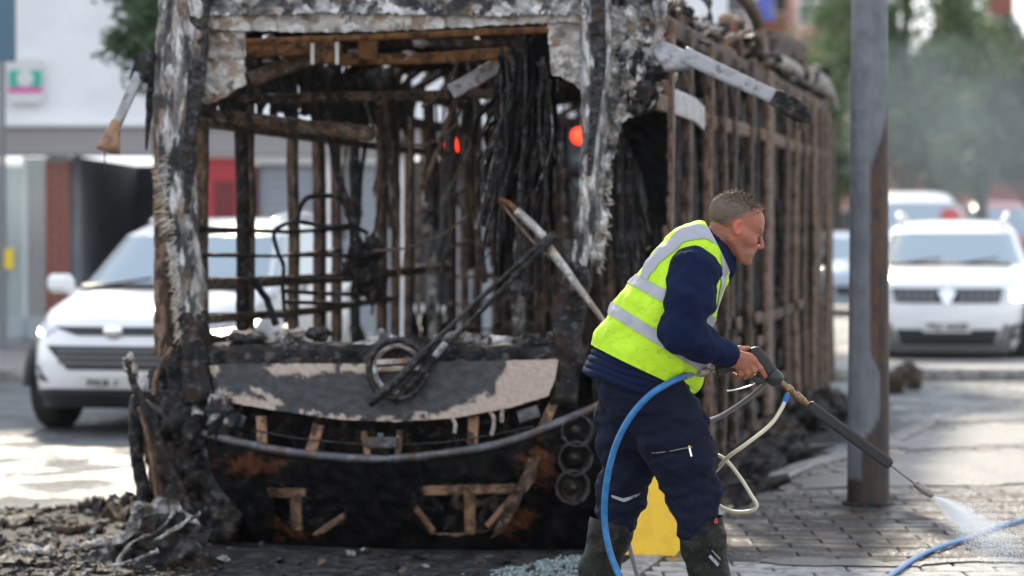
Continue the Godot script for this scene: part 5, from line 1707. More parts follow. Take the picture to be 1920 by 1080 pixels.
	# seat frames in rows down the saloon, charred
	for k in 7:
		for sx in [-0.72, 0.72]:
			if k < 2 and sx < 0.0:
				continue
			var z := -3.2 - k * 1.05
			seat_frame("seat_frame", Vector3(sx + rng.randf_range(-0.05, 0.05), 0.4, z), 0.44, 1.05)
	# driver's cab: bare seat frame with high hoop
	var s := -1.25
	var seat := pipe("driver_seat_frame", fpts([556, 425, 562, 392, 576, 371, 606, 367, 636, 371, 650, 396, 658, 425, 660, 470], s), 0.014, M.char)
	for q in [[514, 452, 516, 432, 536, 420, 562, 416, 610, 424, 660, 424, 690, 438], [514, 448, 522, 476, 532, 500, 530, 540, 536, 606], [530, 545, 600, 550, 668, 552], [536, 566, 600, 568, 668, 570], [546, 478, 600, 478, 660, 480], [532, 522, 600, 524, 660, 522]]:
		pipe("frame_tube", fpts(q, s + 0.02), 0.012, M.char, 0.002, 7, 5, seat)
	for k in 9:
		g = Geo.new()
		add_blob(g, bz(rng.randf_range(655, 700), rng.randf_range(430, 545), s - 0.1), Vector3(0.06, 0.09, 0.08) * rng.randf_range(0.6, 1.2), 0.7, 2.2, 12, 9)
		part("burnt_cushion", g, M.char, seat)
	for q in [[455, 450, 470, 520, 500, 560, 518, 610], [610, 210, 634, 330, 668, 430]]:
		bar("cab_bar", fpts(q, -1.0), [0.035, 0.03], M.char, 0.005, 12.0)
	for q in [[392, 525, 500, 528], [392, 592, 540, 590], [392, 476, 460, 476], [392, 436, 462, 434]]:
		bar("cab_rail", fpts(q, -0.9), [0.035 if q[1] > 500 else 0.014, 0.03], M.char, 0.004, 12.0)
	# heaps on the floor
	for k in 30:
		g = Geo.new()
		add_blob(g, Vector3(rng.randf_range(-1.0, 1.0), 0.45, rng.randf_range(-10.5, -0.6)), Vector3(0.2, 0.16, 0.22) * rng.randf_range(0.5, 1.6), 0.8, 2.4, 13, 9)
		part("burnt_heap", g, M.char if k % 5 else M.ash, bus)

func seat_frame(called: String, at: Vector3, w: float, h: float) -> void:
	var g := Geo.new()
	add_tube(g, smooth_path([at + Vector3(-w * 0.5, 0, 0), at + Vector3(-w * 0.5, h * 0.8, -0.05), at + Vector3(-w * 0.3, h, -0.08), at + Vector3(w * 0.3, h, -0.08), at + Vector3(w * 0.5, h * 0.8, -0.05), at + Vector3(w * 0.5, 0, 0)], 5), 0.014, 7, 0.003)
	for y in [0.42, 0.62, 0.8]:
		add_tube(g, PackedVector3Array([at + Vector3(-w * 0.5, h * y, -0.03), at + Vector3(w * 0.5, h * y, -0.03)]), 0.01, 6)
	for sx in [-0.5, 0.5]:
		add_tube(g, smooth_path([at + Vector3(w * sx, h * 0.42, -0.03), at + Vector3(w * sx, h * 0.42, 0.38), at + Vector3(w * sx, 0, 0.4)], 4), 0.013, 7, 0.003)
	part(called, g, M.rust_h if rng.randf() < 0.5 else M.char, bus)

func bus_roof_and_arms() -> void:
	var g := Geo.new()
	# far mirror arm
	bar("mirror_mount", [bz(288, 100, 0.12), bz(270, 118, 0.14), bz(262, 152, 0.16)], [[0.06, 0.08], [0.085, 0.09], [0.09, 0.08]], M.char, 0.008)
	bar("mirror_arm", [bz(262, 138, 0.18), bz(238, 190, 0.2), bz(216, 240, 0.22)], [[0.052, 0.03], [0.05, 0.03], [0.045, 0.03]], M.metal, 0.002)
	g = Geo.new()
	var a := bz(218, 226, 0.22)
	var b := bz(202, 284, 0.24)
	add_lathe(g, [[0.0, 0.0], [0.024, 0.0], [0.03, 0.04], [0.05, 0.11], [0.062, a.distance_to(b)], [0.0, a.distance_to(b) - 0.01]], Transform3D(beam_basis(b - a, Vector3.BACK), a), 20)
	part("mirror_boot", g, M.wood, bus)
	pipe("mirror_cable", fpts([197, 284, 196, 300, 199, 322], 0.23), 0.003, M.wire)
	bar("side_flap", fpts([284, 120, 280, 200, 274, 282], 0.03), [[0.03, 0.03], [0.035, 0.02], [0.01, 0.01]], M.char, 0.006)
	# near mirror arm
	bar("mirror_mount", [bz(1240, 90, 0.12), bz(1262, 112, 0.16), bz(1300, 116, 0.18)], [[0.07, 0.08], [0.13, 0.09], [0.06, 0.07]], M.metal, 0.006)
	bar("mirror_arm", [bz(1282, 102, 0.2), bz(1370, 144, 0.22), bz(1456, 184, 0.24)], [[0.08, 0.045], [0.075, 0.045], [0.07, 0.04]], M.metal, 0.002)
	bar("mirror_boot", [bz(1452, 182, 0.24), bz(1480, 198, 0.25), bz(1504, 214, 0.26), bz(1520, 228, 0.26)], [[0.08, 0.06], [0.1, 0.07], [0.09, 0.06], [0.03, 0.03]], M.char, 0.004, 10.0)
	pipe("mirror_cable", fpts([1500, 226, 1499, 244], 0.25), 0.004, M.wire)
	# tubes, globes and tangled wreckage along the roof edge
	pipe("air_pipe", [bx(1264, 58, 1.1), bx(1300, 82, 1.1), bx(1352, 112, 1.1)], 0.05, M.ochre, 0.006, 14)
	pipe("air_pipe", [bx(1452, 112, 1.1), bx(1486, 130, 1.1), bx(1520, 154, 1.1)], 0.058, M.pale_ash, 0.006, 14)
	pipe("roof_horn", [bx(1528, 150, 1.15), bx(1552, 172, 1.18), bx(1570, 206, 1.25)], PackedFloat32Array([0.09, 0.09, 0.085, 0.08, 0.07, 0.06, 0.05, 0.04, 0.03, 0.02, 0.012]), M.pale_ash, 0.008, 14)
	pipe("roof_arch", [bx(1380, -20, 1.0), bx(1408, 14, 1.0), bx(1424, 56, 1.02), bx(1432, 120, 1.1)], 0.05, M.tan, 0.005, 12, 8)
	for px in [1361.0, 1389.0]:
		g = Geo.new()
		add_blob(g, bx(px, 36, 1.0), Vector3(0.05, 0.045, 0.05), 0.06, 2.0, 20, 14)
		var gl := part("round_canister", g, M.pale_ash, bus)
		g = Geo.new()
		add_tube(g, PackedVector3Array([bx(px, 48, 1.0), bx(px, 74, 1.0)]), 0.028, 10)
		part("canister_neck", g, M.char, gl)
	for k in 8:
		var e := k * 2.2
		pipe("wire_loop", [bx(1262 + e, 20 + e, 1.05), bx(1285, -6 - e * 0.5, 1.05), bx(1316 + e, -2, 1.05), bx(1334 - e * 0.4, 30, 1.05), bx(1330, 62, 1.05)], 0.008, M.wire, 0.002, 6, 6)
	for k in 46:
		var t := rng.randf()
		var px := lerpf(1250, 1540, t)
		var py := lerpf(30, 165, t) + rng.randf_range(-18, 22)
		g = Geo.new()
		var p := bx(px, py, rng.randf_range(0.7, 1.15))
		p.y = clampf(p.y, 2.45, 2.95)
		add_blob(g, p, Vector3(rng.randf_range(0.02, 0.08), rng.randf_range(0.02, 0.07), rng.randf_range(0.06, 0.24)), 1.3, 3.4, 16, 11, Basis.from_euler(Vector3(rng.randf_range(-0.6, 0.6), rng.randf_range(-0.6, 0.6), 0)))
		part("roof_wreckage", g, [M.char, M.rust_h, M.char, M.char, M.ash][k % 5], bus)
	for k in 14:
		var p := bx(rng.randf_range(1260, 1530), rng.randf_range(60, 150), 1.1)
		p.y = clampf(p.y, 2.4, 2.85)
		pipe("torn_strip", [p, p + Vector3(rng.randf_range(0.0, 0.1), rng.randf_range(-0.05, 0.12), -0.2), p + Vector3(rng.randf_range(0.0, 0.12), rng.randf_range(-0.3, 0.05), -0.45)], rng.randf_range(0.008, 0.03), [M.char, M.rust_h, M.tan][k % 3], 0.01, 7)
	bar("roof_box", [bx(1436, 92, 1.0), bx(1494, 112, 1.0)], [0.16, 0.3], M.rust_h, 0.015, 8.0)
	# burnt debris along the foot of the flank
	for k in 90:
		var z := rng.randf_range(-10.8, -0.4)
		g = Geo.new()
		add_blob(g, Vector3(1.2 + rng.randf_range(-0.16, 0.16), rng.randf_range(0.04, 0.2), z), Vector3(0.1, 0.09, 0.2) * rng.randf_range(0.5, 1.3), 1.3, 3.4, 16, 12, Basis.from_euler(Vector3(rng.randf_range(-0.5, 0.5), rng.randf() * TAU, 0.3)))
		part("burnt_heap", g, M.char if k % 6 else M.rust_h, bus)

# ------------------------------------------------------------------ distance fields for the figure
class Sdf:
	var lo: Vector3
	var c: float
	var nx: int
	var ny: int
	var nz: int
	var d := PackedFloat32Array()
	func _init(a: Vector3, b: Vector3, cell: float) -> void:
		lo = a
		c = cell
		nx = int((b.x - a.x) / cell) + 2
		ny = int((b.y - a.y) / cell) + 2
		nz = int((b.z - a.z) / cell) + 2
		d.resize(nx * ny * nz)
		d.fill(1.0)
	func span(a: Vector3, b: Vector3, m: float) -> Array:
		var p := ((a.min(b) - Vector3.ONE * m - lo) / c).floor()
		var q := ((a.max(b) + Vector3.ONE * m - lo) / c).ceil()
		return [clampi(int(p.x), 0, nx - 1), clampi(int(p.y), 0, ny - 1), clampi(int(p.z), 0, nz - 1), clampi(int(q.x), 0, nx - 1), clampi(int(q.y), 0, ny - 1), clampi(int(q.z), 0, nz - 1)]
	func cap(a: Vector3, b: Vector3, ra: float, rb: float, k := 0.03) -> void:
		var s := span(a, b, maxf(ra, rb) + k + c * 2.0)
		var ab := b - a
		var inv := 1.0 / maxf(ab.length_squared(), 1e-9)
		for z in range(s[2], s[5] + 1):
			for y in range(s[1], s[4] + 1):
				var row := (z * ny + y) * nx
				for x in range(s[0], s[3] + 1):
					var p := lo + Vector3(x, y, z) * c - a
					var t := clampf(p.dot(ab) * inv, 0.0, 1.0)
					var e := (p - ab * t).length() - lerpf(ra, rb, t)
					var o := d[row + x]
					var h := maxf(k - absf(o - e), 0.0)
					d[row + x] = minf(o, e) - h * h / (4.0 * k)
	func ell(m: Vector3, r: Vector3, b := Basis.IDENTITY, k := 0.02, cut := false) -> void:
		var R := maxf(r.x, maxf(r.y, r.z))
		var s := span(m, m, R + k + c * 2.0)
		var inv := b.inverse()
		var r2 := r * r
		for z in range(s[2], s[5] + 1):
			for y in range(s[1], s[4] + 1):
				var row := (z * ny + y) * nx
				for x in range(s[0], s[3] + 1):
					var p := inv * (lo + Vector3(x, y, z) * c - m)
					var k0 := (p / r).length()
					var k1 := (p / r2).length()
					var e := k0 * (k0 - 1.0) / maxf(k1, 1e-6)
					var o := d[row + x]
					if cut:
						e = -e
						var h := maxf(k - absf(o - e), 0.0)
						d[row + x] = maxf(o, e) + h * h / (4.0 * k)
					else:
						var h := maxf(k - absf(o - e), 0.0)
						d[row + x] = minf(o, e) - h * h / (4.0 * k)
	func at(p: Vector3) -> float:
		var q := ((p - lo) / c).round()
		if q.x < 0 or q.y < 0 or q.z < 0 or q.x >= nx or q.y >= ny or q.z >= nz:
			return 1.0
		return d[(int(q.z) * ny + int(q.y)) * nx + int(q.x)]
	func near_z(x: float, y: float) -> float:   # the surface facing the camera over (x, y)
		var z := lo.z + (nz - 1) * c
		while z > lo.z:
			if at(Vector3(x, y, z)) < 0.0:
				return z + c * 0.5
			z -= c * 0.5
		return lo.z
	func shake(f: FastNoiseLite, stretch: Vector3, amp: float, band := 0.04) -> void:
		for z in nz:
			for y in ny:
				var row := (z * ny + y) * nx
				for x in nx:
					if absf(d[row + x]) < band:
						d[row + x] += f.get_noise_3dv((lo + Vector3(x, y, z) * c) * stretch) * amp
	func soften(w: float) -> void:
		var o := d.duplicate()
		for z in range(1, nz - 1):
			for y in range(1, ny - 1):
				var row := (z * ny + y) * nx
				for x in range(1, nx - 1):
					var i := row + x
					if absf(o[i]) < c * 4.0:
						d[i] = lerpf(o[i], (o[i - 1] + o[i + 1] + o[i - nx] + o[i + nx] + o[i - nx * ny] + o[i + nx * ny]) / 6.0, w)
	func net(g: Geo) -> void:
		var idx := PackedInt32Array()
		idx.resize(nx * ny * nz)
		idx.fill(-1)
		var sx := 1
		var sy := nx
		var sz := nx * ny
		var off := [0, sx, sy, sx + sy, sz, sx + sz, sy + sz, sx + sy + sz]
		var cor := [Vector3(0, 0, 0), Vector3(1, 0, 0), Vector3(0, 1, 0), Vector3(1, 1, 0), Vector3(0, 0, 1), Vector3(1, 0, 1), Vector3(0, 1, 1), Vector3(1, 1, 1)]
		var edges := [[0, 1], [2, 3], [4, 5], [6, 7], [0, 2], [1, 3], [4, 6], [5, 7], [0, 4], [1, 5], [2, 6], [3, 7]]
		for z in nz - 1:
			for y in ny - 1:
				var row := (z * ny + y) * nx
				for x in nx - 1:
					var i0 := row + x
					if absf(d[i0]) > c * 5.0:
						continue
					var neg := 0
					for k in 8:
						if d[i0 + off[k]] < 0.0: neg += 1
					if neg == 0 or neg == 8:
						continue
					var sum := Vector3.ZERO
					var m := 0
					for e in edges:
						var a := d[i0 + off[e[0]]]
						var b := d[i0 + off[e[1]]]
						if (a < 0.0) != (b < 0.0):
							var ca: Vector3 = cor[e[0]]
							sum += ca.lerp(cor[e[1]], a / (a - b))
							m += 1
					idx[i0] = g.v.size()
					g.v.append(lo + (Vector3(x, y, z) + sum / m) * c)
		for z in range(1, nz - 1):
			for y in range(1, ny - 1):
				var row := (z * ny + y) * nx
				for x in range(1, nx - 1):
					var i0 := row + x
					var a := d[i0]
					if absf(a) > c * 5.0:
						continue
					for ax in 3:
						var st: int = [sx, sy, sz][ax]
						var b := d[i0 + st]
						if (a < 0.0) == (b < 0.0):
							continue
						var u: int = [sy, sz, sx][ax]
						var w: int = [sz, sx, sy][ax]
						var q0 := idx[i0 - u - w]
						var q1 := idx[i0 - w]
						var q2 := idx[i0]
						var q3 := idx[i0 - u]
						if q0 < 0 or q1 < 0 or q2 < 0 or q3 < 0:
							continue
						if a < 0.0:
							g.quad(q0, q3, q2, q1)
						else:
							g.quad(q0, q1, q2, q3)

func normals(g: Geo) -> void:
	g.n.resize(g.v.size())
	g.n.fill(Vector3.ZERO)
	for t in range(0, g.i.size(), 3):
		var a := g.i[t]
		var b := g.i[t + 1]
		var c := g.i[t + 2]
		var f := (g.v[c] - g.v[a]).cross(g.v[b] - g.v[a])
		g.n[a] += f
		g.n[b] += f
		g.n[c] += f
	for k in g.n.size():
		g.n[k] = g.n[k].normalized()

# keep what lies on the positive side of every [point, normal]; grown outwards by off
func cut(g: Geo, planes: Array, off := 0.0) -> Geo:
	if g.n.size() != g.v.size():
		normals(g)
	var v := PackedVector3Array()
	for k in g.v.size():
		v.append(g.v[k] + g.n[k] * off)
	var idx := g.i
	var n := g.n
	for pl in planes:
		var o: Vector3 = pl[0]
		var q: Vector3 = pl[1]
		var dist := PackedFloat32Array()
		for p in v:
			dist.append((p - o).dot(q))
		var made := {}
		var ni := PackedInt32Array()
		for t in range(0, idx.size(), 3):
			var keep := []
			for k in 3:
				var a := idx[t + k]
				var b := idx[t + (k + 1) % 3]
				if dist[a] >= 0.0:
					keep.append(a)
				if (dist[a] >= 0.0) != (dist[b] >= 0.0):
					var key := Vector2i(mini(a, b), maxi(a, b))
					if not made.has(key):
						var w := dist[a] / (dist[a] - dist[b])
						made[key] = v.size()
						v.append(v[a].lerp(v[b], w))
						n.append(n[a].lerp(n[b], w).normalized())
						dist.append(0.0)
					keep.append(made[key])
			for k in range(1, keep.size() - 1):
				ni.append(keep[0]); ni.append(keep[k]); ni.append(keep[k + 1])
		idx = ni
	var out := Geo.new()
	var map := {}
	for i in idx:
		if not map.has(i):
			map[i] = out.v.size()
			out.v.append(v[i])
			out.n.append(n[i])
		out.i.append(map[i])
	return out

func pm(px: float, py: float, z: float) -> Vector3:
	return Vector3((px - 1250.0) / 520.0, (1190.0 - py) / 520.0, z)

func side(ax: float, ay: float, bx_: float, by: float, flip := 1.0) -> Array:   # plane through two pixels, normal to the left-up of a -> b
	var a := pm(ax, ay, 0)
	var b := pm(bx_, by, 0)
	var d := (b - a).normalized()
	return [a, Vector3(-d.y, d.x, 0) * flip]

func band(ax: float, ay: float, bx_: float, by: float, half: float) -> Array:
	var s := side(ax, ay, bx_, by)
	var q: Vector3 = s[1]
	return [[s[0] - q * half, q], [s[0] + q * half, -q]]

func chain(f: Sdf, pts: Array, k := 0.03) -> void:   # [px, py, z, r] ...
	for j in pts.size() - 1:
		f.cap(pm(pts[j][0], pts[j][1], pts[j][2]), pm(pts[j + 1][0], pts[j + 1][1], pts[j + 1][2]), pts[j][3], pts[j + 1][3], k)

func cloth(col: Color, sd: int, rough := 0.85, scale := 3.0) -> StandardMaterial3D:
	var t := layered(256, col, [[col * 0.82, sd, 9.0, 4, 0.52, 0.15, 0.8], [col * 1.14, sd + 1, 20.0, 4, 0.58, 0.12, 0.7]], 0.12, sd)
	var m := tmat(t, scale, rough, M.bump2, 0.5)
	m.metallic_specular = 0.25
	return m

func build_person() -> void:
	var who := thing("person", "person in yellow hi-vis vest, navy clothes and rubber boots stooping with a pressure washer", "person", Vector3(0.558, PAVE, -10.37))
	var wrinkle := FastNoiseLite.new()
	wrinkle.seed = 9
	wrinkle.frequency = 1.0
	wrinkle.fractal_octaves = 3
	# ---- body: head, hands and the figure under the clothes
	var g := Geo.new()
	var f := Sdf.new(pm(1060, 1185, -0.4), pm(1390, 430, 0.4), 0.018)
	for z in [-0.07, 0.07]:
		chain(f, [[1203, 720, z, 0.1], [1250, 585, z, 0.11], [1292, 500, z, 0.1]], 0.06)
	chain(f, [[1292, 500, 0.0, 0.08], [1345, 450, 0, 0.05]], 0.04)
	chain(f, [[1292, 498, 0.14, 0.06], [1272, 615, 0.25, 0.045], [1352, 660, 0.12, 0.03]])
	chain(f, [[1292, 498, -0.14, 0.06], [1262, 620, -0.25, 0.045], [1262, 715, -0.24, 0.03]])
	chain(f, [[1220, 740, 0.1, 0.08], [1288, 870, 0.11, 0.06], [1330, 1120, 0.12, 0.045], [1390, 1165, 0.13, 0.03]])
	chain(f, [[1195, 740, -0.1, 0.08], [1180, 880, -0.12, 0.06], [1112, 1120, -0.12, 0.045], [1165, 1165, -0.12, 0.03]])
	f.net(g)
	# head
	var H := Basis(Vector3.UP, deg_to_rad(6)) * Basis(Vector3.BACK, deg_to_rad(-22))
	var hc := pm(1379, 424, 0.0)
	var hp := func(x: float, y: float, z: float) -> Vector3: return hc + H * Vector3(x, y, z)
	f = Sdf.new(pm(1300, 520, -0.13), pm(1452, 345, 0.13), 0.0042)
	f.ell(hp.call(-0.012, 0.036, 0.0), Vector3(0.098, 0.081, 0.076), H, 0.02)
	f.ell(hp.call(0.03, -0.018, 0.0), Vector3(0.058, 0.082, 0.058), H, 0.02)
	f.ell(hp.call(0.045, 0.034, 0.0), Vector3(0.05, 0.044, 0.058), H, 0.02)
	f.cap(hp.call(0.087, -0.100, -0.010), hp.call(0.087, -0.100, 0.010), 0.0165, 0.0165, 0.014)
	for s in [-1.0, 1.0]:
		f.cap(hp.call(-0.004, -0.052, 0.053 * s), hp.call(0.062, -0.100, 0.022 * s), 0.0165, 0.0165, 0.018)
		f.cap(hp.call(0.0, -0.01, 0.056 * s), hp.call(-0.002, -0.055, 0.053 * s), 0.018, 0.016, 0.02)
		f.cap(hp.call(0.093, 0.0165, 0.011 * s), hp.call(0.078, 0.018, 0.043 * s), 0.0092, 0.0085, 0.014)
		f.cap(hp.call(0.074, -0.032, 0.034 * s), hp.call(0.03, -0.024, 0.053 * s), 0.0145, 0.013, 0.03)
		f.cap(hp.call(0.108, -0.040, 0.010 * s), hp.call(0.098, -0.041, 0.0145 * s), 0.0078, 0.0068, 0.005)
		f.ell(hp.call(0.0945, -0.003, 0.034 * s), Vector3(0.013, 0.0095, 0.016), H, 0.008, true)
		f.cap(hp.call(0.0885, 0.0055, 0.021 * s), hp.call(0.0795, 0.0045, 0.045 * s), 0.0048, 0.0045, 0.003)
		f.ell(hp.call(-0.004, -0.006, 0.075 * s), Vector3(0.019, 0.034, 0.011), H * Basis(Vector3.UP, -0.35 * s) * Basis(Vector3.BACK, 0.18), 0.006)
		f.ell(hp.call(0.004, -0.003, 0.0855 * s), Vector3(0.0105, 0.021, 0.0105), H, 0.003, true)
	f.cap(hp.call(0.094, 0.006, 0.0), hp.call(0.118, -0.033, 0.0), 0.0078, 0.0102, 0.009)
	f.cap(hp.call(0.088, -0.05, -0.012), hp.call(0.088, -0.05, 0.012), 0.012, 0.012, 0.01)
	f.cap(hp.call(0.080, -0.067, -0.022), hp.call(0.080, -0.067, 0.022), 0.017, 0.017, 0.014)
	f.cap(hp.call(0.072, -0.078, -0.028), hp.call(0.072, -0.078, 0.028), 0.016, 0.016, 0.016)
	f.cap(hp.call(0.0955, -0.0605, -0.014), hp.call(0.0955, -0.0605, 0.014), 0.0075, 0.0075, 0.004)
	f.cap(hp.call(0.0935, -0.0745, -0.012), hp.call(0.0935, -0.0745, 0.012), 0.008, 0.008, 0.004)
	f.cap(hp.call(-0.035, -0.045, 0.0), pm(1318, 492, 0.0), 0.051, 0.062, 0.025)
	f.cap(hp.call(-0.002, -0.075, 0.0), pm(1338, 500, 0.0), 0.038, 0.05, 0.02)
	f.soften(0.8)
	f.soften(0.6)
	f.shake(wrinkle, Vector3.ONE * 90.0, 0.0007, 0.02)
	f.net(g)
	var head_f := f
	# the hand that grips, and the one that hangs behind
	f = Sdf.new(pm(1335, 720, 0.01), pm(1448, 640, 0.16), 0.0032)
	chain(f, [[1345, 660, 0.115, 0.027], [1364, 665, 0.112, 0.027], [1400, 671, 0.103, 0.022]], 0.015)
	chain(f, [[1360, 671, 0.108, 0.024], [1392, 684, 0.1, 0.02]], 0.018)
	chain(f, [[1400, 671, 0.102, 0.015], [1409, 674, 0.1, 0.0125], [1422, 689, 0.09, 0.0105], [1433, 705, 0.074, 0.0088]], 0.007)
	chain(f, [[1398, 678, 0.104, 0.0125], [1410, 693, 0.1, 0.0108], [1405, 702, 0.072, 0.0098], [1397, 696, 0.05, 0.0088]], 0.006)
	chain(f, [[1390, 683, 0.103, 0.012], [1398, 698, 0.099, 0.0104], [1394, 705, 0.07, 0.0095], [1386, 699, 0.05, 0.0085]], 0.006)
	chain(f, [[1380, 685, 0.1, 0.011], [1385, 700, 0.096, 0.0096], [1381, 706, 0.07, 0.0086], [1374, 701, 0.052, 0.0078]], 0.006)
	chain(f, [[1366, 662, 0.1, 0.016], [1384, 654, 0.078, 0.0125], [1402, 654, 0.046, 0.0105]], 0.01)
	f.shake(wrinkle, Vector3.ONE * 120.0, 0.0008, 0.02)
	f.net(g)
	f = Sdf.new(pm(1230, 800, -0.3), pm(1300, 700, -0.17), 0.004)
	chain(f, [[1262, 712, -0.24, 0.028], [1264, 748, -0.24, 0.026]], 0.02)
	for k in 4:
		chain(f, [[1254 + k * 7, 750, -0.24 + 0.004 * k, 0.0105], [1257 + k * 7, 770 - absf(k - 1.5) * 2.0, -0.23, 0.0095], [1256 + k * 6, 784 - absf(k - 1.5) * 4.0, -0.215, 0.0082]], 0.006)
	chain(f, [[1268, 728, -0.22, 0.014], [1278, 745, -0.205, 0.011], [1280, 760, -0.2, 0.009]], 0.01)
	f.net(g)
	normals(g)
	for k in g.v.size():
		var p := g.v[k]
		var q: Vector3 = H.inverse() * (p - hc)
		var n := noise.get_noise_3dv(p * 38.0) * 0.5 + noise.get_noise_3dv(p * 110.0) * 0.35
		var c := Color(0.365, 0.148, 0.088).lerp(Color(0.30, 0.098, 0.058), clampf(0.5 + n, 0, 1))
		if p.y > 1.25 and q.length() < 0.2:
			var ear := smoothstep(0.066, 0.078, absf(q.z)) * smoothstep(0.05, 0.02, absf(q.x))
			c = c.lerp(Color(0.44, 0.12, 0.072), maxf(ear, 0.5 * smoothstep(-0.05, -0.12, q.y)))
			var stub := smoothstep(-0.035, -0.06, q.y + n * 0.02) * smoothstep(0.0, 0.03, q.x)
			c = c.lerp(Color(0.25, 0.12, 0.085), stub * 0.4)
			var brow := smoothstep(0.006, 0.003, absf(q.y - 0.021 - 0.1 * maxf(0.0, 0.03 - absf(q.z)))) * smoothstep(0.068, 0.074, q.x) * smoothstep(0.008, 0.014, absf(q.z))
			c = c.lerp(Color(0.13, 0.075, 0.045), brow * 0.8)
			var lip := smoothstep(0.009, 0.006, absf(q.y + 0.067)) * smoothstep(0.092, 0.097, q.x) * smoothstep(0.024, 0.018, absf(q.z))
			c = c.lerp(Color(0.42, 0.13, 0.10), lip)
		g.c.append(c)
	M.skin = vmat(0.55, M.bump2, 14.0, 0.45)
	var body := part("body", g, M.skin, who)
	for s in [-1.0, 1.0]:
		var eg := Geo.new()
		add_blob(eg, hp.call(0.0755, -0.0035, 0.033 * s), Vector3.ONE * 0.0112, 0.0, 1.0, 16, 12)
		var eye := part("eye", eg, mat(lin(0.26, 0.2, 0.175), 0.3), body)
		eg = Geo.new()
		add_blob(eg, hp.call(0.0825, -0.0045, 0.033 * s), Vector3.ONE * 0.0055, 0.0, 1.0, 12, 8)
		part("iris", eg, mat(lin(0.06, 0.05, 0.045), 0.1), eye)
	# ---- hair: cropped, longer on top
	f = Sdf.new(pm(1300, 460, -0.12), pm(1462, 335, 0.12), 0.0045)
	f.ell(hp.call(-0.012, 0.037, 0.0), Vector3(0.1015, 0.085, 0.0792), H, 0.01)
	for z in [-0.034, 0.0, 0.034]:
		f.cap(pm(1378, 374, z), pm(1441, 408 + absf(z) * 60, z * 0.85), 0.024, 0.0125, 0.02)
	f.shake(wrinkle, Vector3(120, 120, 70), 0.003, 0.02)
	var hg := Geo.new()
	f.net(hg)
	hg = cut(hg, [side(1326, 441, 1372, 420)])
	var keep := Geo.new()   # leave the ears and the face free
	for t in range(0, hg.i.size(), 3):
		var m := (hg.v[hg.i[t]] + hg.v[hg.i[t + 1]] + hg.v[hg.i[t + 2]]) / 3.0
		var q: Vector3 = H.inverse() * (m - hc)
		var line := 0.038 + 0.012 * noise.get_noise_3dv(m * 60.0) if q.x > 0.01 else -0.2
		if q.x > 0.045: line = 0.062 + 0.006 * noise.get_noise_3dv(m * 80.0)
		if q.y > line or q.x < 0.0 or q.x > 0.092:
			for k in 3: keep.i.append(hg.i[t + k])
	keep.v = hg.v
	keep.n = hg.n
	var fuzz := keep.i.size() / 3
	for k in 5200:
		var t := (rng.randi() % fuzz) * 3
		var a := keep.i[t]
		var p := keep.v[a].lerp(keep.v[keep.i[t + 1]], rng.randf()).lerp(keep.v[keep.i[t + 2]], rng.randf())
		var nn := keep.n[a]
		var q: Vector3 = H.inverse() * (p - hc)
		var top := smoothstep(0.05, 0.1, q.y)
		var dir := (nn + H * Vector3(0.3 + 0.7 * top, 0.1, 0.0) + Vector3(rng.randfn(), rng.randfn(), rng.randfn()) * 0.25).normalized()
		var len := lerpf(0.004, 0.012, top) * rng.randf_range(0.6, 1.3)
		var sd := dir.cross(Vector3(rng.randfn(), rng.randfn(), rng.randfn())).normalized() * 0.0007
		var s := keep.v.size()
		for w in [p + sd, p - sd, p + dir * len]:
			keep.v.append(w)
			keep.n.append(nn)
		keep.i.append(s); keep.i.append(s + 1); keep.i.append(s + 2)
	var fade := side(1326, 441, 1372, 420)
	for p in keep.v:
		var q: Vector3 = H.inverse() * (p - hc)
		var n := noise.get_noise_3dv(p * 70.0)
		keep.c.append(Color(0.13, 0.094, 0.071).lerp(Color(0.095, 0.062, 0.039), clampf(smoothstep(0.06, 0.095, q.y) + n * 0.4, 0, 1)).lerp(Color(0.36, 0.15, 0.095), smoothstep(0.026, 0.0, (p - fade[0]).dot(fade[1]) + n * 0.008)))
	part("hair", keep, vmat(0.7), who)
	# ---- trousers
	f = Sdf.new(pm(1070, 1010, -0.36), pm(1380, 640, 0.36), 0.0105)
	for z in [-0.06, 0.06]:
		chain(f, [[1212, 680, z, 0.135], [1202, 725, z, 0.15]], 0.05)
	chain(f, [[1215, 735, 0.085, 0.14], [1254, 800, 0.1, 0.128], [1284, 862, 0.11, 0.111], [1298, 920, 0.115, 0.089], [1306, 990, 0.118, 0.076]], 0.035)
	chain(f, [[1192, 735, -0.085, 0.14], [1186, 810, -0.1, 0.122], [1180, 880, -0.115, 0.098], [1166, 940, -0.12, 0.082], [1152, 1005, -0.12, 0.07]], 0.035)
	f.shake(wrinkle, Vector3(5.0, 11.0, 5.0), 0.022, 0.06)
	f.shake(wrinkle, Vector3(14.0, 34.0, 14.0), 0.010, 0.05)
	g = Geo.new()
	f.net(g)
	M.navy = cloth(Color(0.008, 0.0105, 0.024), 301, 0.8, 3.0)
	var tr := part("trousers", g, M.navy, who)
	var tf := f
	# cargo pocket zip with its pull, knee seam, reflective chevron
	var zp := PackedVector3Array()
	for k in 13:
		var p := pm(1217 + k * 6.2, 842 - k * 0.9 + sin(k * 0.5) * 1.0, 0)
		zp.append(Vector3(p.x, p.y, tf.near_z(p.x, p.y) + 0.001))
	g = Geo.new()
	add_tube(g, zp, 0.0022, 6)
	part("pocket_zip", g, M.grey_trim, tr)
	g = Geo.new()
	var zz := tf.near_z(zp[11].x, zp[11].y) + 0.006
	add_beam(g, Vector3(zp[11].x, zp[11].y + 0.004, zz), Vector3(zp[11].x + 0.008, zp[11].y - 0.03, zz + 0.002), 0.006, 0.003)
	part("zip_pull", g, M.chrome, tr, false)
	g = Geo.new()
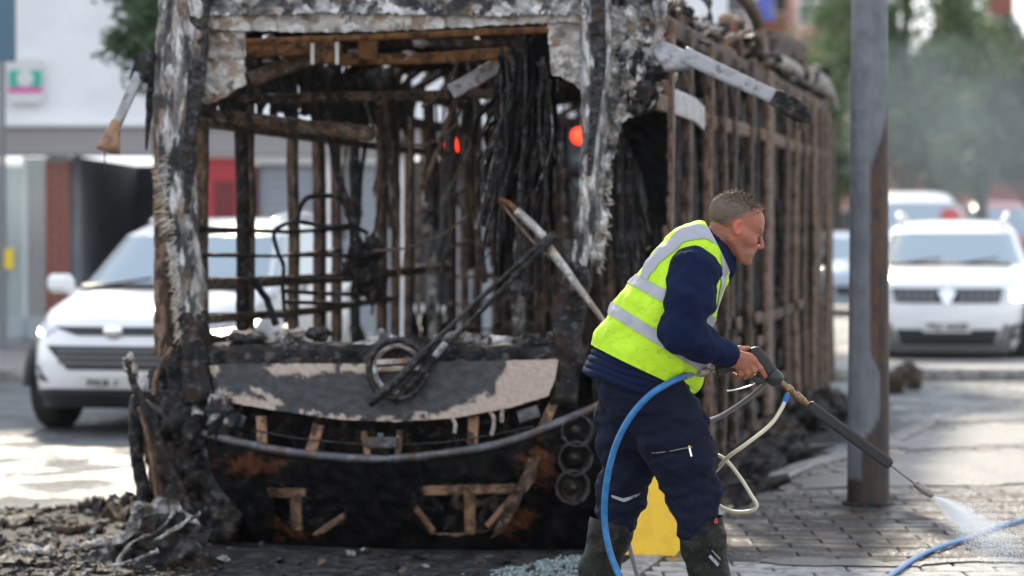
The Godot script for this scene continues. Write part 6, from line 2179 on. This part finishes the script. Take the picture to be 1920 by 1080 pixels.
	add_blob(g, Vector3(zp[11].x, zp[11].y + 0.004, zz), Vector3.ONE * 0.005, 0.0, 1.0, 8, 6)
	part("zip_slider", g, mat(lin(0.7, 0.5, 0.05), 0.4), tr)
	var chev := func(u: Vector2) -> Vector3:
		var p := pm(u.x, u.y, 0)
		return Vector3(p.x, p.y, tf.near_z(p.x, p.y) + 0.004)
	M.reflect = mat(lin(0.34, 0.34, 0.37), 0.42, 0.2)
	part("reflective_chevron", sheet(poly2([1147, 931, 1170, 938, 1204, 928, 1200, 933, 1171, 945, 1148, 936]), 6.0, chev, Vector3(0, 0, -0.003)), M.reflect, tr)
	# ---- boots
	M.rubber = tmat(layered(256, Color(0.010, 0.0115, 0.009), [[Color(0.017, 0.018, 0.0145), 311, 6.0, 4, 0.52, 0.12, 0.9], [Color(0.06, 0.06, 0.055), 312, 16.0, 4, 0.66, 0.06, 0.5]], 0.15, 31), 2.0, 0.45, M.bump2, 0.35)
	M.rubber.metallic_specular = 0.25
	var shafts := [[[1306, 940, 0.118, 0.086], [1315, 1010, 0.12, 0.079], [1330, 1090, 0.122, 0.071], [1338, 1140, 0.124, 0.062], [1338, 1166, 0.124, 0.05]], [[1158, 950, -0.12, 0.082], [1146, 1010, -0.12, 0.077], [1126, 1080, -0.12, 0.07], [1112, 1135, -0.12, 0.06], [1110, 1163, -0.12, 0.05]]]
	for b in 2:
		var zc: float = shafts[b][0][2]
		var x0: float = [1285.0, 1060.0][b]
		f = Sdf.new(pm(x0 - 50, 1195, zc - 0.13), pm(x0 + 180, 930, zc + 0.13), 0.009)
		chain(f, shafts[b], 0.03)
		var hx: float = shafts[b][4][0]
		chain(f, [[hx - 8, 1168, zc, 0.045], [hx + 40, 1170, zc, 0.047], [hx + 82, 1174, zc + 0.01, 0.04]], 0.03)
		f.shake(wrinkle, Vector3(7, 16, 7), 0.008, 0.05)
		g = Geo.new()
		f.net(g)
		var topline := side(1262, 976, 1352, 962, -1.0) if b == 0 else side(1105, 976, 1196, 990, -1.0)
		g = cut(g, [topline, [Vector3(0, 0.004, 0), Vector3.UP]])
		var boot := part("boot", g, M.rubber, who)
		g = Geo.new()
		chain_sole(g, hx, zc)
		part("sole", g, M.rubber, boot)
		if b == 0:
			var bf_ := f
			var lay := func(u: Vector2) -> Vector3:
				var p := pm(u.x, u.y, 0)
				return Vector3(p.x, p.y, bf_.near_z(p.x, p.y) + 0.004)
			part("boot_label", sheet(poly2([1322, 1034, 1326, 1030, 1343, 1048, 1339, 1052]), 5.0, lay, Vector3(0, 0, -0.003)), M.reflect, boot)
			part("boot_print", sheet(poly2([1327, 1022, 1329, 1021, 1347, 1040, 1345, 1042]), 5.0, lay, Vector3(0, 0, -0.003)), M.grey_trim, boot)
			var dot := []
			for k in 16:
				dot.append(1337 + 4.5 * cos(TAU * k / 16.0)); dot.append(968 + 5.5 * sin(TAU * k / 16.0))
			part("red_stud", sheet(poly2(dot), 5.0, lay, Vector3(0, 0, -0.004)), mat(lin(0.4, 0.02, 0.03), 0.4), boot)
	# ---- navy jacket: body, sleeves, collar, padded hem
	f = Sdf.new(pm(1080, 760, -0.4), pm(1400, 400, 0.4), 0.0105)
	for z in [-0.06, 0.06]:
		chain(f, [[1298, 492, z, 0.12], [1262, 570, z, 0.13], [1222, 650, z, 0.13], [1200, 700, z, 0.14]], 0.05)
	chain(f, [[1305, 475, 0, 0.1], [1330, 455, 0, 0.078], [1344, 446, 0, 0.068]], 0.03)
	chain(f, [[1345, 478, 0, 0.062], [1352, 500, 0, 0.05]], 0.03)
	chain(f, [[1296, 505, 0.19, 0.092], [1284, 560, 0.232, 0.083], [1268, 618, 0.25, 0.071], [1312, 643, 0.2, 0.057], [1364, 663, 0.118, 0.044]], 0.04)
	chain(f, [[1294, 505, -0.19, 0.098], [1270, 612, -0.25, 0.08], [1262, 712, -0.24, 0.046]], 0.04)
	f.shake(wrinkle, Vector3(6.0, 6.0, 6.0), 0.016, 0.06)
	f.shake(wrinkle, Vector3(13.0, 22.0, 13.0), 0.010, 0.05)
	g = Geo.new()
	f.net(g)
	var cuff := pm(1361, 662, 0.118)
	var ax := (pm(1364, 663, 0.118) - pm(1310, 645, 0.2)).normalized()
	normals(g)
	var shut := Geo.new()
	shut.v = g.v
	shut.n = g.n
	for t in range(0, g.i.size(), 3):
		var m := (g.v[g.i[t]] + g.v[g.i[t + 1]] + g.v[g.i[t + 2]]) / 3.0
		if (m - cuff).dot(ax) > 0.012 and m.x > 0.17:
			continue
		var nd := (m - pm(1338, 452, 0)).dot((hc - pm(1310, 500, 0)).normalized())
		if nd > 0.018 and m.y > 1.33 and (m - hc).length() < 0.19:
			continue
		for k in 3: shut.i.append(g.i[t + k])
	M.fleece = cloth(Color(0.007, 0.0125, 0.04), 321, 0.9, 5.0)
	var jk := part("jacket", shut, M.fleece, who)
	for k in 4:   # padded rolls of the hem below the vest
		g = Geo.new()
		var ring := PackedVector3Array()
		for a in 41:
			var w := TAU * a / 40.0
			ring.append(pm(1198 - k * 3, 688 + k * 11, 0) + Vector3(cos(w) * (0.158 + 0.004 * k), -cos(w) * 0.052 + 0.003 * sin(w * 5.0 + k), sin(w) * 0.215))
		add_tube(g, ring, 0.0175, 8, 0.004, 30.0)
		part("hem_roll", g, M.fleece, jk)
	# ---- hi-vis vest with reflective bands
	f = Sdf.new(pm(1085, 760, -0.34), pm(1390, 400, 0.34), 0.0085)
	for z in [-0.085, 0.085]:
		chain(f, [[1304, 484, z, 0.124], [1276, 540, z * 0.95, 0.14], [1236, 612, z * 0.85, 0.156], [1210, 668, z * 0.75, 0.168], [1198, 720, z * 0.75, 0.172]], 0.06)
	chain(f, [[1262, 640, 0, 0.12], [1262, 700, 0, 0.11]], 0.06)
	f.shake(wrinkle, Vector3(4.0, 4.0, 4.0), 0.026, 0.06)
	f.shake(wrinkle, Vector3(15.0, 10.0, 12.0), 0.008, 0.05)
	g = Geo.new()
	f.net(g)
	normals(g)
	var shape := [side(1120, 652, 1268, 722), side(1322, 424, 1362, 505, -1.0)]
	var vest := cut(g, shape)
	M.hivis = tmat(layered(256, Color(0.50, 0.78, 0.012), [[Color(0.46, 0.73, 0.014), 331, 5.0, 3, 0.55, 0.2, 0.6], [Color(0.25, 0.36, 0.02), 333, 7.0, 5, 0.72, 0.06, 0.55]], 0.06, 39), 3.0, 0.7, M.bump2, 0.5)
	var vt := part("hi_vis_vest", vest, M.hivis, who)
	part("reflective_band", cut(g, shape + band(1186, 523, 1325, 600, 0.021), 0.004), M.reflect, vt)
	part("reflective_band", cut(g, shape + band(1152, 582, 1308, 680, 0.021), 0.004), M.reflect, vt)
	var above := side(1186, 512, 1325, 589)
	for s in [[0.132, 0.178], [-0.178, -0.132]]:
		part("reflective_strap", cut(g, shape + [above, [Vector3(0, 0, s[0]), Vector3.BACK], [Vector3(0, 0, s[1]), Vector3.FORWARD]], 0.004), M.reflect, vt)
	# bound edges of the vest
	for e in [[1120, 652, 1268, 722]]:
		var line := PackedVector3Array()
		for k in 25:
			var px := lerpf(e[0] - 4, e[2] + 30, k / 24.0)
			var py := lerpf(e[1] - 2, e[3] + 14, k / 24.0)
			var p := pm(px, py, 0)
			var z := f.near_z(p.x, p.y)
			if z > 0.02:
				line.append(Vector3(p.x, p.y + 0.004, z + 0.001))
		if line.size() > 2:
			g = Geo.new()
			add_tube(g, line, 0.004, 6)
			part("hem_binding", g, M.hivis, vt)

func chain_sole(g: Geo, hx: float, zc: float) -> void:
	var o := []
	for q in [[-22, 0.0], [-16, 0.03], [10, 0.034], [40, 0.033], [70, 0.045], [95, 0.045], [112, 0.02], [115, 0.0], [112, -0.02], [95, -0.035], [70, -0.042], [40, -0.033], [10, -0.034], [-16, -0.03]]:
		o.append((hx + q[0] - 1250.0) / 520.0); o.append(zc + q[1])
	var s := sheet(poly2(o), 0.03, func(u: Vector2) -> Vector3: return Vector3(u.x, 0.028, u.y), Vector3(0, -0.026, 0))
	g.v = s.v
	g.i = s.i

# ------------------------------------------------------------------ washer, hoses, sign
func loc(a: Array) -> Array:   # [px, py, z] ... in the figure's axes
	var out := []
	for q in a:
		out.append(pm(q[0], q[1], q[2]))
	return out

func build_washer() -> void:
	var at := Vector3(0.558, PAVE, -10.37)
	var t := thing("pressure_washer_lance", "black pressure washer gun and long lance gripped by the person", "pressure washer", at)
	var black := mat(lin(0.014, 0.014, 0.015), 0.42)
	black.normal_enabled = true
	black.normal_texture = M.bump2
	black.normal_scale = 0.3
	black.uv1_triplanar = true
	black.uv1_scale = Vector3.ONE * 8.0
	var brass := tmat(layered(256, Color(0.22, 0.13, 0.07), [[Color(0.36, 0.24, 0.11), 351, 8.0, 4, 0.52, 0.12, 0.9], [Color(0.06, 0.04, 0.03), 352, 12.0, 4, 0.6, 0.07, 0.8]], 0.2, 35), 8.0, 0.35)
	brass.metallic = 0.7
	var steel := tmat(layered(256, Color(0.30, 0.27, 0.25), [[Color(0.14, 0.11, 0.1), 353, 10.0, 4, 0.55, 0.1, 0.9]], 0.2, 36), 8.0, 0.35)
	steel.metallic = 0.75
	var g := Geo.new()
	add_tube(g, smooth_path(loc([[1340, 693, 0.06], [1362, 689, 0.06], [1386, 680, 0.06], [1404, 670, 0.06], [1412, 664, 0.06]]), 4), 0.0195, 14)
	part("grip", g, black, t)
	# gun body: an angular shell from above the hand to the lance
	g = Geo.new()
	add_rough_bar(g, loc([[1403, 659, 0.06], [1416, 660, 0.06], [1430, 677, 0.06], [1444, 696, 0.06], [1456, 711, 0.06]]), [[0.026, 0.034], [0.046, 0.04], [0.046, 0.042], [0.042, 0.042], [0.036, 0.036]], 0.0, 1.0, Vector3.BACK, 0.006)
	part("gun_body", g, black, t)
	g = Geo.new()
	add_tube(g, smooth_path(loc([[1440, 700, 0.06], [1450, 708, 0.06], [1462, 716, 0.06]]), 3), PackedFloat32Array([0.028, 0.031, 0.031, 0.031, 0.029, 0.025, 0.018]), 16)
	part("collar", g, black, t)
	g = Geo.new()
	add_rough_bar(g, loc([[1412, 684, 0.06], [1424, 700, 0.06], [1432, 712, 0.06], [1418, 714, 0.06], [1410, 704, 0.06]]), [0.022, 0.02], 0.0, 1.0, Vector3.BACK, 0.008)
	part("trigger_housing", g, black, t)
	g = Geo.new()
	add_tube(g, smooth_path(loc([[1415, 712, 0.06], [1411, 719, 0.06], [1396, 725, 0.06], [1376, 730, 0.06], [1361, 732, 0.06]]), 5), 0.0028, 8)
	part("trigger", g, M.chrome, t)
	# hose coupling behind the grip
	g = Geo.new()
	for q in [[1303, 1309, 0.012], [1309, 1318, 0.017], [1318, 1327, 0.015], [1327, 1344, 0.009]]:
		add_tube(g, PackedVector3Array([pm(q[0], 699 - (q[0] - 1300) * 0.16, 0.065), pm(q[1], 699 - (q[1] - 1300) * 0.16, 0.065)]), q[2], 6 if q[2] > 0.014 else 12)
	part("hose_coupling", g, steel, t, false)
	# brass neck, perforated heat guard, thin tube, nozzle
	g = Geo.new()
	add_tube(g, PackedVector3Array([pm(1458, 712, 0.06), pm(1516, 760, 0.06)]), 0.0095, 12)
	add_tube(g, PackedVector3Array([pm(1474, 725, 0.06), pm(1482, 732, 0.06)]), 0.0145, 6)
	add_tube(g, PackedVector3Array([pm(1490, 738, 0.06), pm(1506, 752, 0.06)]), 0.013, 12)
	part("brass_neck", g, brass, t)
	var a := pm(1513, 757, 0.06)
	var b := pm(1668, 871, 0.06)
	g = Geo.new()
	add_beam(g, a, b, 0.041, 0.036, Vector3.BACK, 0.009)
	var guard := part("heat_guard", g, black, t, false)
	g = Geo.new()
	var bas := beam_basis(b - a, Vector3.BACK)
	for k in 40:
		var c := a.lerp(b, 0.05 + 0.9 * k / 39.0)
		if k % 13 == 0: continue
		for w in [-0.012, 0.0, 0.012]:
			add_box(g, c + bas.x * w + bas.z * 0.019, Vector3(0.008, 0.0035, 0.004), bas)
	part("guard_ribs", g, black, guard, false)
	g = Geo.new()
	add_tube(g, PackedVector3Array([pm(1664, 868, 0.06), pm(1718, 909, 0.06)]), 0.0052, 10)
	part("lance_tube", g, steel, t)
	g = Geo.new()
	add_tube(g, PackedVector3Array([pm(1711, 903, 0.06), pm(1716, 907, 0.06), pm(1716.5, 907.4, 0.06), pm(1735, 921, 0.06), pm(1745, 928, 0.06), pm(1746, 929, 0.06)]), PackedFloat32Array([0.008, 0.0135, 0.0145, 0.0145, 0.0125, 0.006]), 14)
	part("nozzle", g, steel, t)
	g = Geo.new()
	add_tube(g, PackedVector3Array([pm(1478, 730, 0.06), pm(1474, 740, 0.06)]), 0.006, 10)
	part("injector", g, steel, t)
	g = Geo.new()
	add_tube(g, PackedVector3Array([pm(1475, 738, 0.06), pm(1469, 752, 0.06)]), 0.0105, 6)
	part("blue_fitting", g, mat(lin(0.01, 0.13, 0.5), 0.35), t, false)
	# hoses
	var blue := tmat(layered(256, Color(0.012, 0.13, 0.34), [[Color(0.02, 0.2, 0.46), 361, 6.0, 4, 0.52, 0.12, 0.8], [Color(0.05, 0.09, 0.14), 362, 10.0, 4, 0.64, 0.06, 0.6]], 0.12, 37), 3.0, 0.38)
	var hp := loc([[1304, 698, 0.065], [1280, 701, 0.16], [1248, 711, 0.255], [1208, 736, 0.285], [1172, 780, 0.27], [1147, 836, 0.24], [1133, 905, 0.2], [1131, 970, 0.17], [1142, 1030, 0.17], [1164, 1080, 0.2], [1200, 1140, 0.28], [1262, 1182, 0.4]])
	for q in [Vector3(1.0, 0.013, 0.2), Vector3(1.25, 0.013, -0.6)]:
		hp.append(q - Vector3(0.558, 0, 0))
	for q in [[1.50, -11.7], [1.62, -12.1], [1.83, -12.75], [2.08, -13.3], [2.5, -14.15], [3.1, -14.9], [4.2, -15.6], [6.5, -16.4]]:
		hp.append(Vector3(q[0] - 0.558, 0.014, q[1] + 10.37))
	g = Geo.new()
	add_tube(g, smooth_path(hp, 10), 0.0118, 12)
	var hose := part("blue_hose", g, blue)
	hose.position = at
	tag(hose, "blue rubber hose looping from the washer gun down past the boots and over the pavers", "hose")
	g = Geo.new()
	add_tube(g, PackedVector3Array([pm(1308, 697.5, 0.065), pm(1292, 699.4, 0.11), pm(1278, 701.5, 0.168)]), 0.0135, 12)
	part("hose_ferrule", g, M.grey_trim, hose)
	g = Geo.new()
	add_tube(g, smooth_path(loc([[1470, 749, 0.06], [1462, 766, 0.07], [1440, 795, 0.09], [1398, 828, 0.1], [1364, 856, 0.05], [1343, 888, -0.06], [1322, 900, -0.16], [1312, 880, -0.18], [1334, 858, -0.12], [1360, 863, -0.05], [1388, 896, 0.0], [1408, 928, 0.02], [1419, 948, 0.02], [1408, 960, 0.0], [1376, 963, -0.05], [1345, 947, -0.1], [1310, 900, -0.24], [1250, 862, -0.32], [1190, 872, -0.32], [1156, 912, -0.3], [1146, 970, -0.28], [1140, 1090, -0.3], [1150, 1180, -0.36], [1220, 1186, -0.6]]), 9), 0.0072, 10)
	var tube := part("cream_tube", g, mat(lin(0.62, 0.56, 0.40), 0.4))
	tube.position = at
	tag(tube, "thin cream plastic tube looping below the lance beside the knee", "tube")
	g = Geo.new()
	add_tube(g, smooth_path(loc([[1440, 718, -0.03], [1415, 755, -0.25], [1372, 798, -0.5], [1318, 832, -0.75], [1240, 900, -1.0], [1200, 1040, -1.2], [1230, 1184, -1.3]]), 8), 0.0095, 10)
	var gh := part("grey_hose", g, M.grey_trim)
	gh.position = at
	tag(gh, "slack grey hose slanting down behind the person's thigh", "hose")
	# yellow folding floor sign behind the legs
	var yp := on_level(1222, 1034, PAVE)
	var yt := thing("yellow_floor_sign", "plain yellow plastic folding floor sign standing behind the person's legs", "floor sign", yp, -0.22)
	var yellow := tmat(layered(256, Color(0.78, 0.47, 0.008), [[Color(0.7, 0.4, 0.008), 371, 6.0, 4, 0.55, 0.15, 0.8]], 0.05, 38), 2.0, 0.4)
	for s in [-1.0, 1.0]:
		var outl := poly2([-0.17, 0.03, -0.15, 0.0, 0.13, 0.0, 0.155, 0.03, 0.105, 0.6, 0.08, 0.63, -0.08, 0.63, -0.105, 0.6])
		g = sheet(outl, 0.08, func(u: Vector2) -> Vector3: return Vector3(u.x, u.y * 0.97, s * (0.15 - 0.21 * u.y)), Vector3(0, 0, -0.012))
		part("panel", g, yellow, yt, false)
	g = Geo.new()
	add_tube(g, PackedVector3Array([Vector3(-0.07, 0.62, 0.012), Vector3(0.07, 0.62, 0.012)]), 0.012, 10)
	part("hinge", g, yellow, yt)

# ------------------------------------------------------------------ debris
func build_debris() -> void:
	# crumpled ash-grey sheet lying against the far corner of the bumper
	var hp := on_level(300, 1062)
	var h := thing("ash_heap", "large crumpled heap of grey ash and sheet under the bus's left front corner", "debris", hp)
	for k in 5:
		var w := 0.30 - 0.03 * k
		var cx := -0.03 + 0.05 * k - 0.06
		var top := 0.30 - 0.045 * k
		var pl := ragged(poly2([cx - w, 0.0, cx + w * 0.95, 0.0, cx + w * 0.8, top * 0.7, cx + w * 0.3, top, cx - w * 0.1, top * 0.92, cx - w * 0.5, top * 0.45]), 0.03, 0.05, 9.0)
		var map := func(u: Vector2) -> Vector3: return Vector3(u.x, u.y, -0.16 + 0.09 * k + 0.09 * noise.get_noise_2d(u.x * 5.0 + k, u.y * 5.0) + 0.03 * noise.get_noise_2d(u.x * 16.0, u.y * 16.0) - u.y * 0.3)
		part("crumpled_sheet", sheet(pl, 0.018, map, Vector3(0, 0, -0.008)), [M.ash, M.char, M.char, M.char, M.char][k], h)
	for q in [[[-0.2, 0.0, 0.18, -0.12, 0.12, 0.16, 0.02, 0.19, 0.14, 0.1, 0.31, 0.08], 0], [[0.0, 0.14, 0.2, 0.1, 0.2, 0.16, 0.2, 0.26, 0.08], 0], [[-0.24, 0.02, 0.2, -0.1, 0.05, 0.24, 0.02, 0.1, 0.22], 0]]:
		var pp := []
		for k in range(0, q[0].size(), 3): pp.append(Vector3(q[0][k], q[0][k + 1], q[0][k + 2]))
		var g := Geo.new()
		add_tube(g, smooth_path(pp, 6), 0.008, 8, 0.012, 30.0)
		part("pale_ridge", g, M.ash, h)
	# larger pieces on the road, each its own
	var pieces := [
		[190, 962, 0.16, 0.06, 0, "black burnt lump with a raised edge nearest the white SUV's front"],
		[30, 985, 0.2, 0.035, 2, "long charred board lying at the left picture edge"],
		[232, 948, 0.1, 0.055, 0, "dark jagged chunk beside the bus's left corner"],
		[130, 1000, 0.14, 0.04, 3, "rusty curled strip among the ash left of the heap"],
		[226, 975, 0.14, 0.05, 3, "brown burnt panel piece leaning behind the ash heap"],
		[70, 1040, 0.13, 0.03, 1, "flat grey ash flake near the lower left corner"],
		[165, 1030, 0.12, 0.035, 1, "pale ash chunk left of the big ash heap"],
		[20, 1062, 0.15, 0.03, 0, "black crust piece in the lower left corner"],
	]
	for q in pieces:
		var p := on_level(q[0], q[1])
		var g := Geo.new()
		var turn := Basis(Vector3.UP, rng.randf() * TAU)
		var r: float = q[2]
		var pl := ragged(poly2([-r, -r * 0.5, r * 0.2, -r * 0.6, r, -r * 0.2, r * 0.8, r * 0.5, -r * 0.3, r * 0.6]), 0.025, 0.06, 12.0)
		var hh: float = q[3]
		var map := func(u: Vector2) -> Vector3: return Vector3(u.x, hh * (1.0 + 1.2 * noise.get_noise_2d(u.x * 9.0 + p.x * 5.0, u.y * 9.0) + 0.6 * noise.get_noise_2d(u.x * 25.0, u.y * 25.0)), u.y)
		g = sheet(pl, 0.02, map, Vector3(0, -hh * 0.7, 0))
		var o := part("burnt_fragment", g, [M.char, M.ash, M.char, M.rust_h][q[4]])
		o.transform = Transform3D(turn, p)
		tag(o, q[5], "debris", "burnt pieces on the road")
	# litter of crumbs and flakes
	var litter := [Geo.new(), Geo.new(), Geo.new(), Geo.new()]
	for k in 5200:
		var px := rng.randf_range(-120, 1180)
		var py := rng.randf_range(945, 1120)
		if px > 420 and rng.randf() < 0.75: px = rng.randf_range(-120, 420)
		if px < 260: py = lerpf(1120, 950, pow(rng.randf(), 1.3))
		var p := on_level(px, py)
		if p.x > kerb_x(-p.z) - 0.1:
			continue
		var s := 0.003 + 0.026 * pow(rng.randf(), 5.0)
		var kind := rng.randi() % 10
		var gi := 0 if kind < 8 else (1 if kind < 9 and rng.randf() < 0.6 else (2 if rng.randf() < 0.25 else 3))
		var b := Basis.from_euler(Vector3(rng.randf_range(-0.5, 0.5), rng.randf() * TAU, rng.randf_range(-0.5, 0.5)))
		if k % 3 == 0:
			add_box(litter[gi], p + Vector3(0, s * 0.35, 0), Vector3(s * 2.4, s * 0.5, s * 1.4), b)
		else:
			add_blob(litter[gi], p + Vector3(0, s * 0.5, 0), Vector3(s * 1.5, s * 0.7, s * 1.1), 0.9, 2.6, 7, 5, b)
	for k in 4:
		var o := part("burnt_litter", litter[k], [M.char, M.ash, M.pale_ash, M.rust_h][k], self, false)
		o.set_meta("kind", "stuff")
		o.set_meta("label", "scattered burnt crumbs and flakes on the road before the bus")
	# broken window glass swept against the kerb
	var gl := Geo.new()
	for k in 1500:
		var px := 1112.0 - 190.0 * pow(rng.randf(), 1.6)
		var py := 1058.0 + absf(rng.randfn()) * 26.0 - (px - 1020) * 0.12
		var p := on_level(px, py)
		var hill := 0.03 * maxf(0.0, 1.0 - absf(px - 1060) / 120.0)
		var s := rng.randf_range(0.0025, 0.0085)
		add_box(gl, p + Vector3(0, s * 0.5 + rng.randf() * hill, 0), Vector3(s * 1.6, s, s * 1.4), Basis.from_euler(Vector3(rng.randf() * TAU, rng.randf() * TAU, rng.randf() * TAU)))
	var go := part("broken_glass", gl, mat(lin(0.27, 0.33, 0.325), 0.1), self, false)
	go.set_meta("kind", "stuff")
	go.set_meta("label", "heap of broken greenish glass crumbs by the kerb")
	# two rusty lumps on the road beyond the pole
	for q in [[1684, 738, "rounded rusty lump on the road just right of the pole"], [1714, 730, "taller rusty lump on the road right of the pole, the farther of two"]]:
		var p := on_level(q[0], q[1])
		var g := Geo.new()
		for k in 4:
			add_blob(g, Vector3(rng.randf_range(-0.05, 0.05), 0.05 + 0.05 * k, rng.randf_range(-0.04, 0.04)), Vector3(0.085, 0.06, 0.08), 0.8, 2.3, 13, 9)
		var o := part("rusty_lump", g, M.rust_h)
		o.position = p
		tag(o, q[2], "debris", "rusty lumps by the pole")

# ------------------------------------------------------------------ water jet
func build_spray() -> void:
	var g := Geo.new()
	g.face([Vector3(0, 1, 0), Vector3(0.18, 0, 0.1), Vector3(-0.18, 0, 0.1)])
	g.face([Vector3(0, 1, 0), Vector3(-0.18, 0, 0.1), Vector3(0, 0, -0.2)])
	g.face([Vector3(0, 1, 0), Vector3(0, 0, -0.2), Vector3(0.18, 0, 0.1)])
	g.face([Vector3(0, -0.5, 0), Vector3(-0.18, 0, 0.1), Vector3(0.18, 0, 0.1)])
	g.face([Vector3(0, -0.5, 0), Vector3(0, 0, -0.2), Vector3(-0.18, 0, 0.1)])
	g.face([Vector3(0, -0.5, 0), Vector3(0.18, 0, 0.1), Vector3(0, 0, -0.2)])
	var mm := MultiMesh.new()
	mm.transform_format = MultiMesh.TRANSFORM_3D
	mm.mesh = commit(g, false)
	var n := 44000
	mm.instance_count = n
	var tip := pm(1746, 929, 0.06)
	for k in n:
		var p: Vector3
		var dir: Vector3
		var s: float
		if k < n - 260:
			var a := rng.randfn(-0.62, 0.17)
			dir = Vector3(cos(a), sin(a), rng.randfn() * 0.16).normalized()
			var dist := 0.34 * absf(rng.randfn()) * (0.75 + 0.5 * noise.get_noise_2d(a * 9.0, dir.z * 9.0))
			p = tip + dir * dist
			if p.y < 0.005: p.y = rng.randf() * 0.05
			s = rng.randf_range(0.0007, 0.0018)
		else:
			p = tip + Vector3(rng.randf_range(-0.5, 0.4), rng.randf_range(-0.35, 0.12), rng.randf_range(-0.4, 0.3))
			dir = Vector3(rng.randfn(), rng.randfn(), rng.randfn()).normalized()
			s = rng.randf_range(0.0008, 0.0022)
		var b := beam_basis(dir, Vector3.BACK).scaled_local(Vector3(s, s * (3.0 if k < n - 260 else 1.0), s))
		mm.set_instance_transform(k, Transform3D(b, p))
	var mi := MultiMeshInstance3D.new()
	mi.name = "water_spray"
	mi.multimesh = mm
	mi.material_override = mat(lin(0.86, 0.88, 0.9), 0.3)
	mi.position = Vector3(0.558, PAVE, -10.37)
	mi.set_meta("kind", "stuff")
	mi.set_meta("label", "fan of fine water droplets leaving the lance nozzle")
	add_child(mi)
